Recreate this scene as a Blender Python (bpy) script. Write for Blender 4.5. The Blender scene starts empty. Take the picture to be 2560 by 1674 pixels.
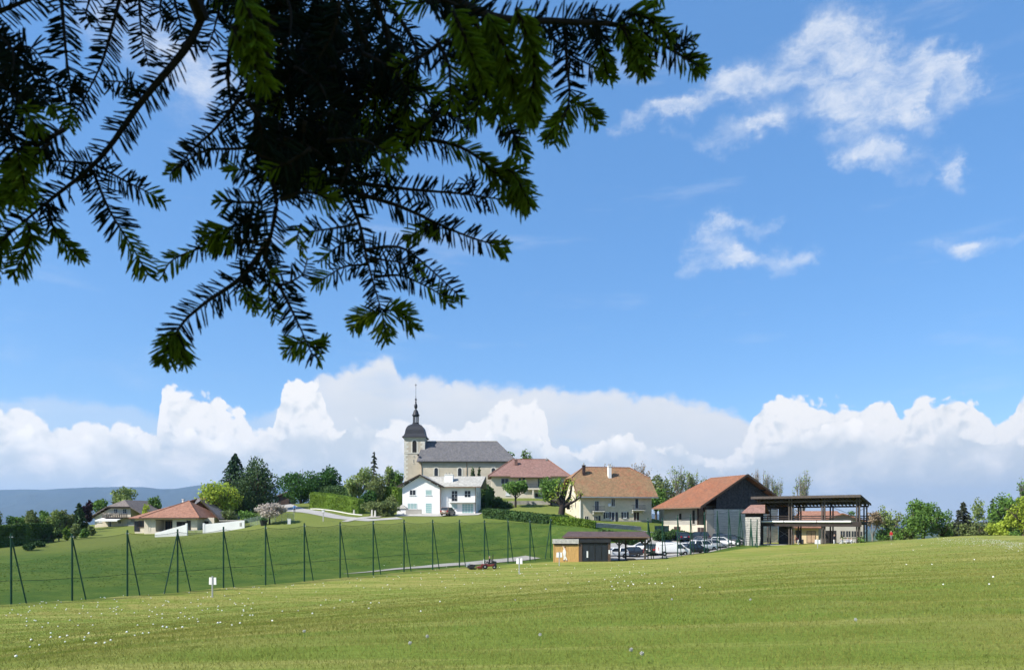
import bpy, bmesh, math, random
import numpy as np
from mathutils import Vector, Matrix
random.seed(7); rng = np.random.default_rng(7)
R = math.radians
sc = bpy.context.scene
COL = sc.collection
# ------------------------------------------------------------------ camera
F, YH, CX, EYE = 1850.0, 1300.0, 1280.0, 1.6       # focal length and horizon in photo pixels, eye height in metres
cd = bpy.data.cameras.new('camera'); cam = bpy.data.objects.new('camera', cd); COL.objects.link(cam)
cam.location = (0, 0, EYE); cam.rotation_euler = (R(90), 0, 0)
cd.sensor_width = 36; cd.lens = 36 * F / 2560; cd.shift_y = (YH - 837) / 2560
cd.clip_start = 0.05; cd.clip_end = 60000
cd.dof.use_dof = True; cd.dof.focus_distance = 90; cd.dof.aperture_fstop = 9.5
sc.camera = cam
# ------------------------------------------------------------------ light
SUN_EL, SUN_AZ = R(44), R(-118)                     # azimuth clockwise from +y: left and a little behind the camera
S = Vector((math.sin(SUN_AZ) * math.cos(SUN_EL), math.cos(SUN_AZ) * math.cos(SUN_EL), math.sin(SUN_EL)))
sl = bpy.data.lights.new('sun', 'SUN'); sl.energy = 4.8; sl.angle = R(0.5); sl.color = (1.0, 0.95, 0.87)
so = bpy.data.objects.new('sun', sl); COL.objects.link(so); so.rotation_euler = S.to_track_quat('Z', 'Y').to_euler()
sc.view_settings.view_transform = 'Standard'; sc.view_settings.look = 'None'
sc.view_settings.exposure = 0.75; sc.view_settings.gamma = 1.0; sc.view_settings.use_curve_mapping = False
sc.cycles.use_denoising = True; sc.cycles.use_adaptive_sampling = True; sc.cycles.adaptive_threshold = .02
sc.cycles.max_bounces = 4; sc.cycles.diffuse_bounces = 2; sc.cycles.glossy_bounces = 2; sc.cycles.transparent_max_bounces = 24; sc.cycles.volume_bounces = 0
sc.cycles.caustics_reflective = False; sc.cycles.caustics_refractive = False
# ------------------------------------------------------------------ world: physical sky with a cumulus bank
w = bpy.data.worlds.new('World'); sc.world = w; w.use_nodes = True
nt = w.node_tree; nt.nodes.clear(); NL = nt.links.new
def N(t, **k):
    n = nt.nodes.new(t)
    for a, b in k.items(): setattr(n, a, b)
    return n
def put(sock, v):
    if isinstance(v, bpy.types.NodeSocket): NL(v, sock)
    else: sock.default_value = v
def mth(op, a, b=0.0, c=0.0, clamp=False):
    n = N('ShaderNodeMath', operation=op, use_clamp=clamp)
    for i, v in enumerate((a, b, c)): put(n.inputs[i], v)
    return n.outputs[0]
def sstep(v, lo, hi, o0=0.0, o1=1.0):
    n = N('ShaderNodeMapRange', interpolation_type='SMOOTHSTEP')
    for i, x in enumerate((v, lo, hi, o0, o1)): put(n.inputs[i], x)
    return n.outputs[0]
def mixc(f, a, b):
    n = N('ShaderNodeMix', data_type='RGBA'); put(n.inputs[0], f)
    put(n.inputs[6], a if not isinstance(a, tuple) else (*a, 1)); put(n.inputs[7], b if not isinstance(b, tuple) else (*b, 1))
    return n.outputs[2]
sky = N('ShaderNodeTexSky', sky_type='NISHITA', sun_disc=False)
sky.sun_elevation = SUN_EL; sky.sun_rotation = SUN_AZ; sky.altitude = 700; sky.air_density = 1.0; sky.dust_density = 0.6; sky.ozone_density = 2.2
tc = N('ShaderNodeTexCoord'); sep = N('ShaderNodeSeparateXYZ'); NL(tc.outputs['Generated'], sep.inputs[0])
dx, dy, dz = sep.outputs
az = mth('ARCTAN2', dx, dy)
hor = mth('SQRT', mth('ADD', mth('MULTIPLY', dx, dx), mth('MULTIPLY', dy, dy)))
v0 = mth('DIVIDE', dz, mth('MAXIMUM', hor, 0.02))                # tangent of the elevation
cmb = N('ShaderNodeCombineXYZ'); NL(az, cmb.inputs[0]); NL(v0, cmb.inputs[1]); uv = cmb.outputs[0]
def noise(scale, detail=6, rough=.55, vec=None, off=(0, 0, 0), sx=1.0, sy=1.0, dist=0.0):
    m = N('ShaderNodeMapping'); NL(vec or uv, m.inputs[0]); m.inputs['Location'].default_value = off; m.inputs['Scale'].default_value = (sx, sy, 1)
    n = N('ShaderNodeTexNoise', noise_dimensions='2D'); NL(m.outputs[0], n.inputs['Vector'])
    n.inputs['Scale'].default_value = scale; n.inputs['Detail'].default_value = detail; n.inputs['Roughness'].default_value = rough; n.inputs['Distortion'].default_value = dist
    return n.outputs[0]
def vor(scale, vec=None, off=(0, 0, 0), detail=2.0, rough=.55):
    m = N('ShaderNodeMapping'); NL(vec or uv, m.inputs[0]); m.inputs['Location'].default_value = off
    n = N('ShaderNodeTexVoronoi', feature='F1', voronoi_dimensions='2D'); NL(m.outputs[0], n.inputs['Vector'])
    n.inputs['Scale'].default_value = scale; n.inputs['Detail'].default_value = detail; n.inputs['Roughness'].default_value = rough
    return n.outputs[0]
def azv(px, py):
    a = math.atan((px - CX) / F); return a, (YH - py) / F * math.cos(a)
A4 = math.pi / 4
s_ = mth('PINGPONG', mth('DIVIDE', mth('ADD', az, A4), 2 * A4), 1.0)   # the bank goes on round the whole horizon
VS = 0.3
def profile(pts):
    n = N('ShaderNodeFloatCurve'); NL(s_, n.inputs[1]); c = n.mapping.curves[0]
    P = [((azv(x, y)[0] + A4) / (2 * A4), azv(x, y)[1] / VS) for x, y in pts]
    P = [(0, P[0][1])] + P + [(1, P[-1][1])]
    while len(c.points) < len(P): c.points.new(0.5, 0.5)
    for q, (x, y) in zip(c.points, P): q.location = (x, y); q.handle_type = 'AUTO_CLAMPED'
    n.mapping.update(); return mth('MULTIPLY', n.outputs[0], VS)
# warp of the coordinates, shared by all layers
wn = N('ShaderNodeTexNoise', noise_dimensions='2D'); NL(uv, wn.inputs['Vector']); wn.inputs['Scale'].default_value = 26; wn.inputs['Detail'].default_value = 5; wn.inputs['Roughness'].default_value = .6
wv = N('ShaderNodeVectorMath', operation='MULTIPLY_ADD'); NL(wn.outputs[1], wv.inputs[0]); wv.inputs[1].default_value = (.022, .022, 0); NL(uv, wv.inputs[2])
uvw = wv.outputs[0]
LX, LY = .006, -.006                                   # one step towards the sun (left, up)
def billow(sc_, off):
    a = vor(sc_, uvw, off); b = vor(sc_, uvw, (off[0] + LX * 26 / sc_, off[1] + LY * 26 / sc_, 0))
    return a, b
base = noise(7, 7, .6, uv, (3, 1, 0), 1, 2.6)
cl_white, cl_grey, cl_blue = (.56, .56, .56), (.40, .445, .49), (.36, .41, .465)
# upper sky, darkened to the deep blue of the photo
hs = N('ShaderNodeHueSaturation'); NL(sky.outputs[0], hs.inputs['Color']); hs.inputs['Saturation'].default_value = 1.22; hs.inputs['Value'].default_value = 1.0; hs.inputs['Hue'].default_value = 0.500
skc = N('ShaderNodeVectorMath', operation='SCALE'); NL(hs.outputs[0], skc.inputs[0]); skc.inputs['Scale'].default_value = 0.128
col = mixc(.5, skc.outputs[0], (.094, .226, .475))
# high thin cloud
WISP = [((1530,318),(1690,262),26,.75),((1690,262),(1860,205),36,.85),((1860,205),(2080,150),56,1.0),((2090,60),(2120,150),62,.75),((2120,170),(2140,250),90,1.25),((2150,230),(2290,200),46,.8),
 ((2290,190),(2390,150),34,.6),((2380,140),(2415,240),34,.7),((2270,250),(2330,300),34,.8),((1780,345),(1880,315),34,.65),((1880,310),(2040,270),30,.5),((1670,335),(1740,345),20,.4),
 ((2090,400),(2200,365),34,.65),((2170,370),(2380,405),34,.7),((2380,400),(2430,450),30,.55),((2200,420),(2300,470),24,.4),((1770,620),(1800,570),44,.8),((1800,575),(1940,560),22,.5),
 ((1740,680),(1830,640),26,.6),((1830,645),(2010,640),30,.8),((2310,642),(2430,628),22,.65),((2430,628),(2600,612),24,.6),((300,40),(470,190),110,.7),((480,190),(560,230),60,.5),((-20,860),(20,850),40,.35),
 ((150,930),(420,905),40,.30),((380,990),(640,950),30,.25),((2450,130),(2560,60),40,.25),((1720,790),(1900,775),14,.18)]
ww_ = N('ShaderNodeTexNoise', noise_dimensions='2D'); NL(uv, ww_.inputs['Vector']); ww_.inputs['Scale'].default_value = 11; ww_.inputs['Detail'].default_value = 7; ww_.inputs['Roughness'].default_value = .62
ws_ = N('ShaderNodeSeparateColor'); NL(ww_.outputs[1], ws_.inputs[0])
azw = mth('MULTIPLY_ADD', mth('SUBTRACT', ws_.outputs[0], .5), .13, az); vvw = mth('MULTIPLY_ADD', mth('SUBTRACT', ws_.outputs[1], .5), .085, v0)
wis = None
for (p, q, r, k) in WISP:
    (ax, ay), (bx_, by_) = azv(*p), azv(*q); r = r / F * .95
    vx, vy = bx_ - ax, by_ - ay; l2 = max(vx * vx + vy * vy, 1e-9)
    ux, uy = mth('SUBTRACT', azw, ax), mth('SUBTRACT', vvw, ay)
    t = mth('DIVIDE', mth('ADD', mth('MULTIPLY', ux, vx), mth('MULTIPLY', uy, vy)), l2, clamp=True)
    ex, ey = mth('MULTIPLY_ADD', t, -vx, ux), mth('MULTIPLY_ADD', t, -vy, uy)
    d2 = mth('DIVIDE', mth('ADD', mth('MULTIPLY', ex, ex), mth('MULTIPLY', ey, ey)), -(r * r))
    f = mth('MULTIPLY', mth('EXPONENT', d2), k)
    wis = f if wis is None else mth('MAXIMUM', wis, f) if False else mth('ADD', wis, f)
wnz = noise(17, 8, .66, uvw, (7, 2, 0), .8, 1.25, .15)
wnz2 = noise(8, 7, .6, uv, (1, 9, 0), .5, 2.2)
wm = mth('MULTIPLY', mth('MINIMUM', wis, 1.1), mth('ADD', -.12, mth('MULTIPLY', wnz, 1.95)))
wm = mth('ADD', wm, mth('MULTIPLY', mth('SUBTRACT', wnz2, .5), .35))
wm = mth('MULTIPLY', sstep(wm, .10, 1.55), .84)
veil = mth('MULTIPLY', sstep(wnz2, .56, .82), .16)                       # faint cirrus everywhere
col = mixc(mth('MAXIMUM', wm, veil), col, (.54, .56, .59))
# the bank, back to front
top1 = profile([(0,985),(120,972),(300,985),(420,1030),(560,1030),(700,990),(770,935),(830,915),(900,895),(970,880),(990,898),(1000,925),(1080,935),(1230,948),(1400,955),(1600,967),(1740,988),(1850,1022),(1920,1050),(2200,1060),(2560,1060)])
top2 = profile([(0,1012),(60,1005),(110,1035),(170,1050),(260,1040),(330,1055),(392,1062),(402,990),(412,958),(440,950),(478,960),(500,978),(520,986),(540,970),(556,982),(572,1008),(605,1012),(628,1055),(665,1065),(690,1010),(702,960),(730,940),(775,936),(805,962),(818,1015),(862,1060),(905,1060),(960,1055),(1010,1040),(1100,1050),(1190,1045),(1222,1000),(1260,990),(1300,985),(1340,992),(1366,1032),(1382,1085),(1440,1108),(1480,1100),(1510,1080),(1550,1075),(1600,1090),(1650,1100),(1720,1115),(1770,1135),(1850,1085),(1888,1012),(1910,985),(1960,982),(1990,976),(2030,968),(2080,986),(2150,986),(2200,980),(2230,1000),(2246,1026),(2270,1005),(2300,980),(2330,990),(2390,975),(2430,985),(2480,1020),(2520,1032),(2542,990),(2560,965)])
top3 = profile([(0,1075),(150,1090),(300,1078),(480,1062),(620,1075),(760,1100),(900,1120),(1050,1105),(1200,1130),(1400,1150),(1520,1120),(1600,1112),(1750,1130),(1850,1120),(1950,1150),(2100,1165),(2250,1140),(2400,1150),(2560,1130)])
b2a, b2b = billow(27, (3.3, 1.7, 0)); b3a = vor(13, uvw, (8.1, 4.2, 0), 1.0); big = noise(9, 3, .5, uvw, (4, 8, 0), 1, 1.4)
fine = noise(60, 6, .6, uvw, (2, 5, 0))
# layer 1: smooth sheet
h1 = mth('ADD', mth('SUBTRACT', top1, v0), mth('ADD', mth('MULTIPLY', mth('SUBTRACT', base, .52), .016), mth('ADD', mth('MULTIPLY', mth('SUBTRACT', .42, b2a), .012), mth('MULTIPLY', mth('SUBTRACT', fine, .5), .008))))
m1 = mth('MULTIPLY', mth('MULTIPLY', sstep(h1, -.001, .014), sstep(s_, .27, .36, .35, 1.0)), sstep(noise(5, 5, .55, uv, (11, 3, 0), 1, 2.5), .2, .5, .65, 1.0))
lit1 = mth('SUBTRACT', 1.08, mth('MULTIPLY', h1, 7.5), clamp=True)
lit1 = mth('ADD', lit1, mth('MULTIPLY', mth('SUBTRACT', base, .5), 1.0), clamp=True)
col = mixc(m1, col, mixc(lit1, cl_grey, (.505, .52, .545)))
# layer 2: bright cumulus heads
h2 = mth('ADD', mth('SUBTRACT', top2, v0), mth('ADD', mth('MULTIPLY', mth('SUBTRACT', .42, b2a), .022), mth('MULTIPLY', mth('SUBTRACT', fine, .5), .010)))
m2 = sstep(h2, -.001, .0060)
lit2 = mth('ADD', mth('MULTIPLY', mth('SUBTRACT', b2b, b2a), 1.5), mth('SUBTRACT', 1.22, mth('MULTIPLY', mth('SUBTRACT', h2, .010), 10.0)))
lit2 = mth('ADD', lit2, mth('MULTIPLY', mth('SUBTRACT', big, .5), 1.3), clamp=True)
lit2 = mth('ADD', lit2, mth('MULTIPLY', mth('SUBTRACT', fine, .5), .5), clamp=True)
fade2 = sstep(mth('ADD', h2, mth('MULTIPLY', mth('SUBTRACT', base, .5), .08)), .045, .110, 1.0, .55)
col = mixc(mth('MULTIPLY', m2, fade2), col, mixc(lit2, cl_grey, (.63, .62, .61)))
# a second, lower row of heads
top4 = profile([(0,1075),(40,1062),(100,1068),(160,1090),(230,1066),(270,1058),(330,1075),(420,1085),(470,1066),(520,1075),(570,1060),(640,1090),(700,1075),(760,1062),(830,1085),(870,1050),(920,1046),(960,1070),(1030,1066),(1100,1085),(1180,1100),(1240,1062),(1330,1080),(1400,1118),(1440,1110),(1475,1122),(1515,1085),(1560,1080),(1610,1100),(1660,1098),(1740,1122),(1820,1160),(1900,1105),(1960,1085),(2040,1060),(2090,1040),(2170,1048),(2230,1070),(2300,1075),(2370,1050),(2440,1062),(2500,1085),(2560,1070)])
b4a = vor(25, uvw, (1.3, 6.7, 0))
h4 = mth('ADD', mth('SUBTRACT', top4, v0), mth('ADD', mth('MULTIPLY', mth('SUBTRACT', .42, b4a), .022), mth('MULTIPLY', mth('SUBTRACT', fine, .5), .010)))
lit4 = mth('ADD', mth('MULTIPLY', mth('SUBTRACT', .45, b4a), 1.1), mth('SUBTRACT', 1.02, mth('MULTIPLY', h4, 17.0)))
lit4 = mth('ADD', lit4, mth('MULTIPLY', mth('SUBTRACT', noise(6, 4, .5, uv, (9, 4, 0), 1, 1.5), .52), 2.6), clamp=True)
m4 = mth('MULTIPLY', sstep(h4, .0, .006), sstep(h4, .025, .075, .9, .45))
col = mixc(m4, col, mixc(lit4, cl_grey, (.70, .68, .66)))
# layer 3: low grey deck with lit heads breaking through
h3 = mth('ADD', mth('SUBTRACT', top3, v0), mth('ADD', mth('MULTIPLY', mth('SUBTRACT', .44, b3a), .05), mth('MULTIPLY', mth('SUBTRACT', base, .5), .05)))
m3 = mth('MULTIPLY', sstep(h3, -.004, .030), .80)
lit3 = mth('ADD', mth('MULTIPLY', mth('SUBTRACT', .42, b3a), .9), mth('MULTIPLY', mth('SUBTRACT', noise(8, 7, .62, uvw, (5, 5, 0), 1, 2.2), .485), 3.8), clamp=True)
gap3 = sstep(v0, .02, .075, .35, 0.0)
c3 = mixc(lit3, mixc(gap3, cl_grey, cl_blue), (.68, .65, .63))
col = mixc(m3, col, c3)
hz = sstep(v0, .0, .05, .40, .0)
col = mixc(hz, col, (.45, .50, .55))
col = mixc(sstep(v0, -.03, .0, 1.0, 0.0), col, (.20, .24, .28))
bg = N('ShaderNodeBackground'); NL(col, bg.inputs[0]); bg.inputs[1].default_value = 1.0
wo = N('ShaderNodeOutputWorld'); NL(bg.outputs[0], wo.inputs[0])
w.cycles.sampling_method = 'MANUAL'; w.cycles.sample_map_resolution = 512
# ------------------------------------------------------------------ materials
MATS = {}
def mat(name, c, rough=.85, var=.18, scale=1.2, bump=0.0, bscale=30.0, c2=None, metal=0.0, spec=.3, trans=0.0, tcol=None, island=0.0, sxyz=(1, 1, 1), alpha=None, fine=0.0, fscale=14.0):
    if name in MATS: return MATS[name]
    m = bpy.data.materials.new(name); m.use_nodes = True; t = m.node_tree; n = t.nodes; L = t.links.new
    b = n['Principled BSDF']; b.inputs['Roughness'].default_value = rough; b.inputs['Metallic'].default_value = metal; b.inputs['Specular IOR Level'].default_value = spec
    geo = n.new('ShaderNodeNewGeometry'); tx = n.new('ShaderNodeTexCoord')
    mp = n.new('ShaderNodeMapping'); L(geo.outputs['Position'], mp.inputs[0]); mp.inputs['Scale'].default_value = sxyz
    nz = n.new('ShaderNodeTexNoise'); L(mp.outputs[0], nz.inputs['Vector']); nz.inputs['Scale'].default_value = scale; nz.inputs['Detail'].default_value = 6; nz.inputs['Roughness'].default_value = .62
    rr = n.new('ShaderNodeMapRange'); L(nz.outputs[0], rr.inputs[0]); rr.inputs[1].default_value = .3; rr.inputs[2].default_value = .7
    mx = n.new('ShaderNodeMix'); mx.data_type = 'RGBA'; L(rr.outputs[0], mx.inputs[0])
    lo = tuple(max(0, x * (1 - var)) for x in c); hi = tuple(min(1, x * (1 + var)) for x in c) if c2 is None else c2
    if c2 is not None: lo = c
    mx.inputs[6].default_value = (*lo, 1); mx.inputs[7].default_value = (*hi, 1)
    out = mx.outputs[2]
    def mul(o, f0, f1, sock):
        r2 = n.new('ShaderNodeMapRange'); L(sock, r2.inputs[0]); r2.inputs[3].default_value = f0; r2.inputs[4].default_value = f1
        q = n.new('ShaderNodeVectorMath'); q.operation = 'SCALE'; L(o, q.inputs[0]); L(r2.outputs[0], q.inputs['Scale']); return q.outputs[0]
    if island: out = mul(out, 1 - island, 1 + island, geo.outputs['Random Per Island'])
    if fine:
        nf = n.new('ShaderNodeTexNoise'); L(mp.outputs[0], nf.inputs['Vector']); nf.inputs['Scale'].default_value = fscale; nf.inputs['Detail'].default_value = 4
        out = mul(out, 1 - fine, 1 + fine, nf.outputs[0])
    L(out, b.inputs['Base Color'])
    if bump:
        bn = n.new('ShaderNodeTexNoise'); L(mp.outputs[0], bn.inputs['Vector']); bn.inputs['Scale'].default_value = bscale; bn.inputs['Detail'].default_value = 5
        bp = n.new('ShaderNodeBump'); bp.inputs['Strength'].default_value = bump; bp.inputs['Distance'].default_value = .05; L(bn.outputs[0], bp.inputs['Height']); L(bp.outputs[0], b.inputs['Normal'])
    surf = b.outputs[0]; o = n['Material Output']
    if trans:
        tr = n.new('ShaderNodeBsdfTranslucent')
        if tcol: tr.inputs[0].default_value = (*tcol, 1)
        else: L(out, tr.inputs[0])
        ms = n.new('ShaderNodeMixShader'); ms.inputs[0].default_value = trans; L(surf, ms.inputs[1]); L(tr.outputs[0], ms.inputs[2]); surf = ms.outputs[0]
    if alpha is not None:
        tr = n.new('ShaderNodeBsdfTransparent'); ms = n.new('ShaderNodeMixShader'); ms.inputs[0].default_value = alpha; L(tr.outputs[0], ms.inputs[1]); L(surf, ms.inputs[2]); surf = ms.outputs[0]
    L(surf, o.inputs['Surface'])
    MATS[name] = m; return m
def roofmat(name, ca, cb, cc, sc1=.35, rows=3.2):
    """tiles: three colours in patches, courses as bump along the slope (local z)"""
    if name in MATS: return MATS[name]
    m = mat(name, ca, .9, c2=cb, scale=sc1); t = m.node_tree; n = t.nodes; L = t.links.new; b = n['Principled BSDF']
    geo = next(x for x in n if x.type == 'NEW_GEOMETRY'); old = b.inputs['Base Color'].links[0].from_socket
    n2 = n.new('ShaderNodeTexNoise'); L(geo.outputs['Position'], n2.inputs['Vector']); n2.inputs['Scale'].default_value = 1.6; n2.inputs['Detail'].default_value = 8; n2.inputs['Roughness'].default_value = .7
    r2 = n.new('ShaderNodeMapRange'); L(n2.outputs[0], r2.inputs[0]); r2.inputs[1].default_value = .42; r2.inputs[2].default_value = .72
    mx = n.new('ShaderNodeMix'); mx.data_type = 'RGBA'; L(r2.outputs[0], mx.inputs[0]); L(old, mx.inputs[6]); mx.inputs[7].default_value = (*cc, 1)
    v = n.new('ShaderNodeTexVoronoi'); v.inputs['Scale'].default_value = 3.4; L(geo.outputs['Position'], v.inputs['Vector'])
    sp = n.new('ShaderNodeSeparateColor'); L(v.outputs['Color'], sp.inputs[0])
    r3 = n.new('ShaderNodeMapRange'); L(sp.outputs[0], r3.inputs[0]); r3.inputs[3].default_value = .8; r3.inputs[4].default_value = 1.18
    q = n.new('ShaderNodeVectorMath'); q.operation = 'SCALE'; L(mx.outputs[2], q.inputs[0]); L(r3.outputs[0], q.inputs['Scale']); L(q.outputs[0], b.inputs['Base Color'])
    wv_ = n.new('ShaderNodeTexWave'); wv_.bands_direction = 'Z'; wv_.wave_profile = 'SAW'; wv_.inputs['Scale'].default_value = rows / 2; wv_.inputs['Distortion'].default_value = .4; L(geo.outputs['Position'], wv_.inputs['Vector'])
    bp = n.new('ShaderNodeBump'); bp.inputs['Strength'].default_value = .5; bp.inputs['Distance'].default_value = .06; L(wv_.outputs[1], bp.inputs['Height']); L(bp.outputs[0], b.inputs['Normal'])
    return m
WHITE = mat('white_render', (.78, .77, .74), .9, .05, .5, .15, 40, fine=.04)
CREAM = mat('cream_render', (.60, .53, .42), .9, .10, .35, .2, 30, fine=.06)
BEIGE = mat('aged_beige_render', (.50, .44, .35), .92, .16, .35, .25, 20, fine=.10, fscale=5)
GREYW = mat('grey_render_and_shade', (.36, .34, .30), .92, .12, .4, .2, 20, fine=.08)  # plain grey render; on the barn's upper wall it paints in eave shadow
STONE = mat('pale_stone', (.60, .57, .50), .9, .14, 1.5, .3, 12)
FARMW = mat('farmhouse_render', (.60, .52, .39), .92, .16, .35, .25, 20, fine=.12, fscale=4)
DSTONE = mat('rubble_stone', (.34, .32, .28), .95, .25, 1.6, .6, 7)
SLATE_SHADE = roofmat('slate_and_shaded_roof', (.095, .095, .105), (.125, .122, .13), (.15, .14, .13), .3)  # real slate on the church; painted shade on the orange house's side slope
ROOFG = roofmat('grey_concrete_tiles', (.33, .32, .29), (.40, .39, .35), (.27, .26, .23), .4)
ROOFB = roofmat('brown_grey_tiles', (.15, .125, .11), (.19, .16, .145), (.13, .11, .10), .4)
ROOFR = roofmat('dusty_red_tiles', (.215, .115, .095), (.245, .145, .12), (.20, .125, .105), .3)
ROOFO = roofmat('orange_clay_tiles', (.265, .125, .082), (.295, .15, .10), (.24, .13, .09), .3)
ROOFM = roofmat('mossy_clay_tiles', (.275, .120, .065), (.225, .155, .082), (.195, .15, .078), .14)
ROOFH = roofmat('barn_clay_tiles', (.255, .092, .044), (.215, .098, .053), (.165, .090, .058), .22)
ROOFS = roofmat('shelter_brown_tiles', (.075, .050, .048), (.10, .066, .062), (.07, .052, .05), .6, 5)
ZINC = mat('dark_zinc', (.032, .034, .040), .55, .15, 1.0, metal=.3)
DWOOD = mat('dark_stained_wood', (.036, .028, .024), .85, .3, 2.0, .3, 20)
BLACKW = mat('blackened_boards', (.045, .044, .048), .85, .55, 3.0, .3, 20, island=.65)
GREYB = mat('silvered_boards', (.50, .47, .43), .9, .28, 2.2, .35, 18, island=.14, sxyz=(.4, .4, 4))
PALEB = mat('pale_weathered_logs', (.44, .42, .38), .9, .25, 3, .35, 14, island=.12)
BROWN = mat('brown_wood', (.095, .062, .045), .8, .25, 2.5, .3, 20)
TIMBER = mat('brown_grey_timber', (.085, .070, .060), .85, .25, 2.5, .3, 20)
HONEY = mat('honey_boards', (.52, .31, .11), .65, .22, 1.6, .1, 20, sxyz=(6, 6, .8))
GLASS = mat('window_glass', (.022, .027, .036), .2, .2, 1.0, spec=.35)
DARK = mat('dark_interior', (.018, .016, .016), .9, .2)
FRAMEW = mat('white_frame', (.68, .68, .66), .6, .04)
TEAL = mat('teal_shutter', (.26, .42, .40), .7, .06, 2)
NAVY = mat('navy_shutter', (.035, .04, .06), .7, .2, 2)
DDOOR = mat('dark_brown_door', (.05, .03, .026), .7, .25, 3)
GUTTER = mat('copper_gutter', (.20, .13, .09), .6, .1)
METAL = mat('dark_metal', (.04, .042, .045), .5, .15, metal=.5)
STEEL = mat('light_steel', (.45, .46, .47), .45, .1, metal=.6)
GREENM = mat('green_painted_steel', (.010, .052, .030), .45, .2)
NETM = mat('green_netting', (.012, .05, .030), .9, .1, alpha=.22)
NETC = mat('fine_green_netting', (.012, .05, .030), .9, .1, alpha=.07)
ROPE = mat('dark_green_rope', (.02, .045, .025), .9, .1)
TARM = mat('pale_asphalt', (.33, .315, .29), .95, .12, .25, .2, 60, fine=.07, fscale=9)
GRAVEL = mat('pale_gravel', (.36, .34, .30), .95, .14, .6, .3, 60, fine=.10, fscale=9)
CONC = mat('pale_concrete', (.40, .385, .35), .9, .14, .8, .2, 30)
BARK = mat('bark', (.085, .065, .05), .95, .3, 3, .6, 12)
DBARK = mat('dark_bark', (.035, .028, .024), .95, .3, 3, .6, 12)
PBARK = mat('pale_bark', (.22, .20, .175), .95, .25, 3, .4, 12)
def leafmat(name, c, tr=.35, island=.4, c2=None):
    return mat(name, c, .7, .25, .35, c2=c2, spec=.15, trans=tr, island=island)
L_MID = leafmat('leaf_mid_green', (0.125, 0.225, 0.047)); L_DARK = leafmat('leaf_dark_green', (0.049, 0.120, 0.026)); L_YEL = leafmat('leaf_yellow_green', (0.333, 0.416, 0.053))
L_PALE = leafmat('leaf_pale_green', (0.225, 0.292, 0.092)); L_OLIVE = leafmat('leaf_olive', (0.167, 0.208, 0.075)); L_PURP = leafmat('leaf_purple', (.035, .018, .024)); L_BLOS = leafmat('blossom', (.50, .44, .38), .3, .3)
L_CON = leafmat('conifer_needles', (0.037, 0.075, 0.033), .1); L_CON2 = leafmat('yew_needles', (0.060, 0.103, 0.037), .1); L_BROWN = leafmat('brown_buds', (0.250, 0.192, 0.125), .2); L_HEDGE = leafmat('hedge_leaf', (0.141, 0.225, 0.030), .2, .3); L_DHEDGE = leafmat('dark_hedge_leaf', (0.053, 0.103, 0.030), .15, .3)
L_SPARSE = leafmat('young_leaf', (0.208, 0.275, 0.075))
# ------------------------------------------------------------------ mesh helpers
def np_mesh(name, V, Fc, smooth=False):
    V = np.asarray(V, dtype=np.float32); Fc = np.asarray(Fc, dtype=np.int32); k = Fc.shape[1]; nf = len(Fc)
    me = bpy.data.meshes.new(name); me.vertices.add(len(V)); me.vertices.foreach_set('co', V.ravel())
    me.loops.add(nf * k); me.loops.foreach_set('vertex_index', Fc.ravel()); me.polygons.add(nf)
    me.polygons.foreach_set('loop_start', np.arange(0, nf * k, k, dtype=np.int32))
    try: me.polygons.foreach_set('loop_total', np.full(nf, k, dtype=np.int32))
    except Exception: pass
    me.polygons.foreach_set('use_smooth', np.full(nf, smooth)); me.update(calc_edges=True); return me
def obj(name, me, m=None, parent=None, loc=None, rz=None):
    o = bpy.data.objects.new(name, me); COL.objects.link(o)
    if m is not None and me is not None:
        for x in (m if isinstance(m, (list, tuple)) else [m]): me.materials.append(x)
    if parent: o.parent = parent
    if loc is not None: o.location = loc
    if rz is not None: o.rotation_euler = (0, 0, rz)
    return o
def tag(o, label=None, cat=None, group=None, kind=None):
    if label: o['label'] = label
    if cat: o['category'] = cat
    if group: o['group'] = group
    if kind: o['kind'] = kind
    return o
def empty(name, loc, rz=0.0):
    o = obj(name, None, loc=loc, rz=rz); o.empty_display_size = .2; return o
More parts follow.
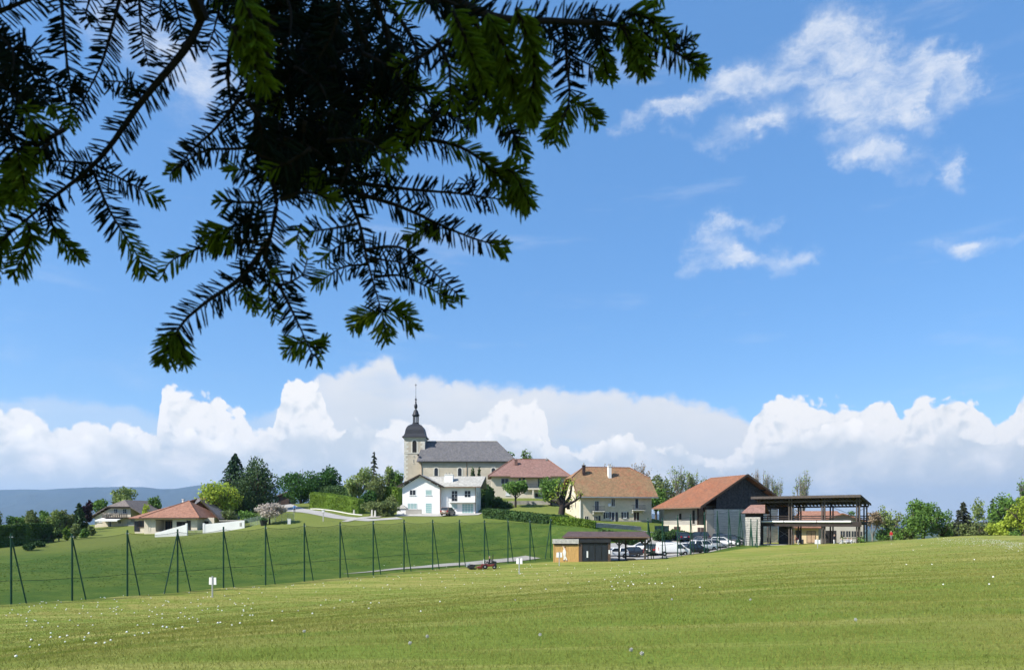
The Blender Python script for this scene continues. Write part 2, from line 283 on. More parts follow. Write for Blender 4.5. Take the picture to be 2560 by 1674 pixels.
class MB:
    def __init__(s): s.v = []; s.f = []; s.m = []; s.k = 0
    def face(s, idx): s.f.append(tuple(idx)); s.m.append(s.k)
    def poly(s, pts):
        b = len(s.v); s.v += [tuple(p) for p in pts]; s.face(range(b, b + len(pts))); return s
    def box(s, x0, x1, y0, y1, z0, z1):
        b = len(s.v); s.v += [(x0,y0,z0),(x1,y0,z0),(x1,y1,z0),(x0,y1,z0),(x0,y0,z1),(x1,y0,z1),(x1,y1,z1),(x0,y1,z1)]
        for q in ((0,3,2,1),(4,5,6,7),(0,1,5,4),(1,2,6,5),(2,3,7,6),(3,0,4,7)): s.face([b + i for i in q])
        return s
    def hexa(s, lo, hi):
        """lo, hi: four points each, counter-clockwise from above"""
        b = len(s.v); s.v += [tuple(p) for p in lo] + [tuple(p) for p in hi]; n = len(lo)
        s.face([b + n - 1 - i for i in range(n)]); s.face([b + n + i for i in range(n)])
        for i in range(n): j = (i + 1) % n; s.face([b + i, b + j, b + n + j, b + n + i])
        return s
    def prism_y(s, poly, y0, y1):
        """polygon in (x, z), counter-clockwise seen from -y, extruded from y0 to y1"""
        b = len(s.v); n = len(poly); s.v += [(x, y0, z) for x, z in poly] + [(x, y1, z) for x, z in poly]
        s.face([b + i for i in range(n)]); s.face([b + n + n - 1 - i for i in range(n)])
        for i in range(n): j = (i + 1) % n; s.face([b + j, b + i, b + n + i, b + n + j])
        return s
    def slab(s, pts, t):
        """a plane polygon thickened by t along its own normal (downwards)"""
        P = [Vector(p) for p in pts]; nn = (P[1] - P[0]).cross(P[2] - P[0]).normalized()
        if nn.z < 0: P.reverse(); nn = -nn
        b = len(s.v); n = len(P); s.v += [tuple(p) for p in P] + [tuple(p - nn * t) for p in P]
        s.face(range(b, b + n)); s.face([b + n + n - 1 - i for i in range(n)])
        for i in range(n): j = (i + 1) % n; s.face([b + i, b + n + i, b + n + j, b + j])
        return s
    def tube(s, pts, rad, n=6, cap=True):
        P = [Vector(p) for p in pts]; rad = rad if isinstance(rad, (list, tuple)) else [rad] * len(P); b = len(s.v)
        for i, p in enumerate(P):
            t = (P[min(i + 1, len(P) - 1)] - P[max(i - 1, 0)]).normalized(); a = t.orthogonal().normalized() if abs(t.z) > .9 else t.cross(Vector((0, 0, 1))).normalized(); c = t.cross(a)
            for k in range(n):
                g = 2 * math.pi * k / n; s.v.append(tuple(p + (a * math.cos(g) + c * math.sin(g)) * rad[i]))
        for i in range(len(P) - 1):
            for k in range(n): k2 = (k + 1) % n; s.face([b + i * n + k, b + i * n + k2, b + (i + 1) * n + k2, b + (i + 1) * n + k])
        if cap: s.face([b + n - 1 - k for k in range(n)]); s.face([b + (len(P) - 1) * n + k for k in range(n)])
        return s
    def beam(s, p, q, wx, wz):
        p, q = Vector(p), Vector(q); t = (q - p).normalized(); a = t.cross(Vector((0, 0, 1)));
        a = Vector((1, 0, 0)) if a.length < 1e-4 else a.normalized(); c = a.cross(t)
        r = [a * (i * wx / 2) + c * (j * wz / 2) for i, j in ((-1, -1), (1, -1), (1, 1), (-1, 1))]
        return s.hexa([p + x for x in r], [q + x for x in r])
    def lathe(s, prof, n=16, c=(0, 0)):
        b = len(s.v)
        for r, z in prof:
            for k in range(n): g = 2 * math.pi * (k + .5) / n; s.v.append((c[0] + r * math.cos(g), c[1] + r * math.sin(g), z))
        for i in range(len(prof) - 1):
            for k in range(n): k2 = (k + 1) % n; s.face([b + i * n + k, b + i * n + k2, b + (i + 1) * n + k2, b + (i + 1) * n + k])
        s.face([b + n - 1 - k for k in range(n)]); s.face([b + (len(prof) - 1) * n + k for k in range(n)])
        return s
    def mesh(s, name='m', smooth=False):
        me = bpy.data.meshes.new(name); me.from_pydata(s.v, [], s.f); me.polygons.foreach_set('material_index', s.m)
        if smooth: me.polygons.foreach_set('use_smooth', [True] * len(s.f))
        me.update(); return me
    def build(s, name, m, parent=None, loc=None, rz=None, smooth=False, bev=0.0):
        o = obj(name, s.mesh(name, smooth), m, parent, loc, rz)
        if bev: q = o.modifiers.new('bevel', 'BEVEL'); q.width = bev; q.segments = 2; q.limit_method = 'ANGLE'
        return o
def P(px, py, d): return Vector(((px - CX) / F * d, d, EYE + (YH - py) / F * d))
def copy_tree(o, parent=None):
    c = o.copy(); COL.objects.link(c); c.parent = parent
    for ch in [x for x in KIDS.get(o, [])]: copy_tree(ch, c)
    return c
# ------------------------------------------------------------------ terrain
FA, FB = Vector((-37.9, 56.0)), Vector((2.36, 97.0))              # line of the netting fence, 14 bays
FBOT = [1510,1500,1491,1480,1469,1461,1453,1444,1437,1430,1423,1417,1412,1407,1402,1396]
FTOP = [1333,1332,1326,1322,1316,1311,1307,1304,1301,1299,1298,1298,1298,1298,1298,1296]
def fpt(k): p = FA.lerp(FB, k / 14); return p
ctrl = [(0,0,0),(-5,0,-.12),(5,0,.1),(0,-10,.3),(-20,-10,-.8),(20,-10,.8),(-12,14,-1.2),(14,14,.15)]
for k in range(0, 16, 2):
    p = fpt(k); ctrl.append((p.x, p.y, EYE + (YH - FBOT[k]) / F * p.y))
for (px, py, d) in [(1280,1674,8),(0,1674,8.7),(2560,1674,7.6),
  (1450,1402,95),(1560,1401,97),(1625,1398,97.5),(1694,1391,103),(1761,1382,109),(1822,1371,115),(1690,1387,109),(1850,1363.5,118),(1600,1381,118),(1530,1391,112),(1760,1358,128),(1660,1350,138),
  (1880,1368,113),(2000,1374,106),(2090,1367,103),(2150,1358,106),(2228,1352,135),(2330,1345,130),(2440,1337,125),(2560,1349,112),(2080,1356,122),(2000,1360,128),
  (0,1386,112),(200,1350,132),(120,1372,120),(380,1338,145),(250,1318,172),(460,1329,146),(560,1325,145),(690,1308,140),(850,1301,145),(960,1293,150),(1020,1284,158),(1190,1284,158),(1100,1291,151),
  (300,1425,80),(640,1400,92),(900,1375,100),(1150,1350,112),(1280,1345,118),(60,1440,70),(450,1375,110),(750,1340,120),(1000,1325,130),
  (1215,1297,138),(1350,1308,132),(1490,1320,126),(1300,1275,160),(1460,1303,143),(1630,1308,146),(1600,1324,134),(1680,1328,136),(1400,1340,115),(1500,1345,118),
  (735,1278,154),(705,1262,180),(765,1257,190),(850,1254,194),(900,1262,180),(950,1262,180),(800,1256,188),(785,1269,170),(905,1284,158),(1240,1245,188),(1400,1250,184),(1050,1242,210),(1290,1242,210),(600,1290,165),(600,1290,190),(240,1310,190),(0,1345,165)]:
    p = P(px, py, d); ctrl.append((p.x, p.y, p.z))
ctrl += [(-150,60,-8),(-150,150,-9),(-150,-20,-5),(150,-20,2.5),(150,60,1),(150,120,-3),(105,165,-7),(60,185,-6),(150,200,-10),(20,230,3),(-20,245,8),(-60,250,5),(-100,235,-2),(-150,240,-11),(40,260,-4),(100,250,-10),(90,90,.4),(60,60,.2),(120,140,-4)]
ctrl = np.array(ctrl, float)
def _tps(A, B):
    d2 = ((A[:, None, :2] - B[None, :, :2]) ** 2).sum(-1); return .5 * d2 * np.log(d2 + 1e-9)
n_ = len(ctrl); K = _tps(ctrl, ctrl) + np.eye(n_) * 12.0; Q = np.hstack([np.ones((n_, 1)), ctrl[:, :2]])
sol = np.linalg.solve(np.block([[K, Q], [Q.T, np.zeros((3, 3))]]), np.concatenate([ctrl[:, 2], np.zeros(3)]))
def tps(x, y):
    q = np.stack([x, y], -1); return _tps(q, ctrl) @ sol[:n_] + sol[n_] + q @ sol[n_ + 1:]
def axis(lo, hi, step, far_lo, far_hi):
    a = list(np.arange(lo, hi + .01, step)); s, x = step, hi
    while x < far_hi: s *= 1.22; x += s; a.append(min(x, far_hi))
    s, x = step, lo
    while x > far_lo: s *= 1.22; x -= s; a.insert(0, max(x, far_lo))
    return np.array(a)
XS = axis(-150, 150, 1.5, -14000, 14000); YS = axis(-30, 262, 1.5, -6000, 14500)
GX, GY = np.meshgrid(XS, YS); cxg, cyg = np.clip(GX, -150, 150), np.clip(GY, -30, 262)
GZ = np.zeros_like(GX)
for i in range(len(YS)): GZ[i] = tps(cxg[i], cyg[i])
out = np.hypot(GX - cxg, GY - cyg); wgt = 1 - np.exp(-out / 70.0)
zfar = -12 - 85 * (1 - np.exp(-out / 2200.0)) + 6 * np.sin(GX / 160.) * np.cos(GY / 210.) * np.clip(out / 600, 0, 1)
GZ = GZ * (1 - wgt) + zfar * wgt
inside = out < 1
GZ += np.where(inside, .05 * np.sin(GX * .55 + 1.3 * np.sin(GY * .21)) * np.sin(GY * .43), 0) * np.clip((np.hypot(GX, GY) - 6) / 20, 0, 1)
def G(x, y):
    i = int(np.clip(np.searchsorted(XS, x) - 1, 0, len(XS) - 2)); j = int(np.clip(np.searchsorted(YS, y) - 1, 0, len(YS) - 2))
    u = (x - XS[i]) / (XS[i + 1] - XS[i]); v = (y - YS[j]) / (YS[j + 1] - YS[j])
    a, b, c, d = GZ[j, i], GZ[j, i + 1], GZ[j + 1, i + 1], GZ[j + 1, i]
    return float(a * (1 - u) * (1 - v) + b * u * (1 - v) + c * u * v + d * (1 - u) * v)
def Gv(x, y):
    i = np.clip(np.searchsorted(XS, x) - 1, 0, len(XS) - 2); j = np.clip(np.searchsorted(YS, y) - 1, 0, len(YS) - 2)
    u = (x - XS[i]) / (XS[i + 1] - XS[i]); v = (y - YS[j]) / (YS[j + 1] - YS[j])
    return GZ[j, i] * (1 - u) * (1 - v) + GZ[j, i + 1] * u * (1 - v) + GZ[j + 1, i + 1] * u * v + GZ[j + 1, i] * (1 - u) * v
def hit(px, py, d0=3.0, d1=260.0):
    """where the line of sight through a photo pixel meets the ground"""
    d = d0
    while d < d1:
        p = P(px, py, d)
        if G(p.x, p.y) >= p.z: return p
        d *= 1.006
    return None
def on(px, d):
    x = (px - CX) / F * d; return Vector((x, d, G(x, d)))
nx, ny = len(XS), len(YS)
idx = np.arange(nx * ny).reshape(ny, nx)
quads = np.stack([idx[:-1, :-1], idx[:-1, 1:], idx[1:, 1:], idx[1:, :-1]], -1).reshape(-1, 4)
# ground material: mown lawn on the near side of the fence, meadow beyond it, haze-free farmland far off
gm = bpy.data.materials.new('grass_ground'); gm.use_nodes = True; nt2 = gm.node_tree
def ground_material():
    global nt, NL
    keep = (nt, NL); globals()['nt'] = nt2; globals()['NL'] = nt2.links.new
    b = nt2.nodes['Principled BSDF']; geo = N('ShaderNodeNewGeometry'); pos = geo.outputs['Position']
    sp = N('ShaderNodeSeparateXYZ'); NL(pos, sp.inputs[0]); x, y = sp.outputs[0], sp.outputs[1]
    dirv = (FB - FA).normalized(); nrm = (-dirv.y, dirv.x)
    side = mth('ADD', mth('MULTIPLY', mth('SUBTRACT', x, FA.x), nrm[0]), mth('MULTIPLY', mth('SUBTRACT', y, FA.y), nrm[1]))
    edge = mth('ADD', side, mth('MULTIPLY', mth('SUBTRACT', noise(.6, 3, .5, pos), .5), .5))
    mead = mth('MULTIPLY', sstep(edge, -.1, .25), sstep(x, 3.0, 4.0, 1.0, 0.0))
    beyond = sstep(mth('ADD', y, mth('MULTIPLY', x, -.55)), 92, 94)              # behind the car park
    mead = mth('MAXIMUM', mead, mth('MULTIPLY', beyond, sstep(x, 40, 44, 1.0, 0.0)))
    # lawn
    n1 = noise(.11, 5, .6, pos, (3, 7, 0)); n2 = noise(.9, 6, .65, pos); n3 = noise(9, 5, .7, pos); n4 = noise(38, 4, .7, pos)
    mp = N('ShaderNodeMapping'); NL(pos, mp.inputs[0]); mp.inputs['Rotation'].default_value = (0, 0, R(-38))
    wv2 = N('ShaderNodeTexWave'); wv2.bands_direction = 'X'; NL(mp.outputs[0], wv2.inputs['Vector']); wv2.inputs['Scale'].default_value = .16; wv2.inputs['Distortion'].default_value = 2.2; wv2.inputs['Detail'].default_value = 3; wv2.inputs['Detail Scale'].default_value = .6
    ylo, yhi, grn = (.240, .222, .058), (.288, .260, .075), (.165, .216, .035)
    dry = mth('ADD', sstep(n1, .36, .62), mth('MULTIPLY', mth('SUBTRACT', n2, .5), 1.1), clamp=True)
    far = sstep(y, 14, 75, 0.0, .45)
    mpz = N('ShaderNodeMapping'); NL(pos, mpz.inputs[0]); mpz.inputs['Rotation'].default_value = (0, 0, R(-45.5)); mpz.inputs['Scale'].default_value = (.05, .75, 1)
    swt = noise(1.0, 6, .6, mpz.outputs[0], (0, 0, 0))
    dry = mth('ADD', mth('MULTIPLY', dry, .75), mth('SUBTRACT', far, .12), clamp=True)
    lawn = mixc(dry, grn, mixc(n2, ylo, yhi))
    lawn = mixc(mth('MULTIPLY', wv2.outputs[1], .38), lawn, (.150, .215, .030))
    lawn = mixc(mth('MULTIPLY', sstep(n3, .46, .75), .45), lawn, (.115, .145, .024))
    lawn = mixc(sstep(swt, .50, .66, 0.0, .60), lawn, (.118, .180, .020)); lawn = mixc(sstep(swt, .50, .36, 0.0, .60), lawn, (.325, .305, .090))
    # meadow
    mm = mixc(sstep(noise(.22, 6, .65, pos, (1, 2, 0)), .36, .66), (.062, .116, .018), (.108, .155, .026))
    mm = mixc(mth('MULTIPLY', sstep(n2, .45, .7), .5), mm, (.046, .096, .018))
    high = sstep(mth('ADD', y, mth('MULTIPLY', x, -.3)), 122, 150)
    mm = mixc(mth('MULTIPLY', high, .75), mm, (.165, .185, .045))
    c = mixc(mead, lawn, mm)
    tex = mth('ADD', mth('MULTIPLY', n3, .55), mth('MULTIPLY', n4, .45)); k = sstep(tex, .3, .72, .66, 1.3)
    q = N('ShaderNodeVectorMath', operation='SCALE'); NL(c, q.inputs[0]); NL(k, q.inputs['Scale'])
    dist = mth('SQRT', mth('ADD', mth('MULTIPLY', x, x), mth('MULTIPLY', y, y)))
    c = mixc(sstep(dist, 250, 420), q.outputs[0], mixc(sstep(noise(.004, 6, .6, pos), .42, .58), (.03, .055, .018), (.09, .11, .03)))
    NL(c, b.inputs['Base Color']); b.inputs['Roughness'].default_value = .95; b.inputs['Specular IOR Level'].default_value = .1
    bp = N('ShaderNodeBump'); bp.inputs['Strength'].default_value = .9; bp.inputs['Distance'].default_value = .05; NL(tex, bp.inputs['Height']); NL(bp.outputs[0], b.inputs['Normal'])
    globals()['nt'], globals()['NL'] = keep
ground_material()
ground = obj('ground', np_mesh('ground', np.stack([GX, GY, GZ], -1).reshape(-1, 3), quads, True), gm); tag(ground, kind='structure')
def drape(name, outline, m, lift=.05, step=1.0, kind='structure'):
    """a sheet inside a closed outline of world points laid over the ground"""
    poly = [(p[0], p[1]) for p in outline]; bm = bmesh.new(); vs = [bm.verts.new((x, y, 0)) for x, y in poly]; bm.faces.new(vs)
    xs, ys = [p[0] for p in poly], [p[1] for p in poly]
    for a, lo, hi in ((0, min(xs), max(xs)), (1, min(ys), max(ys))):
        t = lo + step
        while t < hi:
            co = [0, 0, 0]; co[a] = t; no = [0, 0, 0]; no[a] = 1
            bmesh.ops.bisect_plane(bm, geom=bm.verts[:] + bm.edges[:] + bm.faces[:], plane_co=co, plane_no=no); t += step
    for v in bm.verts: v.co.z = G(v.co.x, v.co.y) + lift
    bmesh.ops.recalc_face_normals(bm, faces=bm.faces[:])
    if bm.faces[:][0].normal.z < 0: bmesh.ops.reverse_faces(bm, faces=bm.faces[:])
    me = bpy.data.meshes.new(name); bm.to_mesh(me); bm.free(); o = obj(name, me, m); tag(o, kind=kind); return o
def strip(line, wd):
    L_, R_ = [], []
    for i, p in enumerate(line):
        t = (Vector(line[min(i + 1, len(line) - 1)][:2]) - Vector(line[max(i - 1, 0)][:2])).normalized(); n = Vector((-t.y, t.x)); ww = wd[i] if isinstance(wd, list) else wd
        L_.append(Vector(p[:2]) + n * ww / 2); R_.append(Vector(p[:2]) - n * ww / 2)
    return L_ + R_[::-1]
def px_(px, d): return ((px - CX) / F * d, d)
dirf = (FB - FA).normalized(); nf_ = Vector((-dirf.y, dirf.x))
line = [FA.lerp(FB, t) + nf_ * (2.6 + .6 * math.sin(t * 5)) for t in (.54, .62, .70, .78, .88, .97, 1.05)]
drape('footpath', strip([(p.x, p.y) for p in line], [.2, .9, 1.5, 2.0, 2.4, 2.6, 2.8]), GRAVEL, .07, .8)
drape('car_park', [px_(1452,96.6), px_(1622,98.6), px_(1694,104.5), px_(1761,110.5), px_(1822,116.5), px_(1852,120), px_(1850,132), px_(1740,137), px_(1610,126), px_(1530,118), px_(1400,107), px_(1385,102)], TARM, .05, 1.0)
drape('village_road', strip([px_(640,192), px_(690,182), px_(728,166), px_(760,156), px_(850,149), px_(925,146), px_(1000,149)], [6, 6, 6, 5, 3.6, 3.4, 4.0]), TARM, .06, 1.0)
drape('lane', strip([px_(860,143.0), px_(890,147.5), px_(935,151), px_(965,158)], [1.2, 2, 2.6, 3.5]), GRAVEL, .10, .8)
drape('forecourt', [px_(985,152.5), px_(1085,151.8), px_(1195,153.5), px_(1205,158.0), px_(1190,161), px_(1000,161)], CONC, .09, 1.0)
drape('access_road', strip([px_(1480,137), px_(1560,134.5), px_(1640,134), px_(1700,138), px_(1700,150)], [2, 3.5, 4, 4, 4]), TARM, .08, 1.0)
# ------------------------------------------------------------------ far hills
def hills():
    pts = [(-900,1240),(-400,1232),(0,1224),(60,1222),(110,1223),(170,1220),(240,1217),(300,1216),(360,1217),(400,1222),(440,1221),(480,1214),(530,1208),(545,1206),(600,1207),(655,1208),(668,1214),(700,1215),(780,1218),(1000,1238),(1300,1262),(1700,1288),(2000,1299),(2200,1304),(2330,1307),(2560,1303),(3000,1296),(3600,1285)]
    D = 11000.; xs = np.linspace(-900, 3600, 380); top = np.interp(xs, [p[0] for p in pts], [p[1] for p in pts])
    rows = [(-3600, 0.), (-2600, .10), (-1800, .30), (-1100, .55), (-500, .82), (0, 1.), (700, .7), (1800, .0)]
    V = []
    for j, (dd, f) in enumerate(rows):
        nz_ = np.sin(xs * .031 + j * 1.7) * .5 + np.sin(xs * .083 + j * 2.9) * .3 + np.sin(xs * .19 + j) * .2
        d = D + dd + (nz_ * 380 if 0 < f < 1 else 0); z = EYE + (YH - top) / F * D; zz = -97 + (z + 97) * np.clip(f + (nz_ * .05 if f < 1 else nz_ * .006), 0, 1.1) if f > 0 else np.full_like(xs, -130.)
        V.append(np.stack([(xs - CX) / F * D * (1 + dd / D * .6), d * np.ones_like(xs), zz], -1))
    V = np.concatenate(V); n = len(xs); I = np.arange(len(rows) * n).reshape(len(rows), n)
    q = np.stack([I[:-1, :-1], I[:-1, 1:], I[1:, 1:], I[1:, :-1]], -1).reshape(-1, 4)
    m = mat('wooded_hillside', (.012, .020, .012), .95, .4, .0016, c2=(.026, .034, .020))
    o = obj('hills', np_mesh('hills', V, q, True), m); tag(o, kind='structure')
hills()
# ------------------------------------------------------------------ vegetation
def leaves(pts, size, aspect=1.6, up=.0, dirs=None):
    """small diamond faces, one per point"""
    n = len(pts); a = rng.normal(size=(n, 3)); a[:, 2] += up
    if dirs is not None: a = dirs + .35 * a
    a /= np.linalg.norm(a, axis=1, keepdims=True) + 1e-9
    b = np.cross(a, rng.normal(size=(n, 3))); b /= np.linalg.norm(b, axis=1, keepdims=True) + 1e-9
    s = (size * (.6 + .8 * rng.random(n)))[:, None]
    V = np.stack([pts + a * s * aspect * .5, pts + b * s * .5, pts - a * s * aspect * .5, pts - b * s * .5], 1).reshape(-1, 3)
    return V, np.arange(4 * n).reshape(n, 4)
def segs_mesh(segs, n=5):
    mb = MB()
    for p, q, r0, r1 in segs: mb.tube([p, q], [r0, r1], n, cap=False)
    return mb
def limb(segs, p, d, ln, r, depth, spread=.6, up=.15, nch=3, wob=.12, shrink=.68):
    d = d.normalized(); cur = p; k = 3
    for i in range(k):
        d2 = (d + Vector((random.gauss(0, wob), random.gauss(0, wob), random.gauss(0, wob) + up * .3))).normalized()
        nx_ = cur + d2 * ln / k; ra = r * (1 - .4 * i / k); rb = r * (1 - .4 * (i + 1) / k); segs.append((cur, nx_, ra, rb))
        if depth > 0 and i > 0:
            for c in range(nch if i == k - 1 else max(1, nch - 1)):
                ax = Vector((random.gauss(0, 1), random.gauss(0, 1), random.gauss(0, .6))); ch = (d2 + ax.normalized() * spread + Vector((0, 0, up))).normalized()
                limb(segs, nx_, ch, ln * shrink * random.uniform(.75, 1.1), rb * .62, depth - 1, spread, up, nch, wob, shrink)
        cur, d = nx_, d2
CORE = [.6]
def lobes(rx, ry, rz, n, seed_top=True):
    L = []
    for i in range(n):
        while True:
            q = rng.uniform(-1, 1, 3)
            if np.linalg.norm(q) < 1: break
        q = q / max(np.linalg.norm(q), .3) * rng.uniform(.45, .78) if i else np.zeros(3)
        L.append((q * np.array([rx, ry, rz]), rng.uniform(.30, .48) if i else CORE[0]))
    return L
def crown(rx, ry, rz, nl, nleaf, size, dens=.75):
    pts = []
    Ls = lobes(rx, ry, rz, nl); wsum = sum(l[1] ** 2 for l in Ls)
    for c, f in Ls:
        k = int(nleaf * f * f / wsum); q = rng.normal(size=(k, 3)); q /= np.linalg.norm(q, axis=1, keepdims=True)
        lump = 1 + .22 * np.sin(q[:, 0] * 5 + c[0]) * np.sin(q[:, 1] * 5 + c[1]) * np.sin(q[:, 2] * 6 + c[2] * 2) + .10 * np.sin(q @ np.array([11., 7, 9]) + c[0])
        r = (1 - dens * rng.random(k) ** 2.6) * f * lump
        pts.append(c + q * r[:, None] * np.array([rx, ry, rz]))
    return np.concatenate(pts)
def tree(name, label, px, d, top, base_py=None, wpx=60, m=None, kind='round', bark=None, cat='tree', group=None, n=2600, size=None, trunk=.28, depth_r=None, lift=0.0, nl=9, bot=None, fat=.85):
    """a tree standing on the ground at photo column px, d metres away; top is the photo row of its tip, wpx its crown width in photo pixels"""
    b = on(px, d); s = d / F; H = EYE + (YH - top) * s - b.z; W = wpx * s; ry = depth_r or W / 2
    t = empty(name, b); tag(t, label, cat, group); bark = bark or BARK; size = size or max(.16, s * 3.4); segs = []
    if kind in ('round', 'pale'):
        z0 = H * trunk if bot is None else max(0.0, EYE + (YH - bot) * s - b.z); rz = (H - z0) / 2; cz = z0 + rz
        segs.append((Vector((0, 0, -.3)), Vector((0, 0, cz * .75)), .035 * H + .05, .022 * H + .03))
        for i in range(7):
            g = i * 2.4; limb(segs, Vector((0, 0, cz * (.45 + .05 * i))), Vector((math.cos(g), math.sin(g), .8)), max(rz, W / 2) * .62, .016 * H + .02, 1, nch=2)
        pts = crown(W / 2, ry, rz, nl, n, size) + np.array([0, 0, cz]); V, Fc = leaves(pts, size)
        obj('crown', np_mesh('crown', V, Fc), m or L_MID, t)
    elif kind == 'conifer':
        segs.append((Vector((0, 0, -.3)), Vector((0, 0, H * .97)), .02 * H + .05, .02)); P_, D_ = [], []
        nb = int(n / 26)
        for i in range(nb):
            u = (i + random.random()) / nb; z = H * (trunk + (1 - trunk) * u ** 1.05); ln = W / 2 * ((1 - u) ** fat) * random.uniform(.62, 1.08) + .15; g = i * 2.39996 + random.gauss(0, .2)
            k = max(6, int(26 * (.35 + ln / (W / 2)))); tt = rng.random(k) ** .7; dr = np.array([math.cos(g), math.sin(g)])
            side = rng.normal(size=k) * .13 * ln * (1.15 - tt)
            x = dr[0] * tt * ln - dr[1] * side; y = dr[1] * tt * ln + dr[0] * side; zz = z + ln * (.10 * tt - .42 * tt ** 2 + .12 * tt ** 4) - np.abs(side) * .3 + rng.normal(size=k) * .06
            P_.append(np.stack([x, y, zz], -1)); D_.append(np.tile([dr[0] * .8, dr[1] * .8, -.5], (k, 1)))
            segs.append((Vector((0, 0, z)), Vector((dr[0] * ln * .8, dr[1] * ln * .8, z - ln * .16)), .012 * ln + .012, .006))
        V, Fc = leaves(np.concatenate(P_), size, 2.4, dirs=np.concatenate(D_)); obj('crown', np_mesh('crown', V, Fc), m or L_CON, t)
    elif kind in ('bare', 'sprig'):
        z0 = H * trunk; segs.append((Vector((0, 0, -.3)), Vector((0, 0, z0)), .022 * H + .04, .018 * H + .03))
        asp = W / H
        for i in range(4):
            g = i * 1.7 + random.random(); limb(segs, Vector((0, 0, z0 * (.8 + .06 * i))), Vector((math.cos(g) * asp * 1.1, math.sin(g) * asp * 1.1, 1.0)), (H - z0) * .5, .012 * H + .02, 3, .42 + .25 * asp, .25, 3, .1, .62)
        ends = np.array([tuple(q) for _, q, _, r in segs if r < .03] or [(0, 0, H)])
        zmax = ends[:, 2].max(); kx = max(np.abs(ends[:, 0]).max(), .1)
        f = H / zmax; g = (W / 2) / kx
        segs = [(Vector((p.x * g, p.y * g, p.z * f if p.z > 0 else p.z)), Vector((q.x * g, q.y * g, q.z * f)), r0, r1) for p, q, r0, r1 in segs]
        ends = ends * np.array([g, g, f])
        pick = ends[rng.integers(0, len(ends), n)] + rng.normal(size=(n, 3)) * .28; V, Fc = leaves(pick, size); obj('crown', np_mesh('crown', V, Fc), m or L_BROWN, t)
    elif kind == 'shrub':
        pts = crown(W / 2, ry, H * .55, nl, n, size); pts[:, 2] = np.abs(pts[:, 2] + H * .42); V, Fc = leaves(pts, size); obj('crown', np_mesh('crown', V, Fc), m or L_MID, t)
        for i in range(4): g = i * 1.6; segs.append((Vector((0, 0, -.1)), Vector((math.cos(g) * W * .2, math.sin(g) * W * .2, H * .7)), .05, .02))
    segs_mesh(segs).build('trunk', bark, t, smooth=True)
    return t
def hedge(name, label, line, h, wd, m, n=2600, size=.28, lift=0, group=None, cat='hedge'):
    """a clipped hedge along world points; a leafy shell over a solid core"""
    p0 = Vector((*line[0], G(*line[0]))); t = empty(name, p0); tag(t, label, cat, group)
    L_ = [Vector((*p, 0)) for p in line]; ds = [0]
    for a, b in zip(L_, L_[1:]): ds.append(ds[-1] + (b - a).length)
    hs_ = h if isinstance(h, list) else [h] * len(line)
    def at(u):
        u *= ds[-1]
        for i in range(len(L_) - 1):
            if u <= ds[i + 1] + 1e-6: f = (u - ds[i]) / (ds[i + 1] - ds[i]); q = L_[i].lerp(L_[i + 1], f); tt = (L_[i + 1] - L_[i]).normalized(); return q, Vector((-tt.y, tt.x, 0)), hs_[i] * (1 - f) + hs_[i + 1] * f
    core = MB(); k = max(3, int(ds[-1] / 1.5)); ring = []
    for i in range(k + 1):
        q, nn, hh = at(i / k); z = G(q.x, q.y); c = []
        for (o_, zz) in ((-.44, -.3), (-.44, .88), (-.34, .95), (.34, .95), (.44, .88), (.44, -.3)):
            w_ = q + nn * (o_ * wd); c.append((w_.x - p0.x, w_.y - p0.y, z + (zz * hh if zz > 0 else zz) - p0.z))
        ring.append(c)
    for c in ring: core.v += c
    for i in range(k):
        for j in range(6): a = i * 6 + j; b = i * 6 + (j + 1) % 6; core.face([a, b, b + 6, a + 6])
    core.face(range(5, -1, -1)); core.face([k * 6 + j for j in range(6)])
    core.build('branches', m, t)
    pts = []
    for i in range(n):
        u = random.random(); q, nn, hh = at(u); z = G(q.x, q.y); r = random.random()
        if r < .45: o_, zz = -.5, random.random()
        elif r < .62: o_, zz = .5, random.random()
        elif r < .92: o_, zz = random.uniform(-.5, .5), 1.0
        else: o_, zz = random.uniform(-.5, .5), random.random(); q, nn, hh = at(0.0 if random.random() < .5 else 1.0); z = G(q.x, q.y)
        if abs(o_) > .4 and zz > .9: o_ *= .88
        w_ = q + nn * (o_ * wd + random.gauss(0, .04)); pts.append((w_.x - p0.x, w_.y - p0.y, z + zz * hh + random.gauss(0, .05) - p0.z))
    V, Fc = leaves(np.array(pts), size, 1.4); obj('foliage', np_mesh('foliage', V, Fc), m, t); return t
# ---- left edge
for i, (px, d, top, wx, m, lb) in enumerate([
  (-20,150,1268,60,L_OLIVE,'dark green tree at the very left edge, foot of the hill'),(40,152,1280,55,L_MID,'green tree second from the left edge in the hillside row'),(80,150,1274,48,L_OLIVE,'olive green tree with a pointed tip in the left row'),
  (112,155,1272,44,L_MID,'upright green tree in the middle of the left row'),(140,150,1278,48,L_PALE,'pale green tree between darker ones in the left row'),(165,152,1276,40,L_OLIVE,'slim olive tree left of the tall dark conifer')]):
    tree('broadleaf_tree', lb, px, d, top, wpx=wx, m=m, n=1500, trunk=.12, group='row of trees at the foot of the hill', nl=8)
tree('conifer_tree','dense dark conifer beside the purple tree left of the grey chalet',198,158,1258,wpx=52,m=L_CON2,kind='conifer',n=2200,trunk=.05)
tree('plum_tree','purple leaved tree beside the grey roofed chalet',216,166,1250,wpx=36,m=L_PURP,n=1300,trunk=.2)
tree('broadleaf_tree','light green tree just left of the chalet roof',248,188,1243,wpx=42,m=L_MID,n=1300,trunk=.2)
tree('broadleaf_tree','feathery light green tree behind the chalet roof',306,196,1214,wpx=70,m=L_PALE,n=1700,trunk=.35)
tree('broadleaf_tree','small dark green tree right of the chalet roof',385,182,1240,wpx=46,m=L_MID,n=1000,trunk=.2)
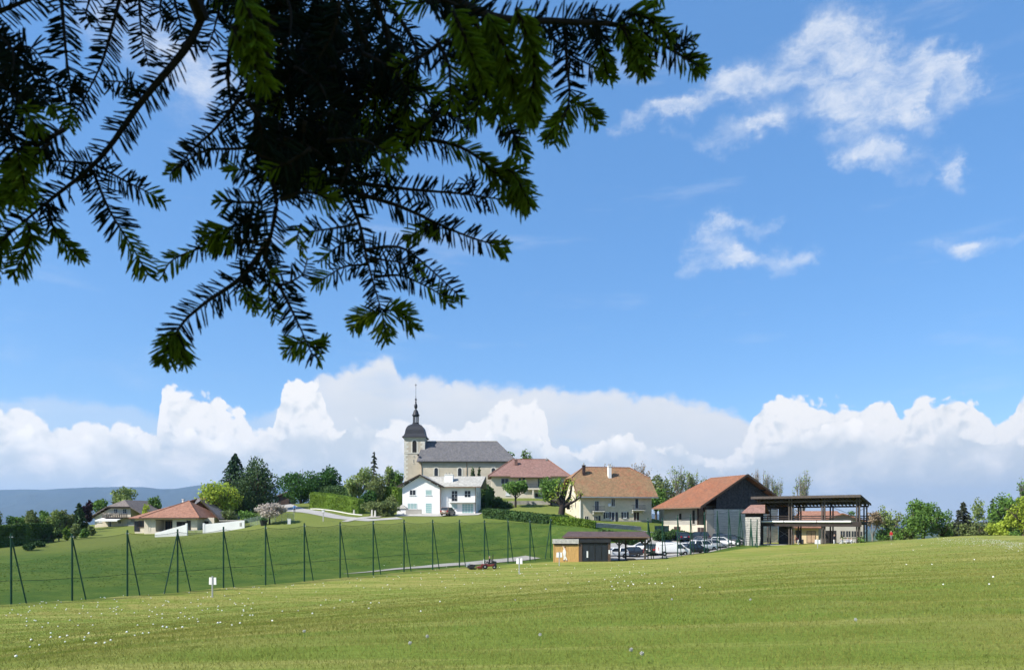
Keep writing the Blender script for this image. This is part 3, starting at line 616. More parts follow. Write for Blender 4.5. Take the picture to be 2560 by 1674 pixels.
tree('golden_shrub','bright yellow green shrub between the two left houses',366,160,1259,wpx=38,m=L_YEL,kind='shrub',n=900)
hedge('clipped_hedge','tall dark hedge at the left edge below the tree row',[px_(-30,124),px_(60,128),px_(118,134)],[3.6,3.6,3.2],2.2,leafmat('mid_hedge_leaf',(.07,.12,.03),.2,.3),4200,.24)
for px, d, top, lb in [(121,131,1327,'leftmost of three dark columnar cypresses by the hedge'),(134,132,1325,'middle one of three dark columnar cypresses by the hedge'),(147,133,1324,'rightmost of three dark columnar cypresses by the hedge')]:
    tree('cypress', lb, px, d, top, wpx=14, m=L_DHEDGE, n=520, trunk=.02, group='columnar cypresses', nl=5)
for px, d, top, wx, m, lb in [(166,136,1312,24,L_HEDGE,'rounded light green shrub right of the cypresses'),(186,139,1306,32,L_OLIVE,'largest rounded shrub on the bank below the chalet'),(212,144,1311,26,L_MID,'low green shrub on the bank close to the chalet'),(70,118,1352,36,L_DHEDGE,'low dark shrub at the foot of the tall left hedge'),(98,123,1347,30,L_DHEDGE,'small dark shrub at the right end of the tall left hedge'),(230,150,1312,26,L_OLIVE,'small olive shrub beside the chalet corner')]:
    tree('garden_shrub', lb, px, d, top, wpx=wx, m=m, kind='shrub', n=700, nl=6)
# ---- behind the orange roofed house
tree('spruce','tall dark spruce with a pointed top left of the village road',588,178,1134,wpx=170,kind='conifer',m=L_CON,n=6500,trunk=.04)
CORE[0] = .85
tree('yew_tree','broad dark olive conifer in front of the tall spruce',634,165,1149,wpx=116,kind='round',m=L_CON2,n=9000,trunk=-.12,nl=20)
CORE[0] = .7
tree('field_maple','bright yellow green tree left of the dark conifer',548,160,1196,wpx=112,m=L_YEL,n=4800,trunk=.02,nl=16)
tree('field_maple','small yellow green tree between orange roof and maple',516,168,1240,wpx=46,m=L_YEL,n=900,trunk=.1)
for px, d, top, wx, m, lb in [(500,175,1245,30,L_DARK,'small dark tree behind the orange roof'),(575,152,1268,52,L_OLIVE,'low green shrub under the yellow maple'),(620,150,1270,50,L_MID,'low green shrub under the dark conifer'),(648,150,1276,30,L_PALE,'pale shrub left of the blossoming cherry')]:
    tree('garden_shrub', lb, px, d, top, wpx=wx, m=m, kind='shrub', n=900, nl=7)
tree('cherry_tree','blossoming cherry tree with pinkish white flowers on the meadow edge',674,140,1252,wpx=78,m=L_BLOS,n=2400,trunk=.30,nl=12,bark=DBARK)
CORE[0] = .84
tree('lime_tree','big round dark green tree, left and larger crown of the pair',752,188,1174,wpx=136,m=L_DARK,n=6500,trunk=.0,nl=22)
tree('lime_tree','round dark green tree, right and taller crown of the pair',824,190,1162,wpx=72,m=L_DARK,n=3800,trunk=.02,nl=10)
CORE[0] = .62
hedge('clipped_hedge','sunlit clipped hedge beside the village road',[px_(784,169),px_(842,164),px_(884,159.5),px_(904,158.5)],[3.6,3.3,3.1,3.0],2.4,L_HEDGE,8000,.15)
hedge('clipped_hedge','dark clipped hedge behind the sunlit roadside hedge',[px_(788,186),px_(850,184),px_(885,181)],[3.9,4.3,4.3],2.0,L_DHEDGE,2000,.3)
tree('birch_tree','light olive tree with a pale trunk behind the roadside hedge',898,172,1170,wpx=80,m=L_PALE,n=2800,trunk=.25,bark=PBARK)
tree('spruce','thin ragged spruce rising behind the olive trees',935,192,1130,wpx=44,kind='conifer',m=leafmat('sparse_spruce',(.07,.085,.055),.1),n=900,trunk=.2)
tree('broadleaf_tree','grey green tree below the ragged spruce',940,170,1180,wpx=62,m=L_OLIVE,n=2000,trunk=.2,bark=PBARK)
tree('poplar_tree','tall pale green tree just left of the church tower',972,196,1150,wpx=40,m=L_PALE,n=1500,trunk=.1)
tree('poplar_tree','green pointed tree touching the church tower',990,194,1168,wpx=34,m=L_MID,n=1100,trunk=.1)
tree('broadleaf_tree','small green tree behind the lamp post',868,200,1226,wpx=34,m=L_MID,n=600,trunk=.1)
hedge('clipped_hedge','high olive hedge left of the white house',[px_(955,172),px_(1003,170)],[5.0,4.8],3,L_HEDGE,1600,.3)
tree('garden_shrub','round dark shrub between olive trees and white house',918,166,1222,wpx=44,m=L_DARK,kind='shrub',n=1100)
tree('juniper','wide spreading dark juniper beside the white house',965,154,1243,wpx=108,m=L_OLIVE,kind='shrub',n=3200,depth_r=3.0)
tree('garden_shrub','olive shrub above the spreading juniper',978,165,1226,wpx=36,m=L_OLIVE,kind='shrub',n=800)
for px, top, lb in [(1184,1174,'left one of two dark yews behind the white house roof'),(1198,1172,'right one of two dark yews behind the white house roof')]:
    tree('yew_tree', lb, px, 178, top, wpx=18, m=L_CON2, n=700, trunk=.02, nl=5)
hedge('clipped_hedge','dark rounded hedge against the right side of the white house',[px_(1206,170),px_(1224,168)],[5.2,4.0],3,L_DHEDGE,1400,.3)
tree('garden_shrub','dark round shrub below the red roofed house',1242,168,1240,wpx=48,m=L_DHEDGE,kind='shrub',n=1200)
tree('garden_shrub','very dark bush at the terrace wall right of the white house',1262,166,1248,wpx=36,m=L_DHEDGE,kind='shrub',n=900)
tree('broadleaf_tree','dark green tree top showing right of the church roof',1281,228,1114,wpx=34,m=L_MID,n=900,trunk=.3)
tree('broadleaf_tree','sparse green tree top above the red roof',1322,228,1120,wpx=36,m=L_MID,kind='bare',n=260,trunk=.4)
tree('fruit_tree','round light green fruit tree in front of the red roofed house',1289,166,1194,wpx=66,m=L_MID,n=2200,trunk=.30,bark=DBARK,nl=12)
tree('fruit_tree','light green fruit tree left of the beige farmhouse gable',1378,168,1192,wpx=70,m=L_MID,n=2200,trunk=.16,bark=DBARK,nl=12)
hedge('clipped_hedge','long clipped hedge sloping down below the terraced garden',[px_(1213,141),px_(1290,136),px_(1360,132),px_(1418,130)],[1.75,1.7,1.6,1.5],1.5,L_DHEDGE,3000,.22)
hedge('clipped_hedge','low green hedge in front of the farmhouse',[px_(1378,129.5),px_(1440,127.5),px_(1488,126.5)],[1.3,1.3,1.2],1.4,L_HEDGE,1700,.2)
# ---- behind farmhouse and barn
for px, d, top, wx, kind, m, n, lb in [(1520,190,1158,40,'bare',L_BROWN,200,'bare brown tree top above the farmhouse roof ridge'),(1600,192,1156,60,'bare',L_BROWN,500,'bare tree behind the right end of the farmhouse roof'),
  (1690,196,1162,96,'round',L_SPARSE,1100,'wide pale tree crown between farmhouse and barn roofs'),(1725,182,1205,56,'round',L_OLIVE,900,'olive tree touching the left slope of the barn roof'),(1655,186,1172,70,'round',L_OLIVE,1900,'olive green tree right behind the farmhouse eave'),(1640,174,1215,60,'round',L_MID,1700,'green tree between farmhouse and barn'),(1700,188,1158,70,'bare',L_SPARSE,700,'half bare tree with pale branches behind the barn roof'),
  (1735,190,1176,60,'bare',L_SPARSE,900,'sparse green tree at the left end of the barn ridge'),(1665,180,1240,40,'shrub',L_DARK,700,'dark bush in the gap between farmhouse and barn'),
  (1886,205,1166,36,'bare',L_BROWN,200,'leftmost bare poplar behind the barn gable'),(1912,206,1172,26,'bare',L_SPARSE,160,'thin bare poplar next to the barn gable'),(1938,204,1184,34,'bare',L_SPARSE,420,'bare poplar with young leaves right of the barn gable'),
  (2002,200,1172,50,'bare',L_SPARSE,480,'tall upright bare tree rising above the pavilion roof'),(1975,190,1270,60,'bare',L_BROWN,300,'bare bush seen through the upper deck of the pavilion'),
  (2130,175,1278,30,'round',L_MID,600,'small green tree seen through the right end of the pavilion')]:
    tree('bare_tree' if kind == 'bare' else 'broadleaf_tree', lb, px, d, top, wpx=wx, kind=kind, m=m, n=n, trunk=.25 if kind == 'bare' else .1, bark=PBARK if kind == 'bare' else BARK, size=None if kind != 'bare' else .26)
# ---- right edge
for nm, px, d, top, wx, kind, m, n, tr, lb in [
  ('bare_tree',2181,150,1280,44,'bare',L_BROWN,900,.3,'brownish budding tree right beside the pavilion'),('broadleaf_tree',2224,152,1254,70,'round',L_PALE,1500,.1,'pale green tree behind the walker in red'),
  ('broadleaf_tree',2228,150,1305,80,'round',L_MID,1600,.02,'low green thicket behind the walker in red'),('broadleaf_tree',2308,144,1244,104,'round',L_MID,4600,.02,'large green tree in the middle of the right skyline'),('broadleaf_tree',2356,146,1270,62,'round',L_MID,1500,.1,'arching green tree at the right of the largest skyline tree'),
  ('bare_tree',2375,176,1295,40,'bare',L_PALE,500,.1,'hazy sparse tree in the skyline gap'),('broadleaf_tree',2368,156,1318,60,'round',L_OLIVE,900,.02,'low olive thicket filling the skyline gap'),('spruce',2408,146,1256,110,'conifer',leafmat('brownish_spruce',(.04,.048,.03),.1),2400,.02,'dark brownish spruce on the right skyline'),
  ('broadleaf_tree',2448,152,1254,64,'round',L_PALE,1700,.05,'pale green tree right of the brownish spruce'),('spruce',2482,156,1248,70,'conifer',L_CON2,1400,.05,'small spruce tip between the pale skyline trees'),('broadleaf_tree',2465,146,1292,60,'round',L_OLIVE,1700,.02,'olive thicket under the small spruce tip'),
  ('broadleaf_tree',2520,144,1230,96,'round',L_MID,4200,.02,'tall fresh green tree near the right edge'),('broadleaf_tree',2560,136,1224,80,'round',L_YEL,3600,.02,'yellow green tree at the right edge'),('bare_tree',2562,150,1188,36,'bare',L_MID,400,.3,'thin leafy sprig rising highest at the right edge'),
  ('broadleaf_tree',2270,150,1300,60,'round',L_OLIVE,1200,.01,'low olive thicket right of the walker in red'),('broadleaf_tree',2430,144,1300,70,'round',L_OLIVE,1500,.01,'low thicket at the right foot of the brownish spruce'),('broadleaf_tree',2545,138,1290,80,'round',L_MID,1800,.01,'green bush under the yellow green tree at the right edge'),
  ('broadleaf_tree',2610,140,1240,90,'round',L_MID,2200,.02,'green tree just past the right edge'),('broadleaf_tree',2500,140,1296,70,'round',L_YEL,1500,.01,'low yellow green bush on the crest at right')]:
    tree(nm, lb, px, d, top, wpx=wx, kind=kind, m=m, n=n, trunk=tr, bark=PBARK if nm == 'bare_tree' else BARK)
# ---- pollarded tree in front of the farmhouse gable
def pollard():
    d = 134.; b = on(1404, d); t = empty('pollard_tree', b); tag(t, 'old pollarded tree with thick dark trunk before the farmhouse gable', 'tree'); segs = []
    q = lambda px, py, dy=0: Vector((P(px, py, d + dy) - b))
    T = [(1404,1306),(1403,1285),(1406,1262)]
    segs += [(q(*T[0]), q(*T[1]), .80, .62), (q(*T[1]), q(*T[2]), .62, .55)]
    knobs = []
    for path in ([(1406,1264),(1392,1254),(1378,1250)], [(1403,1266),(1396,1245),(1394,1232),(1397,1215)], [(1408,1264),(1410,1240),(1414,1222)], [(1410,1264),(1424,1242),(1428,1222),(1430,1213)], [(1410,1266),(1424,1258),(1440,1250),(1452,1241)], [(1420,1262),(1421,1272)], [(1406,1262),(1402,1238),(1408,1228)]):
        dy = random.uniform(-2, 2); r = .36
        for i in range(len(path) - 1):
            segs.append((q(*path[i], dy * i / len(path)), q(*path[i + 1], dy * (i + 1) / len(path)), r, r * .72)); r *= .72
        knobs.append(q(*path[-1], dy)); knobs.append(q(*path[-2], dy * .7))
    for k in knobs:
        for i in range(10):
            e = k + Vector((random.gauss(0, .35), random.gauss(0, .35), random.uniform(.3, 1.3))); segs.append((k, e, .05, .02))
    segs_mesh(segs, 7).build('trunk', DBARK, t, smooth=True)
    pts = np.concatenate([np.array(k) + rng.normal(size=(26, 3)) * np.array([.45, .45, .55]) + np.array([0, 0, .6]) for k in knobs])
    V, Fc = leaves(pts, .22); obj('crown', np_mesh('crown', V, Fc), L_YEL, t)
pollard()
# ------------------------------------------------------------------ grass blades, daisies
def grass():
    C, W_, H_ = [], [], []
    for d0, d1, dens, ww, hh in ((6.5, 12, 1300, .007, .055), (12, 20, 620, .011, .06), (20, 36, 190, .020, .07), (36, 64, 60, .036, .08), (64, 112, 20, .060, .085)):
        A = (d1 * d1 - d0 * d0) * .72; n = int(A * dens); y = np.sqrt(rng.random(n) * (d1 * d1 - d0 * d0) + d0 * d0); x = y * rng.uniform(-.73, .73, n)
        clump = .5 + .5 * np.sin(x * 1.9 + 2 * np.sin(y * .8)) * np.sin(y * 2.3 + 1.7 * np.sin(x * .7)); keep = rng.random(n) < .35 + .65 * clump
        keep &= rng.random(n) < np.clip((112 - y) / 55, 0, 1); x, y = x[keep], y[keep]; keep = (x - FA.x) * nf_.x + (y - FA.y) * nf_.y < -.2; keep &= (y < 94) | (x > 36 + .3 * (y - 94)); keep &= ~((y > 92) & (x < 36)); x, y = x[keep], y[keep]
        C.append(np.stack([x, y, Gv(x, y) - .005], -1)); W_.append(np.full(len(x), ww)); H_.append(hh * (.35 + .65 * rng.random(len(x)) + .5 * (rng.random(len(x)) > .97)))
    C, W_, H_ = np.concatenate(C), np.concatenate(W_), np.concatenate(H_); n = len(C); g = rng.random(n) * 6.283
    a = np.stack([np.cos(g), np.sin(g), 0 * g], -1) * W_[:, None] * .5; lean = rng.normal(size=(n, 3)) * np.array([.5, .5, 0]) * H_[:, None]; lean[:, 2] = H_
    V = np.stack([C - a, C + a, C + lean], 1).reshape(-1, 3)
    m = mat('grass_blades', (.160, .210, .032), .8, .3, .5, c2=(.292, .266, .074), spec=.12, trans=.4, island=.35)
    o = obj('lawn_grass', np_mesh('lawn_grass', V, np.arange(3 * n).reshape(n, 3)), m); tag(o, 'short mown grass blades covering the near lawn', 'grass', kind='stuff')
grass()
def meadow():
    n = 110000; y = rng.uniform(56, 160, n); x = rng.uniform(-66, 30, n); keep = ((x - FA.x) * nf_.x + (y - FA.y) * nf_.y > 6.5) & (x < 2 + .3 * (y - 97)) & (np.abs(x) < .72 * y) & (y < 137 - .12 * np.abs(x + 20)); x, y = x[keep], y[keep]; n = len(x)
    C = np.stack([x, y, Gv(x, y) - .02], -1); h = .02 + .08 * rng.random(n) ** 2; g = rng.random(n) * 6.283; a = np.stack([np.cos(g), np.sin(g), 0 * g], -1) * (.05 + .08 * rng.random(n))[:, None]; ln = rng.normal(size=(n, 3)) * .12; ln[:, 2] = h
    V = np.stack([C - a, C + a, C + ln], 1).reshape(-1, 3); m = mat('meadow_blades', (.072, .130, .020), .85, .3, .12, c2=(.125, .160, .038), spec=.1, trans=.4, island=.25)
    o = obj('meadow_grass', np_mesh('meadow_grass', V, np.arange(3 * n).reshape(n, 3)), m); tag(o, 'long uneven meadow grass on the slope behind the netting fence', 'grass', kind='stuff')
meadow()
# ------------------------------------------------------------------ building helpers
def opening(parent, x, z, wd, h, y=0.0, rz=0.0, name='window', fm=FRAMEW, pm=GLASS, mull=1, bars=0, f=.07, sill=True, arch=False):
    """framed opening on a wall whose outer face looks along -y (turned by rz); x, z = bottom centre"""
    mb = MB(); a, b = -wd / 2, wd / 2
    if arch:
        k = 10; r = wd / 2; arc = [(r * math.cos(math.pi * i / k), h - r + r * math.sin(math.pi * i / k)) for i in range(k + 1)]; ro = r + f * 2.2; oarc = [(ro * math.cos(math.pi * i / k), h - r + ro * math.sin(math.pi * i / k)) for i in range(k + 1)]
        for i in range(k): mb.prism_y([arc[i], oarc[i], oarc[i + 1], arc[i + 1]], -.06, .02)
        mb.box(a - f * 2.2, a, -.06, .02, 0, h - r); mb.box(b, b + f * 2.2, -.06, .02, 0, h - r)
    else:
        mb.box(a, b, -.05, .02, h - f, h).box(a, b, -.05, .02, 0, f).box(a, a + f, -.05, .02, f, h - f).box(b - f, b, -.05, .02, f, h - f)
        for i in range(mull): c = a + wd * (i + 1) / (mull + 1); mb.box(c - f * .5, c + f * .5, -.045, .02, f, h - f)
        for i in range(bars): c = h * (i + 1) / (bars + 1); mb.box(a + f, b - f, -.04, .02, c - f * .35, c + f * .35)
    if sill: mb.box(a - .08, b + .08, -.12, .0, -.07, 0)
    o = mb.build(name, fm, parent, (x, y, z), rz); pb = MB()
    if arch: pb.prism_y([(a, 0), (b, 0)] + arc, -.02, .03)
    else: pb.box(a + f * .5, b - f * .5, -.02, .03, f * .5, h - f * .5)
    pb.build('pane' if pm is GLASS else 'panel', pm, o); return o
def shutter(parent, x, z, wd, h, y=0.0, rz=0.0, m=NAVY):
    mb = MB().box(-wd / 2, wd / 2, -.06, -.005, 0, h)
    for i in range(int(h / .12)): mb.box(-wd / 2 + .05, wd / 2 - .05, -.075, -.06, .05 + i * .12, .11 + i * .12)
    return mb.build('shutter', m, parent, (x, y, z), rz)
def railing(parent, x0, x1, y, z, h=1.0, m=METAL, side=None, n=None):
    mb = MB().box(x0, x1, y - .02, y + .02, z + h - .05, z + h).box(x0, x1, y - .015, y + .015, z + .08, z + .12); n = n or int(abs(x1 - x0) / .13)
    for i in range(n + 1): x = x0 + (x1 - x0) * i / n; mb.box(x - .012, x + .012, y - .012, y + .012, z + .1, z + h - .05)
    if side:
        for x in (x0, x1): mb.box(x - .02, x + .02, y, y + side, z + h - .05, z + h).box(x - .015, x + .015, y, y + side, z + .08, z + .12)
    return mb.build('railing', m, parent)
def chimney(parent, x, y, z0, z1, wd, dp, m, pots=1, name='chimney', cap=True):
    mb = MB().box(x - wd / 2, x + wd / 2, y - dp / 2, y + dp / 2, z0, z1 - .12)
    if cap: mb.box(x - wd / 2 - .07, x + wd / 2 + .07, y - dp / 2 - .07, y + dp / 2 + .07, z1 - .12, z1)
    o = mb.build(name, m, parent)
    for i in range(pots): c = x - wd / 2 + wd * (i + .5) / pots; MB().lathe([(.11, z1), (.10, z1 + .35), (.13, z1 + .36), (.13, z1 + .42)], 8, (c, y)).build('chimney_pot', DSTONE, o)
    return o
def quoins(parent, x, y, z0, z1, step, a, b, sgn=1, m=STONE, proud=.035):
    """dressed stones up a corner, long and short in turn; sgn +1 runs to +x from the corner"""
    i = 0; z = z0
    while z + step <= z1:
        ln = a if i % 2 else b; x0, x1 = (x - proud, x + ln) if sgn > 0 else (x - ln, x + proud)
        MB().box(x0, x1, y - proud, y + .3, z + .02, z + step - .02).build('quoin', m, parent); z += step; i += 1
# ------------------------------------------------------------------ church
def church():
    d = 212.; x0 = (1053 - CX) / F * d; b = Vector((x0, d, 7.9)); t = empty('church', b); tag(t, 'beige village church with slate roof and domed bell tower', 'church')
    L_, W_, zb = 26.9, 13.0, 7.9; Z = lambda py, dd=d: EYE + (YH - py) / F * dd - zb
    ze = Z(1152.7); zr = Z(1103, d + 6.5)
    MB().box(0, L_, 0, W_, -2, ze + .35).build('nave_wall', BEIGE, t)
    e = .65; x_l, x_r, hipx = -1.25, L_ + .7, 6.2
    rf = MB(); RL, RRg = (-.2, W_ / 2, zr), (L_ - hipx + 1.0, W_ / 2, zr)
    rf.slab([(x_l, -e, ze), (x_r, -e, ze), RRg, RL], .22).slab([(x_r, W_ + e, ze), (x_l, W_ + e, ze), RL, RRg], .22).slab([(x_r, -e, ze), (x_r, W_ + e, ze), RRg], .22).slab([(x_l, W_ + e, ze), (x_l, -e, ze), RL], .22)
    roof = rf.build('roof', SLATE_SHADE, t)
    MB().box(x_l, x_r, -e - .12, -e + .02, ze - .22, ze - .04).build('gutter', ZINC, roof)
    MB().tube([(RL[0], RL[1], zr + .05), (RRg[0], RRg[1], zr + .05)], .14, 6).build('ridge', DSTONE, roof)
    MB().box(-.03, L_ + .02, -.05, 0, ze - 1.1, ze - .2).build('cornice', GREYW, t)
    for px in (1090.5, 1149.5, 1233.5): opening(t, (px - 1053) * d / F, Z(1189.5), 1.05, 2.35, name='window', fm=STONE, arch=True, mull=0, f=.14, sill=True)
    for px in (1053.5, 1166): MB().tube([((px - 1053) * d / F + .1, -.1, ze - .2), ((px - 1053) * d / F + .1, -.1, -1)], .09, 6).build('downpipe', GUTTER, t)
    MB().box(-1.1, -.7, 0, .9, Z(1135) - .4, Z(1135)).build('roof_vent', ZINC, roof)
    # tower
    ty = 3.6; dd = d + ty; k = dd / F; tx0, tx1 = (1010.6 - CX) * k - x0, (1062 - CX) * k - x0; tw = tx1 - tx0; Zt = lambda py: EYE + (YH - py) * k - zb
    zt = Zt(1092.5); zs = Zt(1131.5)
    tower = MB().box(tx0, tx1, ty, ty + tw, -2, zt).build('tower', BEIGE, t)
    MB().box(tx0 - .1, tx1 + .1, ty - .1, ty + tw + .1, zs - .18, zs + .12).build('string_course', STONE, tower)
    MB().box(tx0 - .12, tx1 + .12, ty - .12, ty + tw + .12, zt - .55, zt).build('cornice', STONE, tower)
    quoins(tower, tx0, ty, 0, zs - .3, .62, .55, 1.05); quoins(tower, tx0, ty, zs + .25, zt - .7, .62, .7, 1.25); quoins(tower, tx1, ty, zs + .25, zt - .7, .62, .7, 1.25, -1)
    for rz, xx, yy in ((0, tx0 + tw * .5, ty), (R(90), tx1, ty + tw / 2)):
        o = opening(tower, xx, Zt(1130.5), 1.25, 3.5, y=yy, rz=rz, name='bell_opening', fm=STONE, pm=DARK, arch=True, mull=0, f=.16)
        for i in range(7): MB().box(-.6, .6, -.05, .0, .25 + i * .4, .33 + i * .4).build('louvre', DWOOD, o)
    opening(tower, tx0 + tw * .46, Zt(1157), .32, 1.1, y=ty, name='slit_window', fm=STONE, pm=DARK, mull=0, f=.08)
    opening(tower, tx0 + tw * .47, Zt(1141), .36, .36, y=ty, name='slit_window', fm=STONE, pm=DARK, mull=0, f=.08)
    cx, cy = tx0 + tw / 2, ty + tw / 2
    dome = MB()
    prof = [(1.20, 1093), (1.17, 1090.5), (1.04, 1087.5), (.965, 1083), (.93, 1078), (.885, 1072), (.80, 1066.5), (.66, 1062), (.46, 1059), (.33, 1057.2), (.32, 1056)]
    ring = [[(cx + sx * f * tw / 2, cy + sy * f * tw / 2, Zt(py)) for sx, sy in ((-1, -1), (1, -1), (1, 1), (-1, 1))] for f, py in prof]
    for a, c in zip(ring, ring[1:]): dome.hexa(a, c)
    dome = dome.build('dome', ZINC, t)
    lan = MB()
    for i in range(8):
        g = math.pi * (i + .5) / 4; lan.tube([(cx + .78 * math.cos(g), cy + .78 * math.sin(g), Zt(1057)), (cx + .78 * math.cos(g), cy + .78 * math.sin(g), Zt(1034.5))], .12, 6)
    lan.lathe([(.98, Zt(1057)), (.98, Zt(1053.5)), (.9, Zt(1053))], 8, (cx, cy)).lathe([(.95, Zt(1037)), (.95, Zt(1034.5))], 8, (cx, cy))
    lan = lan.build('lantern', ZINC, t)
    pr = [(1.18, 1034.8), (1.10, 1033.4), (.90, 1031), (.80, 1027.5), (.66, 1023.5), (.42, 1020.5), (.22, 1019), (.20, 1018), (.40, 1016), (.50, 1012), (.44, 1008), (.26, 1004.5), (.16, 1002), (.30, 1000.8), (.16, 999.4), (.12, 997), (.30, 995), (.30, 993.6), (.10, 991), (.05, 985), (.045, 962)]
    MB().lathe([(r, Zt(py)) for r, py in pr], 12, (cx, cy)).build('spire', ZINC, t, smooth=True)
    zc = Zt(958); MB().box(cx - .05, cx + .05, cy - .05, cy + .05, zc - .5, zc + .55).box(cx - .32, cx + .32, cy - .04, cy + .04, zc - .02, zc + .1).build('weather_cross', ZINC, t)
church()
# ------------------------------------------------------------------ white house
def white_house():
    d = 159.; k = d / F; x0 = (1006 - CX) * k; zb = EYE + (YH - 1283) * k; t = empty('white_house', (x0, d, zb), R(-6)); tag(t, 'white two storey house with grey tiled roofs and teal shutters', 'house')
    X = lambda zx: ((zx / 4.096 + 860) - 1006) * k / math.cos(R(6)) ; Z = lambda zy: (1283 - (zy / 4.096 + 930)) * k
    wl = X(985); ap = X(785); ze, za = Z(1168), Z(1047); D = 9.5; zl = Z(1175)
    MB().prism_y([(0, -1.5), (wl, -1.5), (wl, ze - .25), (ap, za - .32), (0, ze - .25)], 0, D).build('wall', WHITE, t)
    sl_ = (za - ze) / (ap + 1.15); ov = 1.15
    rf = MB(); y0, y1 = -.75, D + .6; lz = za - sl_ * (ap + ov); rzz = za - (wl + ov - ap) * sl_
    rf.slab([(-ov, y0, lz), (ap, y0, za), (ap, y1, za), (-ov, y1, lz)], .2).slab([(ap, y0, za), (wl + ov, y0, rzz), (wl + ov, y1, rzz), (ap, y1, za)], .2)
    r1 = rf.build('roof', ROOFG, t)
    brd = MB(); brd.slab([(-ov, y0 - .06, lz + .02), (ap, y0 - .06, za + .02), (ap, y0, za + .02), (-ov, y0, lz + .02)], .3).slab([(ap, y0 - .06, za + .02), (wl + ov, y0 - .06, rzz + .02), (wl + ov, y0, rzz + .02), (ap, y0, za + .02)], .3)
    brd.build('barge_board', DWOOD, r1)
    for xx in (.35, ap - 2.2, ap, ap + 2.2, wl - .35):
        zz = za - abs(xx - ap) * sl_ - .34; MB().box(xx - .08, xx + .08, y0 + .1, .1, zz - .2, zz).build('purlin', FRAMEW, r1)
    # right wing, set back
    rx = X(1345); yb = .9; D2 = 7.6; er = Z(1172); zr = Z(1072) + .35
    MB().box(wl + .002, rx, yb, yb + D2, -1.5, er + .3).build('wing_wall', WHITE, t)
    g = MB().prism_y([(0, 0), (D2, 0), (D2 / 2, zr - er - .55)], -.12, .12).build('wing_gable', WHITE, t, (rx - .12, yb, er + .3), R(90))
    r2 = MB(); xr = rx + 1.3; ym = yb + D2 / 2; xl = ap + .8
    r2.slab([(xl + 1.6, yb - .9, er), (xr, yb - .9, er), (xr + .35, ym, zr), (xl, ym, zr)], .2).slab([(xr, yb + D2 + .7, er), (xl, yb + D2 + .7, er), (xl, ym, zr), (xr + .35, ym, zr)], .2)
    r2 = r2.build('wing_roof', ROOFG, t)
    MB().box(wl + 1.2, xr, yb - 1.02, yb - .9, er - .2, er - .03).build('gutter', GUTTER, r2)
    MB().tube([(xr, yb - .95, er - .25), (xr + .35, ym, zr - .22)], .11, 4).build('barge_board', DWOOD, r2)
    ch = chimney(r2, X(1057), yb + 1.6, Z(1137), Z(1042), X(1100) - X(1013), 1.0, WHITE, 3)
    # openings
    def op(zx0, zx1, zy0, zy1, y=0., **kw): return opening(t, (X(zx0) + X(zx1)) / 2, Z(zy1), X(zx1) - X(zx0), Z(zy0) - Z(zy1), y=y, **kw)
    op(672, 737, 1203, 1260); op(838, 903, 1205, 1262, pm=TEAL, mull=0, bars=3)
    op(652, 750, 1340, 1398, pm=TEAL, mull=2, bars=3); op(838, 903, 1340, 1441, pm=TEAL, mull=0, bars=4, name='door', sill=False)
    op(1097, 1160, 1212, 1322, yb, name='balcony_door', sill=False, bars=2); op(1230, 1295, 1212, 1322, yb, name='balcony_door', sill=False, bars=2)
    op(1095, 1160, 1345, 1394, yb, pm=TEAL, mull=0, bars=3); op(1205, 1323, 1345, 1441, yb, pm=TEAL, mull=3, bars=3, name='garage_door', sill=False)
    for u in (2.2, 4.8): opening(t, rx, Z(1280), .7, 1.3, y=yb + u, rz=R(90))
    opening(t, rx, 0.0, .9, 2.1, y=yb + 3.4, rz=R(90), name='door', pm=TEAL, mull=0, sill=False)
    zf = Z(1325); bal = MB().box(X(1075), rx + .05, yb - 1.15, yb, zf - .18, zf).build('balcony', WHITE, t)
    MB().box(X(1170), rx + .05, yb - 1.15, yb - 1.05, zf, zf + .92).build('parapet', WHITE, bal); railing(bal, X(1075), X(1168), yb - 1.1, zf, .95)
    MB().tube([(rx - .02, yb - .12, er), (rx - .02, yb - .12, 0)], .07, 6).build('downpipe', GUTTER, t); MB().tube([(wl + .12, -.1, ze), (wl + .12, -.1, 0)], .07, 6).build('downpipe', GUTTER, t)
    # little store hut and garden wall
    h = empty('garden_store', (x0 + X(550), d - 1.5 + .3, zb - .1), R(-6)); tag(h, 'tiny white store hut with grey pyramid roof left of the white house', 'hut')
    MB().box(0, 2.0, 0, 1.8, -.4, 1.15).build('wall', WHITE, h); MB().hexa([(-.2, -.2, 1.15), (2.2, -.2, 1.15), (2.2, 2.0, 1.15), (-.2, 2.0, 1.15)], [(.97, .87, 2.05), (1.03, .87, 2.05), (1.03, .93, 2.05), (.97, .93, 2.05)]).build('roof', ROOFG, h)
    MB().box(1.98, 2.05, -.08, .0, 0, 1.1).build('downpipe', METAL, h)
    g = empty('garden_wall', (x0 + X(645), d - 1.9, zb - .1), R(-6)); tag(g, 'low grey wall in front of the white house garage', 'wall'); MB().box(0, 3.4, 0, .25, -.5, .92).build('wall', GREYW, g); MB().box(-.04, 3.44, -.04, .29, .92, 1.0).build('coping', CONC, g)
white_house()
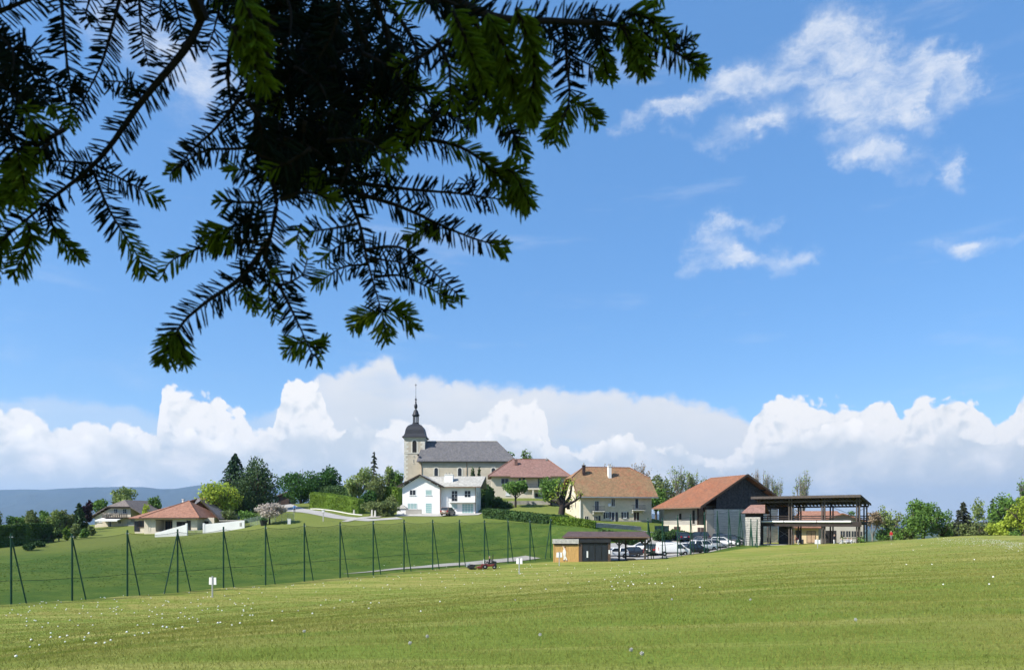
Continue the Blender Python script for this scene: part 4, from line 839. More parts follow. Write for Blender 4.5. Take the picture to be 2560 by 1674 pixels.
# ------------------------------------------------------------------ red roofed house on the terrace
def red_house():
    d = 188.; k = d / F; x0 = (1229 - CX) * k; zb = EYE + (YH - 1243) * k; t = empty('red_roofed_house', (x0, d, zb), R(2)); tag(t, 'cream house with dusty red hipped roof and balcony beside the church', 'house')
    W_ = (1418 - 1229) * k; D = 11.; Z = lambda py, dd=d: EYE + (YH - py) / F * dd - zb; ze = Z(1189.5); zr = Z(1147.5, d + D / 2); o = .95
    MB().box(0, W_, 0, D, -2.5, ze + .2).build('wall', CREAM, t)
    a, b = (1281 - 1229) * k + .2, (1371 - 1229) * k + .3; rf = MB(); A, B = (a, D / 2, zr), (b, D / 2, zr)
    rf.slab([(-o, -o, ze), (W_ + o, -o, ze), B, A], .2).slab([(W_ + o, D + o, ze), (-o, D + o, ze), A, B], .2).slab([(-o, D + o, ze), (-o, -o, ze), A], .2).slab([(W_ + o, -o, ze), (W_ + o, D + o, ze), B], .2)
    r = rf.build('roof', ROOFR, t); MB().box(-o, W_ + o, -o - .12, -o + .01, ze - .22, ze - .05).build('gutter', GUTTER, r)
    MB().slab([(4.6, -o - 1.0, ze - .35), (15.0, -o - 1.0, ze - .35), (14.4, .3, ze + .55), (5.0, .3, ze + .55)], .18).build('porch_roof', ROOFR, r)
    hips = MB()
    for p, q in ((A, (-o, -o, ze)), (B, (W_ + o, -o, ze)), (A, B)): hips.tube([(p[0], p[1], p[2] + .05), (q[0], q[1], q[2] + .05)], .12, 6)
    hips.build('ridge_tiles', ROOFO, r)
    chimney(r, (1291.5 - 1229) * k, 3.4, ze + 1.6, Z(1146), .75, .7, ROOFR, 1); chimney(r, (1371 - 1229) * k, 5.2, zr - 1, Z(1143.5), .55, .55, DSTONE, 1)
    op = lambda p0, p1, y0, y1, **kw: opening(t, ((p0 + p1) / 2 - 1229) * k, Z(y1), (p1 - p0) * k, Z(y0) - Z(y1), **kw)
    op(1252.5, 1272, 1195, 1208.5); op(1306, 1313, 1192, 1213, name='balcony_door', sill=False, mull=0); op(1344, 1356, 1195, 1217, name='balcony_door', sill=False); op(1296, 1303, 1194, 1208, mull=0); op(1380, 1392, 1196, 1209)
    op(1337, 1352, 1231, 1243, pm=DDOOR, name='door', sill=False, mull=0); op(1264, 1276, 1229, 1238, pm=FRAMEW, mull=0)
    zf = Z(1219.5); bl = MB().box((1319 - 1229) * k, (1357 - 1229) * k, -1.5, 0, zf - .45, zf).build('balcony', CREAM, t); railing(bl, (1319 - 1229) * k, (1357 - 1229) * k, -1.45, zf, 1.1, side=1.4)
    MB().box((1330 - 1229) * k, (1334 - 1229) * k, -1.45, -1.05, -1, zf - .45).build('pillar', CREAM, t)
    w_ = empty('terrace_wall', (*px_(1262, 170), G(*px_(1262, 170)))); tag(w_, 'grey stone terrace wall below the red roofed house', 'wall')
    bp = Vector(w_.location); mb = MB(); pts = [(1262, 170), (1320, 170.5), (1375, 170), (1408, 168)]
    for i in range(len(pts) - 1):
        for j in range(6):
            q = [Vector((*px_(pts[i][0] + (pts[i + 1][0] - pts[i][0]) * f / 6, pts[i][1] + (pts[i + 1][1] - pts[i][1]) * f / 6), 0)) for f in (j, j + 1)]
            for e in q: e.z = G(e.x, e.y)
            lo = [q[0] + Vector((0, 0, -.6)), q[1] + Vector((0, 0, -.6)), q[1] + Vector((0, .4, -.6)), q[0] + Vector((0, .4, -.6))]
            mb.hexa([e - bp for e in lo], [e - bp + Vector((0, 0, 1.5)) for e in lo])
    mb.build('stonework', DSTONE, w_)
red_house()
# ------------------------------------------------------------------ farmhouse
def farmhouse():
    d = 145.; k = d / F; th = R(11); x0 = (1451 - CX) * k; zb = EYE + (YH - 1303) * k; t = empty('farmhouse', (x0, d, zb - .15), th); tag(t, 'beige stone farmhouse with mossy half hipped tile roof', 'farmhouse')
    L_, D = 14.75, 11.2; ze = 5.05; zr = 11.25; o = 1.05; gx = 1.0
    X = lambda zx: ((zx - 1290) / (2155 - 1290)) * L_; Z = lambda zy, zx=1700: ((1062 + (zx - 1290) * .027) - zy) / 4.76 * k * (1 + .02 * (zx - 1290) / 865) + .0
    slope = (zr - ze) / (D / 2 + o); zh = ze + (zr - ze) * .62; yh = (zh - ze) / slope - o       # half hip cut
    MB().box(0, L_, 0, D, -1.5, ze + .6).build('wall', FARMW, t)
    for x in (.06, L_ - .06):
        zt_ = zh - .35; ys = (zt_ - ze - .15) / slope - o + .25; zz = ze + .35
        MB().prism_y([(.25, .599), (D - .25, .599), (D - .25, zz - .02 + .45 - ze + ze - .4), (D - ys, zt_), (ys, zt_), (.25, zz - .02 + .05)] if False else [(.02, ze + .6), (D - .02, ze + .6), (D - ys, zt_), (ys, zt_)], -.06, .06).build('gable', CREAM, t, (x, 0, 0), R(90))
    A, B = (gx + 1.2, D / 2, zr), (L_ - gx - 1.6, D / 2, zr); xl, xr = -gx, L_ + gx
    rf = MB(); f0, f1 = yh, D - yh
    rf.slab([(xl, -o, ze), (xr, -o, ze), (xr, f0, zh), B, A, (xl, f0, zh)], .24).slab([(xr, D + o, ze), (xl, D + o, ze), (xl, f1, zh), A, B, (xr, f1, zh)], .24).slab([(xl, f1, zh), (xl, f0, zh), A], .24).slab([(xr, f0, zh), (xr, f1, zh), B], .24)
    r = rf.build('roof', ROOFM, t); MB().box(xl, xr, -o - .13, -o + .01, ze - .24, ze - .06).build('gutter', STEEL, r)
    hp = MB()
    for p, q in ((A, B), (A, (xl, f0, zh)), (B, (xr, f0, zh)), ((xl, f0, zh), (xl, -o, ze))): hp.tube([(p[0], p[1], p[2] + .03), (q[0], q[1], q[2] + .03)], .1, 6)
    hp.build('ridge_tiles', ROOFO, r)
    raf = MB()
    for i in range(7): f = (i + .5) / 7; raf.beam((xl + .1, -o + (f0 + o) * f, ze + (zh - ze) * f - .32), (.0, -o + (f0 + o) * f, ze + (zh - ze) * f - .32), .14, .2); raf.beam((xl + .1, D + o - (f0 + o) * f, ze + (zh - ze) * f - .32), (.0, D + o - (f0 + o) * f, ze + (zh - ze) * f - .32), .14, .2)
    raf.build('purlins', DWOOD, r)
    chimney(r, X(1398), 3.9, zr - 2.6, zr + .25, .55, .6, DDOOR, 1); chimney(r, X(1706), 3.4, zr - 3.0, zr + .1, .65, .65, WHITE, 2)
    def op(a, b, c, e, **kw): m_ = (a + b) / 2; return opening(t, X(m_), Z(e, m_), X(b) - X(a), Z(c, m_) - Z(e, m_), **kw)
    op(1462, 1512, 812, 935, name='balcony_door', sill=False, pm=NAVY); op(1950, 1993, 798, 918, name='balcony_door', sill=False, pm=NAVY, mull=0); op(1660, 1707, 793, 885)
    op(1340, 1388, 988, 1066, fm=STONE); op(1450, 1500, 990, 1072, fm=STONE); shutter(t, X(1518), Z(1070, 1518), .4, 1.35)
    op(1590, 1634, 950, 1025); shutter(t, X(1578), Z(1025, 1578), .36, 1.25); shutter(t, X(1646), Z(1025, 1646), .36, 1.25)
    op(1660, 1703, 950, 1080, name='door', sill=False, pm=NAVY, mull=0); shutter(t, X(1727), Z(1080, 1727), .45, 2.1)
    op(1806, 1846, 952, 1030); shutter(t, X(1794), Z(1030, 1794), .34, 1.25); shutter(t, X(1861), Z(1030, 1861), .34, 1.25)
    op(1930, 2005, 955, 1084, name='barn_door', sill=False, pm=DDOOR, fm=STONE)
    for a, b in ((1430, 1565), (1905, 2055)):
        zf = Z(932, a); bl = MB().box(X(a), X(b), -1.0, 0, zf - .16, zf).build('balcony', STONE, t); railing(bl, X(a), X(b), -.97, zf, .95, side=.95)
        for x in (X(a) + .15, X(b) - .15): MB().prism_y([(-.1, -.5), (.1, -.5), (.1, 0), (-.1, 0)], -.5, 0).build('bracket', STONE, bl, (x, 0, zf - .16))
    MB().lathe([(.02, 0), (.30, .06), (.33, .1), (.30, .1)], 14).build('satellite_dish', FRAMEW, t, (X(1632), -.35, Z(865, 1632))).rotation_euler = (R(80), 0, R(-25))
    MB().box(X(1600), L_ + .02, -.04, 0, -1.4, .42).build('plinth', GREYW, t)
    for u, zz, hh in ((3.2, .5, .9), (6.0, 2.9, 1.2), (3.4, 2.9, 1.2)): opening(t, 0, zz, .7, hh, y=u, rz=R(-90), pm=DDOOR, fm=STONE, mull=0)
    MB().tube([(-.05, -.12, ze - .2), (-.05, -.12, 0)], .07, 6).build('downpipe', FRAMEW, t)
    w_ = empty('retaining_wall', (*px_(1488, 128), G(*px_(1488, 128)))); tag(w_, 'low grey retaining wall below the farmhouse forecourt', 'wall'); mb = MB(); p0 = Vector(w_.location)
    for j in range(8):
        q = [Vector((*px_(1488 + 115 * f / 8, 128 + 5.5 * f / 8), 0)) for f in (j, j + 1)]
        lo = [q[0], q[1], q[1] + Vector((0, .35, 0)), q[0] + Vector((0, .35, 0))]; lo = [Vector((e.x, e.y, G(e.x, e.y) - .6)) - p0 for e in lo]; mb.hexa(lo, [e + Vector((0, 0, 1.35)) for e in lo])
    mb.build('stonework', DSTONE, w_)
farmhouse()
# ------------------------------------------------------------------ barn: long side to the sun, dark boarded gable towards the pavilion
def barn():
    c = Vector((33.6, 128.)); ax = Vector((-.354, .935)).normalized(); zb = EYE - 55 / F * 128
    # local x runs along the gable (to the right, away), local y along the long side
    th = math.atan2(.354, .935); t = empty('barn', (c.x, c.y, zb), th); tag(t, 'old barn with orange tiled roof and black boarded gable', 'barn')
    W_, L_ = 16.6, 14.5; ze, zr = 6.15, 11.9; o = 1.45; og = 1.1
    sl_ = (zr - ze) / (W_ / 2 + o)
    MB().box(.6, W_ - .6, 1.1, L_, -3, 3.0).build('ground_floor_wall', CREAM, t)
    MB().box(.62, W_ - .62, 3.6, L_ - .02, 3.0, ze + .3).build('eave_shade_upper_wall', GREYW, t)  # greyer than the wall below: the eave shadow is put into its colour
    MB().box(.63, 2.2, 1.12, 1.5, 3.0, ze - .1).box(1.9, 2.2, 1.5, 3.6, 3.0, ze - .1).build('loggia_back', DWOOD, t)
    for y in (1.25, 3.5): MB().box(.6, .85, y - .12, y + .12, 3.0, ze + .1).build('post', BROWN, t)
    rf = MB(); yl, yr = -og + .6, L_ + .7; hipy = L_ - 4.2
    rf.slab([(-o, yl, ze), (W_ / 2, yl, zr), (W_ / 2, hipy, zr), (-o, yr, ze)], .24).slab([(W_ + o, yl, ze), (W_ + o, yr, ze), (W_ / 2, hipy, zr), (W_ / 2, yl, zr)], .24).slab([(-o, yr, ze), (W_ / 2, hipy, zr), (W_ + o, yr, ze)], .24)
    r = rf.build('roof', ROOFH, t)
    bb = MB()
    for s_x in (-1, 1):
        e = (W_ / 2 + s_x * (W_ / 2 + o), ze); bb.beam((e[0], yl - .05, e[1] - .05), (W_ / 2, yl - .05, zr - .05), .08, .34)
    bb.build('barge_board', BROWN, r)
    MB().box(-o - .14, -o + .02, yl, yr, ze - .22, ze - .03).build('gutter', GUTTER, r); MB().tube([(-o - .05, yl + .2, ze - .2), (.3, 1.0, ze - 1.0), (.5, 1.0, ze - 1.2), (.5, 1.0, -1)], .06, 6).build('downpipe', GUTTER, r)
    # gable: backing and single planks
    y0 = .75; zg = 5.9; MB().prism_y([(2.6, zg), (W_ - 1.0, zg), (W_ - 1.0, zg + .9), (W_ / 2, zr - .5), (2.6, zg + 1.4)], y0 + .04, y0 + .16).build('gable_backing', DARK, t)
    x = 2.6; top = lambda q: zr - .42 - abs(q - W_ / 2) * sl_
    while x < W_ - 1.2:
        w_ = random.uniform(.30, .40); xm = x + w_ / 2; zt_ = top(xm)
        if zt_ > zg + .3: jy = random.uniform(-.02, .02); MB().box(x + .012, x + w_ - .012, y0 - .03 + jy, y0 + .03 + jy, zg - random.uniform(0, .15), zt_).build('plank', BLACKW, t)
        x += w_
    for q in (2.0, 4.4, W_ / 2, W_ - 4.4, W_ - 2.0): zz = top(q) + .1; MB().box(q - .1, q + .1, yl + .05, y0 + .1, zz - .24, zz).build('purlin', DWOOD, r)
    # lower gable: weathered horizontal boards between stone corner and shed
    MB().box(2.0, W_ - .7, y0 - .02, y0 + .35, -3, zg - .05).build('gable_wall', DARK, t)
    MB().box(.6, 2.05, y0 - .05, 1.1, -3, zg - .2).build('corner_pier', BEIGE, t)
    z = -1.2
    while z < zg - .2:
        h = random.uniform(.26, .34); h = min(h, zg - .12 - z); MB().box(2.1, W_ - .72, y0 - .10 + random.uniform(-.015, .015), y0 - .03, z + .012, z + h - .012).build('board', GREYB, t); z += h
    # openings on the long side (face looks along -x)
    for y, z, w_, h, m_ in ((9.8, .2, 2.2, 2.5, DDOOR), (4.7, -.4, 1.3, 2.0, DDOOR), (2.4, -.6, 2.0, 3.2, DDOOR)): opening(t, .6, z, w_, h, y=y, rz=R(-90), name='door', pm=m_, fm=GREYW, mull=1, sill=False)
    opening(t, .62, 3.9, .9, 1.25, y=8.8, rz=R(-90), pm=DARK, fm=GREYW, mull=0); opening(t, .62, 3.1, .9, 2.6, y=4.6, rz=R(-90), name='hatch', pm=DARK, fm=GREYW, mull=0)
    # small annexe at the far end
    a = empty('annexe', (*px_(1668, 150), G(*px_(1668, 150))), th); tag(a, 'low annexe with small red roof at the far end of the barn', 'annexe'); MB().box(0, 3, 0, 3, -.8, 3.9).build('wall', CREAM, a)
    MB().slab([(-.6, -.6, 3.7), (3.6, -.6, 5.2), (3.6, 3.6, 5.2), (-.6, 3.6, 3.7)], .18).build('roof', ROOFR, a)
barn()
def log_shed():
    d = 119.; b = on(1862, d); t = empty('log_shed', (b.x, b.y, b.z), R(-30)); tag(t, 'small shed of pale weathered logs with red tiled roof beside the pavilion', 'shed')
    W_, D, H = 2.35, 3.0, 5.3
    MB().box(.06, W_ - .06, .06, D, -.5, H).build('core', DARK, t)
    z = -.1
    while z < H - 1.0:
        h = random.uniform(.32, .40); e = random.uniform(0, .12); MB().box(-.05 - e, W_ + .05 + e * .4, -.05, .2, z + .018, z + h - .018).build('log', PALEB, t, bev=.03); MB().box(-.04, .2, .1, D + .1, z + .05, z + h - .02).build('log', PALEB, t); z += h
    MB().box(.1, W_ - .1, .0, .12, H - .9, H).build('gap_board', DWOOD, t)
    rf = MB(); zr = H + 1.25; rf.slab([(-.5, -.6, H - .1), (W_ + .9, -.6, H - .1), (W_ + .5, D / 2, zr), (.6, D / 2, zr)], .14).slab([(W_ + .9, D + .6, H - .1), (-.5, D + .6, H - .1), (.6, D / 2, zr), (W_ + .5, D / 2, zr)], .14).slab([(-.5, D + .6, H - .1), (-.5, -.6, H - .1), (.6, D / 2, zr)], .14)
    rf.build('roof', ROOFR, t)
log_shed()
# ------------------------------------------------------------------ two storey driving-range pavilion
def pavilion():
    A, B = Vector(((1896 - CX) / F * 120, 120)), Vector(((2150 - CX) / F * 111, 111)); th = math.atan2(B.y - A.y, B.x - A.x); L_ = (B - A).length; zb = -2.35
    t = empty('pavilion', (A.x, A.y, zb), th); tag(t, 'open two storey timber pavilion with monopitch roof', 'pavilion'); D = 5.2; zd = 3.75; zf, zk = 7.75, 6.55
    MB().box(-.8, L_ + .5, -.6, D + .5, -.9, .04).build('floor_slab', CONC, t)
    # posts in pairs: the photo shows four frames
    for i in range(4):
        x = .1 + (L_ - .35) * i / 3
        for y, zt_ in ((0.0, 7.35), (D, 6.3)):
            for q in (-.20, .20): MB().box(x + q - .09, x + q + .09, y - .11, y + .11, 0, zt_).build('post', TIMBER, t)
            if y == 0: MB().box(x - .08, x + .08, y + .2, y + .42, 0, 7.2).build('post', DWOOD, t)
        MB().beam((x, -.3, 7.35), (x, D + .3, 6.3), .16, .30).build('rafter', DWOOD, t); MB().box(x - .1, x + .1, -.3, D + .2, zd - .5, zd - .22).build('floor_beam', DWOOD, t)
    MB().box(-.2, L_ + .2, -.12, .12, 6.75, 7.0).build('wall_plate', TIMBER, t); MB().box(-.2, L_ + .2, D - .12, D + .12, 6.0, 6.25).build('wall_plate', DWOOD, t)
    MB().box(-.3, L_ + .3, -.45, D + .2, zd - .2, zd).build('deck', DWOOD, t); MB().box(-.3, L_ + .3, -.5, -.45, zd - .75, zd).build('deck_fascia', DWOOD, t)
    n = 30
    for i in range(n):
        x = -.5 + (L_ + .6) * i / (n - 1); MB().beam((x, -1.0, zf - .22), (x, D + 1.0, zk - .22 - .05), .09, .2).build('joist', TIMBER, t)
    rf = MB().slab([(-.8, -1.2, zf), (L_ + .3, -1.2, zf), (L_ + .3, D + 1.2, zk), (-.8, D + 1.2, zk)], .1).build('roof', DWOOD, t)
    MB().box(-.82, L_ + .32, -1.28, -1.2, zf - .36, zf + .03).build('fascia', TIMBER, rf); MB().beam((L_ + .34, -1.25, zf - .16), (L_ + .34, D + 1.25, zk - .16), .06, .34).build('barge_board', DWOOD, rf)
    for z in (.28, .58, .88):
        MB().box(-.3, L_ + .3, .30, .36, zd + z - .07, zd + z + .07).build('rail', DWOOD, t); MB().box(-.3, L_ + .3, D - .36, D - .30, zd + z - .07, zd + z + .07).build('rail', DWOOD, t); MB().box(L_ + .2, L_ + .26, .36, D - .36, zd + z - .07, zd + z + .07).build('rail', DWOOD, t)
    for i in range(3): MB().tube([(-.65 + L_ / 3.07 * i, -.62, zd + .0), (-.65 + L_ / 3.07 * (i + 1) - .12, -.62, zd + .0)], .16, 10).build('awning_case', FRAMEW, t)
    for a, b in (((L_ * .02, D, .2), (L_ * .33, D, zd - .5)), ((L_ * .33, D, .2), (L_ * .02, D, zd - .5)), ((L_ * .68, D, zd + .1), (L_, D, zk - .6)), ((L_, D, zd + .1), (L_ * .68, D, zk - .6))): MB().tube([a, b], .035, 5).build('brace', STEEL, t)
    MB().box(L_ * .11, L_ * .26, D - .02, D + .08, 0, 6.2).build('stair_wall', BLACKW, t); MB().box(L_ * .27, L_ * .27 + .14, D - .3, D - .16, 0, 6.2).build('downpipe', FRAMEW, t)
    # low concrete edge towards the lawn
    e = empty('concrete_edging', (A.x, A.y, zb), th); tag(e, 'pale concrete edging blocks along the front of the pavilion', 'edging')
    for i in range(7): MB().box(-1.2 + i * 2.15, -1.2 + i * 2.15 + 2.08, -2.0, -1.7, -.9, -.06 - .01 * (i % 2)).build('block', CONC, e)
    return t, th, L_, A, zb
PAV = pavilion()
TANP = mat('tan_panel', (.42, .29, .19), .8, .12, 2)
def clubhouse():
    b = Vector(((1962 - CX) / F * 133, 133)); th = R(-18); zb = -2.4; t = empty('clubhouse', (b.x, b.y, zb), th); tag(t, 'low ochre clubhouse with tan roof seen through the pavilion', 'clubhouse')
    MB().box(0, 5.6, 0, 7, -.8, 2.75).build('wall', mat('ochre_render', (.62, .48, .30), .9, .08, .5), t); MB().slab([(-.9, -1.0, 2.75), (6.0, -1.0, 2.75), (5.6, 3.2, 4.3), (.4, 3.2, 4.3)], .18).build('roof', ROOFO, t)
    MB().prism_y([(5.6, -.8), (13.0, -.8), (13.0, 3.9), (9.6, 5.1), (5.6, 3.7)], .4, 7).build('gable_wall', GREYW, t)
    rf = MB(); rf.slab([(5.0, -.3, 3.6), (9.6, -.3, 5.3), (9.6, 8, 5.3), (5.0, 8, 3.6)], .18).slab([(9.6, -.3, 5.3), (13.6, -.3, 3.8), (13.6, 8, 3.8), (9.6, 8, 5.3)], .18); rf.build('wing_roof', ROOFO, t)
    opening(t, 2.3, .0, 1.0, 2.2, name='door', fm=DWOOD, sill=False); MB().box(1.2, 1.9, -.05, 0, 0, 1.9).build('wood_panel', TANP, t); opening(t, 4.4, .0, 1.5, 2.1, pm=TANP, name='door', fm=DWOOD, sill=False)
    opening(t, 7.7, 0, 1.7, 2.2, y=.4, pm=DARK, name='doorway', fm=DWOOD, mull=0, sill=False)
    for x in (9.6, 10.5, 11.4): opening(t, x, 1.0, .85, 1.2, y=.4, fm=GREYW)
    for x in (12.1, 12.6): opening(t, x, 1.2, .4, .9, y=.4, fm=GREYW, mull=0)
    h = on(2000, 165); h = empty('tiled_house', (h.x, h.y, -1.0), R(-8)); tag(h, 'house with orange tiled roof seen between the pavilion decks', 'house')
    MB().prism_y([(0, -3), (9.6, -3), (9.6, 2.2), (6.6, 4.4), (0, 4.0)] if False else [(0, -5), (11, -5), (11, 2.0), (0, 2.0)], 0, 8).build('wall', GREYW, h)
    MB().slab([(-.8, -.8, 2.0), (9.2, -.8, 2.0), (9.0, 4, 4.75), (1.0, 4, 4.75)], .2).slab([(9.2, 8.8, 2.0), (-.8, 8.8, 2.0), (1.0, 4, 4.75), (9.0, 4, 4.75)], .2).slab([(9.1, -.9, 1.9), (11.9, 4, 2.2), (9.0, 4, 4.8)], .2).build('roof', ROOFO, h)
clubhouse()
# ------------------------------------------------------------------ open shelter and booth
def shelter():
    d = 97.5; k = d / F; b = on(1412, d); zb = EYE - 101 * k; t = empty('open_shelter', ((1412 - CX) * k, d, zb), R(-3)); tag(t, 'long open timber shelter with brown tiled roof by the car park', 'shelter')
    L_ = (1622 - 1412) * k; D = 4.6; ze = (1401 - 1340) * k; zr = ze + .62
    rf = MB().slab([(-.3, -.9, ze), (L_ - .1, -.9, ze), (L_ - .3, D / 2, zr), (.5, D / 2, zr)], .14).slab([(L_ + 1.0, D + .9, ze - .2), (-.3, D + .9, ze - .2), (.5, D / 2, zr), (L_ - .3, D / 2, zr)], .14).slab([(L_ - .1, -.9, ze), (L_ + 1.0, D + .9, ze - .2), (L_ - .3, D / 2, zr)], .14).build('roof', ROOFS, t)
    MB().box(-.3, L_ - .1, -1.02, -.9, ze - .16, ze - .02).build('gutter', GUTTER, rf)
    MB().box(0, L_ - .3, -.1, .1, ze - .42, ze - .2).build('beam', BROWN, t); MB().box(0, L_ - .3, D - .1, D + .1, ze - .55, ze - .33).build('beam', BROWN, t)
    for px, y in ((1438, 0), (1547, 0), (1611, 0), (1440, D), (1572, D), (1622, D)):
        x = (px - 1412) * k; p = MB().box(x - .12, x + .12, y - .12, y + .12, -.2, ze - .3).build('post', TIMBER, t)
        for s_ in (-1, 1): MB().beam((x, y, ze - 1.25), (x + s_ * .8, y, ze - .42), .12, .14).build('brace', TIMBER, p)
    MB().box((1500 - 1412) * k, (1512 - 1412) * k, .2, .8, ze - .65, ze - .2).build('lamp_box', FRAMEW, t)
    bx_ = empty('planter_box', ((1566 - CX) * k, d - .3, zb), R(-3)); tag(bx_, 'low black planter box on the ground under the shelter', 'planter'); MB().prism_y([(0, 0), (1.6, 0), (1.1, .32), (0, .32)], 0, .5).build('box', METAL, bx_); MB().box(.05, 1.0, .05, .45, .32, .36).build('soil', BARK, bx_)
    # booth
    h = empty('ball_booth', ((1383 - CX) / F * 95, 95, EYE - 102.5 * 95 / F), R(-4)); tag(h, 'honey coloured timber booth with dark glazed front and golfer figure', 'booth'); k = 95 / F; w1 = 63 * k; w2 = 143 * k; H = 56 * k
    MB().box(0.08, w2 - .05, .06, 2.4, -.3, H - .08).build('body', DWOOD, h)
    MB().box(.05, w1, 0, .08, -.2, H - .80).build('panel', HONEY, h)
    for x in (.0, w1 - .10): MB().box(x, x + .12, -.03, .05, -.3, H - .6).build('corner_post', HONEY, h)
    MB().box(-.1, w1 + .02, -.22, .1, H - .58, H).build('fascia', PALEB, h); MB().box(-.02, w1, -.02, .06, H - .75, H - .6).build('shadow_board', DWOOD, h)
    MB().box(w1 + .02, w2, -.15, .12, H - .45, H - .02).build('lintel', METAL, h); MB().box(w1 + .05, w1 + .45, -.02, .06, -.2, H - .45).build('side_panel', BROWN, h); MB().box(w2 - .35, w2 - .02, -.02, .06, -.2, H - .45).build('side_panel', BROWN, h)
    g0, g1 = w1 + .48, w2 - .38
    for i in range(4): a = g0 + (g1 - g0) * i / 4; opening(h, a + (g1 - g0) / 8, .05, (g1 - g0) / 4 - .03, H - .62, y=.05, name='glass_door', fm=METAL, mull=0, sill=False, f=.05)
    MB().box(g0 + .55, g0 + .75, -.03, -.01, .5, 1.35).build('notice', FRAMEW, h); MB().box(w2 - .3, w2 - .08, -.04, -.02, 1.0, 1.5).build('notice', FRAMEW, h)
    # flat painted golfer figure on the panel
    fx = 28 * k; q = lambda pts: [(fx + x * .01, z * .01 + .10) for x, z in pts]
    fig = MB(); WH, SK, HR, CL = mat('painted_white', (.80, .78, .72), .8, .05), mat('painted_skin', (.55, .33, .2), .8, .05), mat('painted_dark', (.06, .04, .03), .8, .1), mat('painted_orange', (.55, .22, .04), .8, .1)
    y0, y1 = -.035, -.005
    fig.k = 0; fig.prism_y(q([(-12, 60), (14, 60), (20, 110), (10, 150), (-14, 146), (-22, 110)]), y0, y1); fig.prism_y(q([(-10, 146), (4, 150), (0, 172), (-22, 196), (-30, 192), (-14, 166)]), y0, y1); fig.prism_y(q([(-12, 8), (4, 8), (10, 62), (-10, 62)]), y0, y1); fig.prism_y(q([(18, 14), (30, 4), (36, 10), (14, 64), (0, 62)]), y0, y1)
    fig.k = 1; fig.prism_y(q([(4, 150), (18, 152), (18, 170), (4, 168)]), y0, y1); fig.k = 2; fig.prism_y(q([(0, 166), (20, 168), (16, 180), (2, 178)]), y0, y1); fig.prism_y(q([(-14, 0), (6, 0), (6, 9), (-14, 9)]), y0, y1); fig.prism_y(q([(28, -2), (42, 0), (38, 10), (28, 8)]), y0, y1)
    fig.k = 3; fig.prism_y(q([(-28, 190), (-24, 193), (44, 124), (41, 120)]), y0 - .01, y0)
    fig.build('painted_golfer', [WH, SK, HR, CL], h)
shelter()
# ------------------------------------------------------------------ chalet and orange roofed house on the left
def chalet():
    d = 174.; k = d / F; x0 = (237 - CX) * k; zb = EYE + (YH - 1317) * k; t = empty('chalet', (x0, d, zb), R(-8)); tag(t, 'chalet with grey brown half hipped roof and flowered balcony', 'chalet')
    W_, D = 9.2, 10.; zp = (1317 - 1248.5) * k; zh = (1317 - 1265.5) * k; ze = (1317 - 1293.5) * k; ap = W_ * .72; o = 1.2; s1 = (zp - ze) / (ap + o); xh = (zh - ze) / s1 - o; xr = W_ + 1.4; zre = zp - (xr - ap) * (zp - zh) / (1.65) * .55
    MB().prism_y([(0, -1), (W_, -1), (W_, zh - .35), (xh + .5, zh - .35), (0, ze + .3)], 0, D).build('wall', CREAM, t)
    yA = 1.4; rf = MB().slab([(-o, -.9, ze), (xh, -.9, zh), (ap, yA, zp), (ap, D + .5, zp), (-o, D + .5, ze)], .2)
    x2 = ap + (ap - xh); rf.slab([(x2, -.9, zh), (x2 + 3.5, -.9, zh - 3.5 * s1), (x2 + 3.5, D + .5, zh - 3.5 * s1), (ap, D + .5, zp), (ap, yA, zp)], .2).slab([(xh, -.9, zh), (x2, -.9, zh), (ap, yA, zp)], .2)
    r = rf.build('roof', ROOFB, t); MB().box(xh, x2, -.98, -.9, zh - .25, zh - .02).build('eaves_board', DWOOD, r)
    br = MB()
    for i in range(5): f = (i + .5) / 5; br.box(-o + (xh + o) * f - .1, -o + (xh + o) * f + .1, -.8, .05, ze + (zh - ze) * f - .45, ze + (zh - ze) * f - .22)
    br.build('purlins', DWOOD, r)
    Zc = lambda zy: (1317 - (zy / 5.535 + 1140)) * k; Xc = lambda zx: (zx / 5.535 - 237) * k
    op = lambda a, b, c, e, **kw: opening(t, (Xc(a) + Xc(b)) / 2, Zc(e), Xc(b) - Xc(a), Zc(c) - Zc(e), **kw)
    op(1600, 1660, 725, 790, name='balcony_door', sill=False, bars=1); op(1735, 1795, 725, 790, name='balcony_door', sill=False, bars=1); op(1340, 1420, 868, 912); op(1515, 1565, 890, 975, name='door', sill=False); op(1665, 1710, 888, 930)
    zf = Zc(842); bl = MB().box(Xc(1490), W_ + .3, -1.4, 0, zf - .18, zf).build('balcony', DWOOD, t)
    for i in range(14): a = Xc(1490) + (W_ + .3 - Xc(1490)) * i / 14; MB().box(a, a + .26, -1.4, -1.34, zf, zf + .9).build('baluster', TIMBER, bl)
    for i in range(4): a = Xc(1540) + i * 1.0; V, Fc = leaves(rng.normal(size=(60, 3)) * np.array([.3, .12, .14]) + np.array([a, -1.5, zf + .75]), .14); obj('flower_box', np_mesh('flower_box', V, Fc), L_BLOS, bl)
    MB().slab([(Xc(1430), -2.6, Zc(882)), (Xc(1760), -2.6, Zc(882)), (Xc(1760), 0, Zc(850)), (Xc(1430), 0, Zc(850))], .08).build('awning', FRAMEW, t); MB().box(Xc(1430), Xc(1760), -2.62, -2.56, Zc(900), Zc(880)).build('awning_valance', FRAMEW, t)
    MB().box(W_ - .6, W_ + 1.2, -.4, 2, -1, 1.2).build('garden_wall', GREYW, t)
chalet()
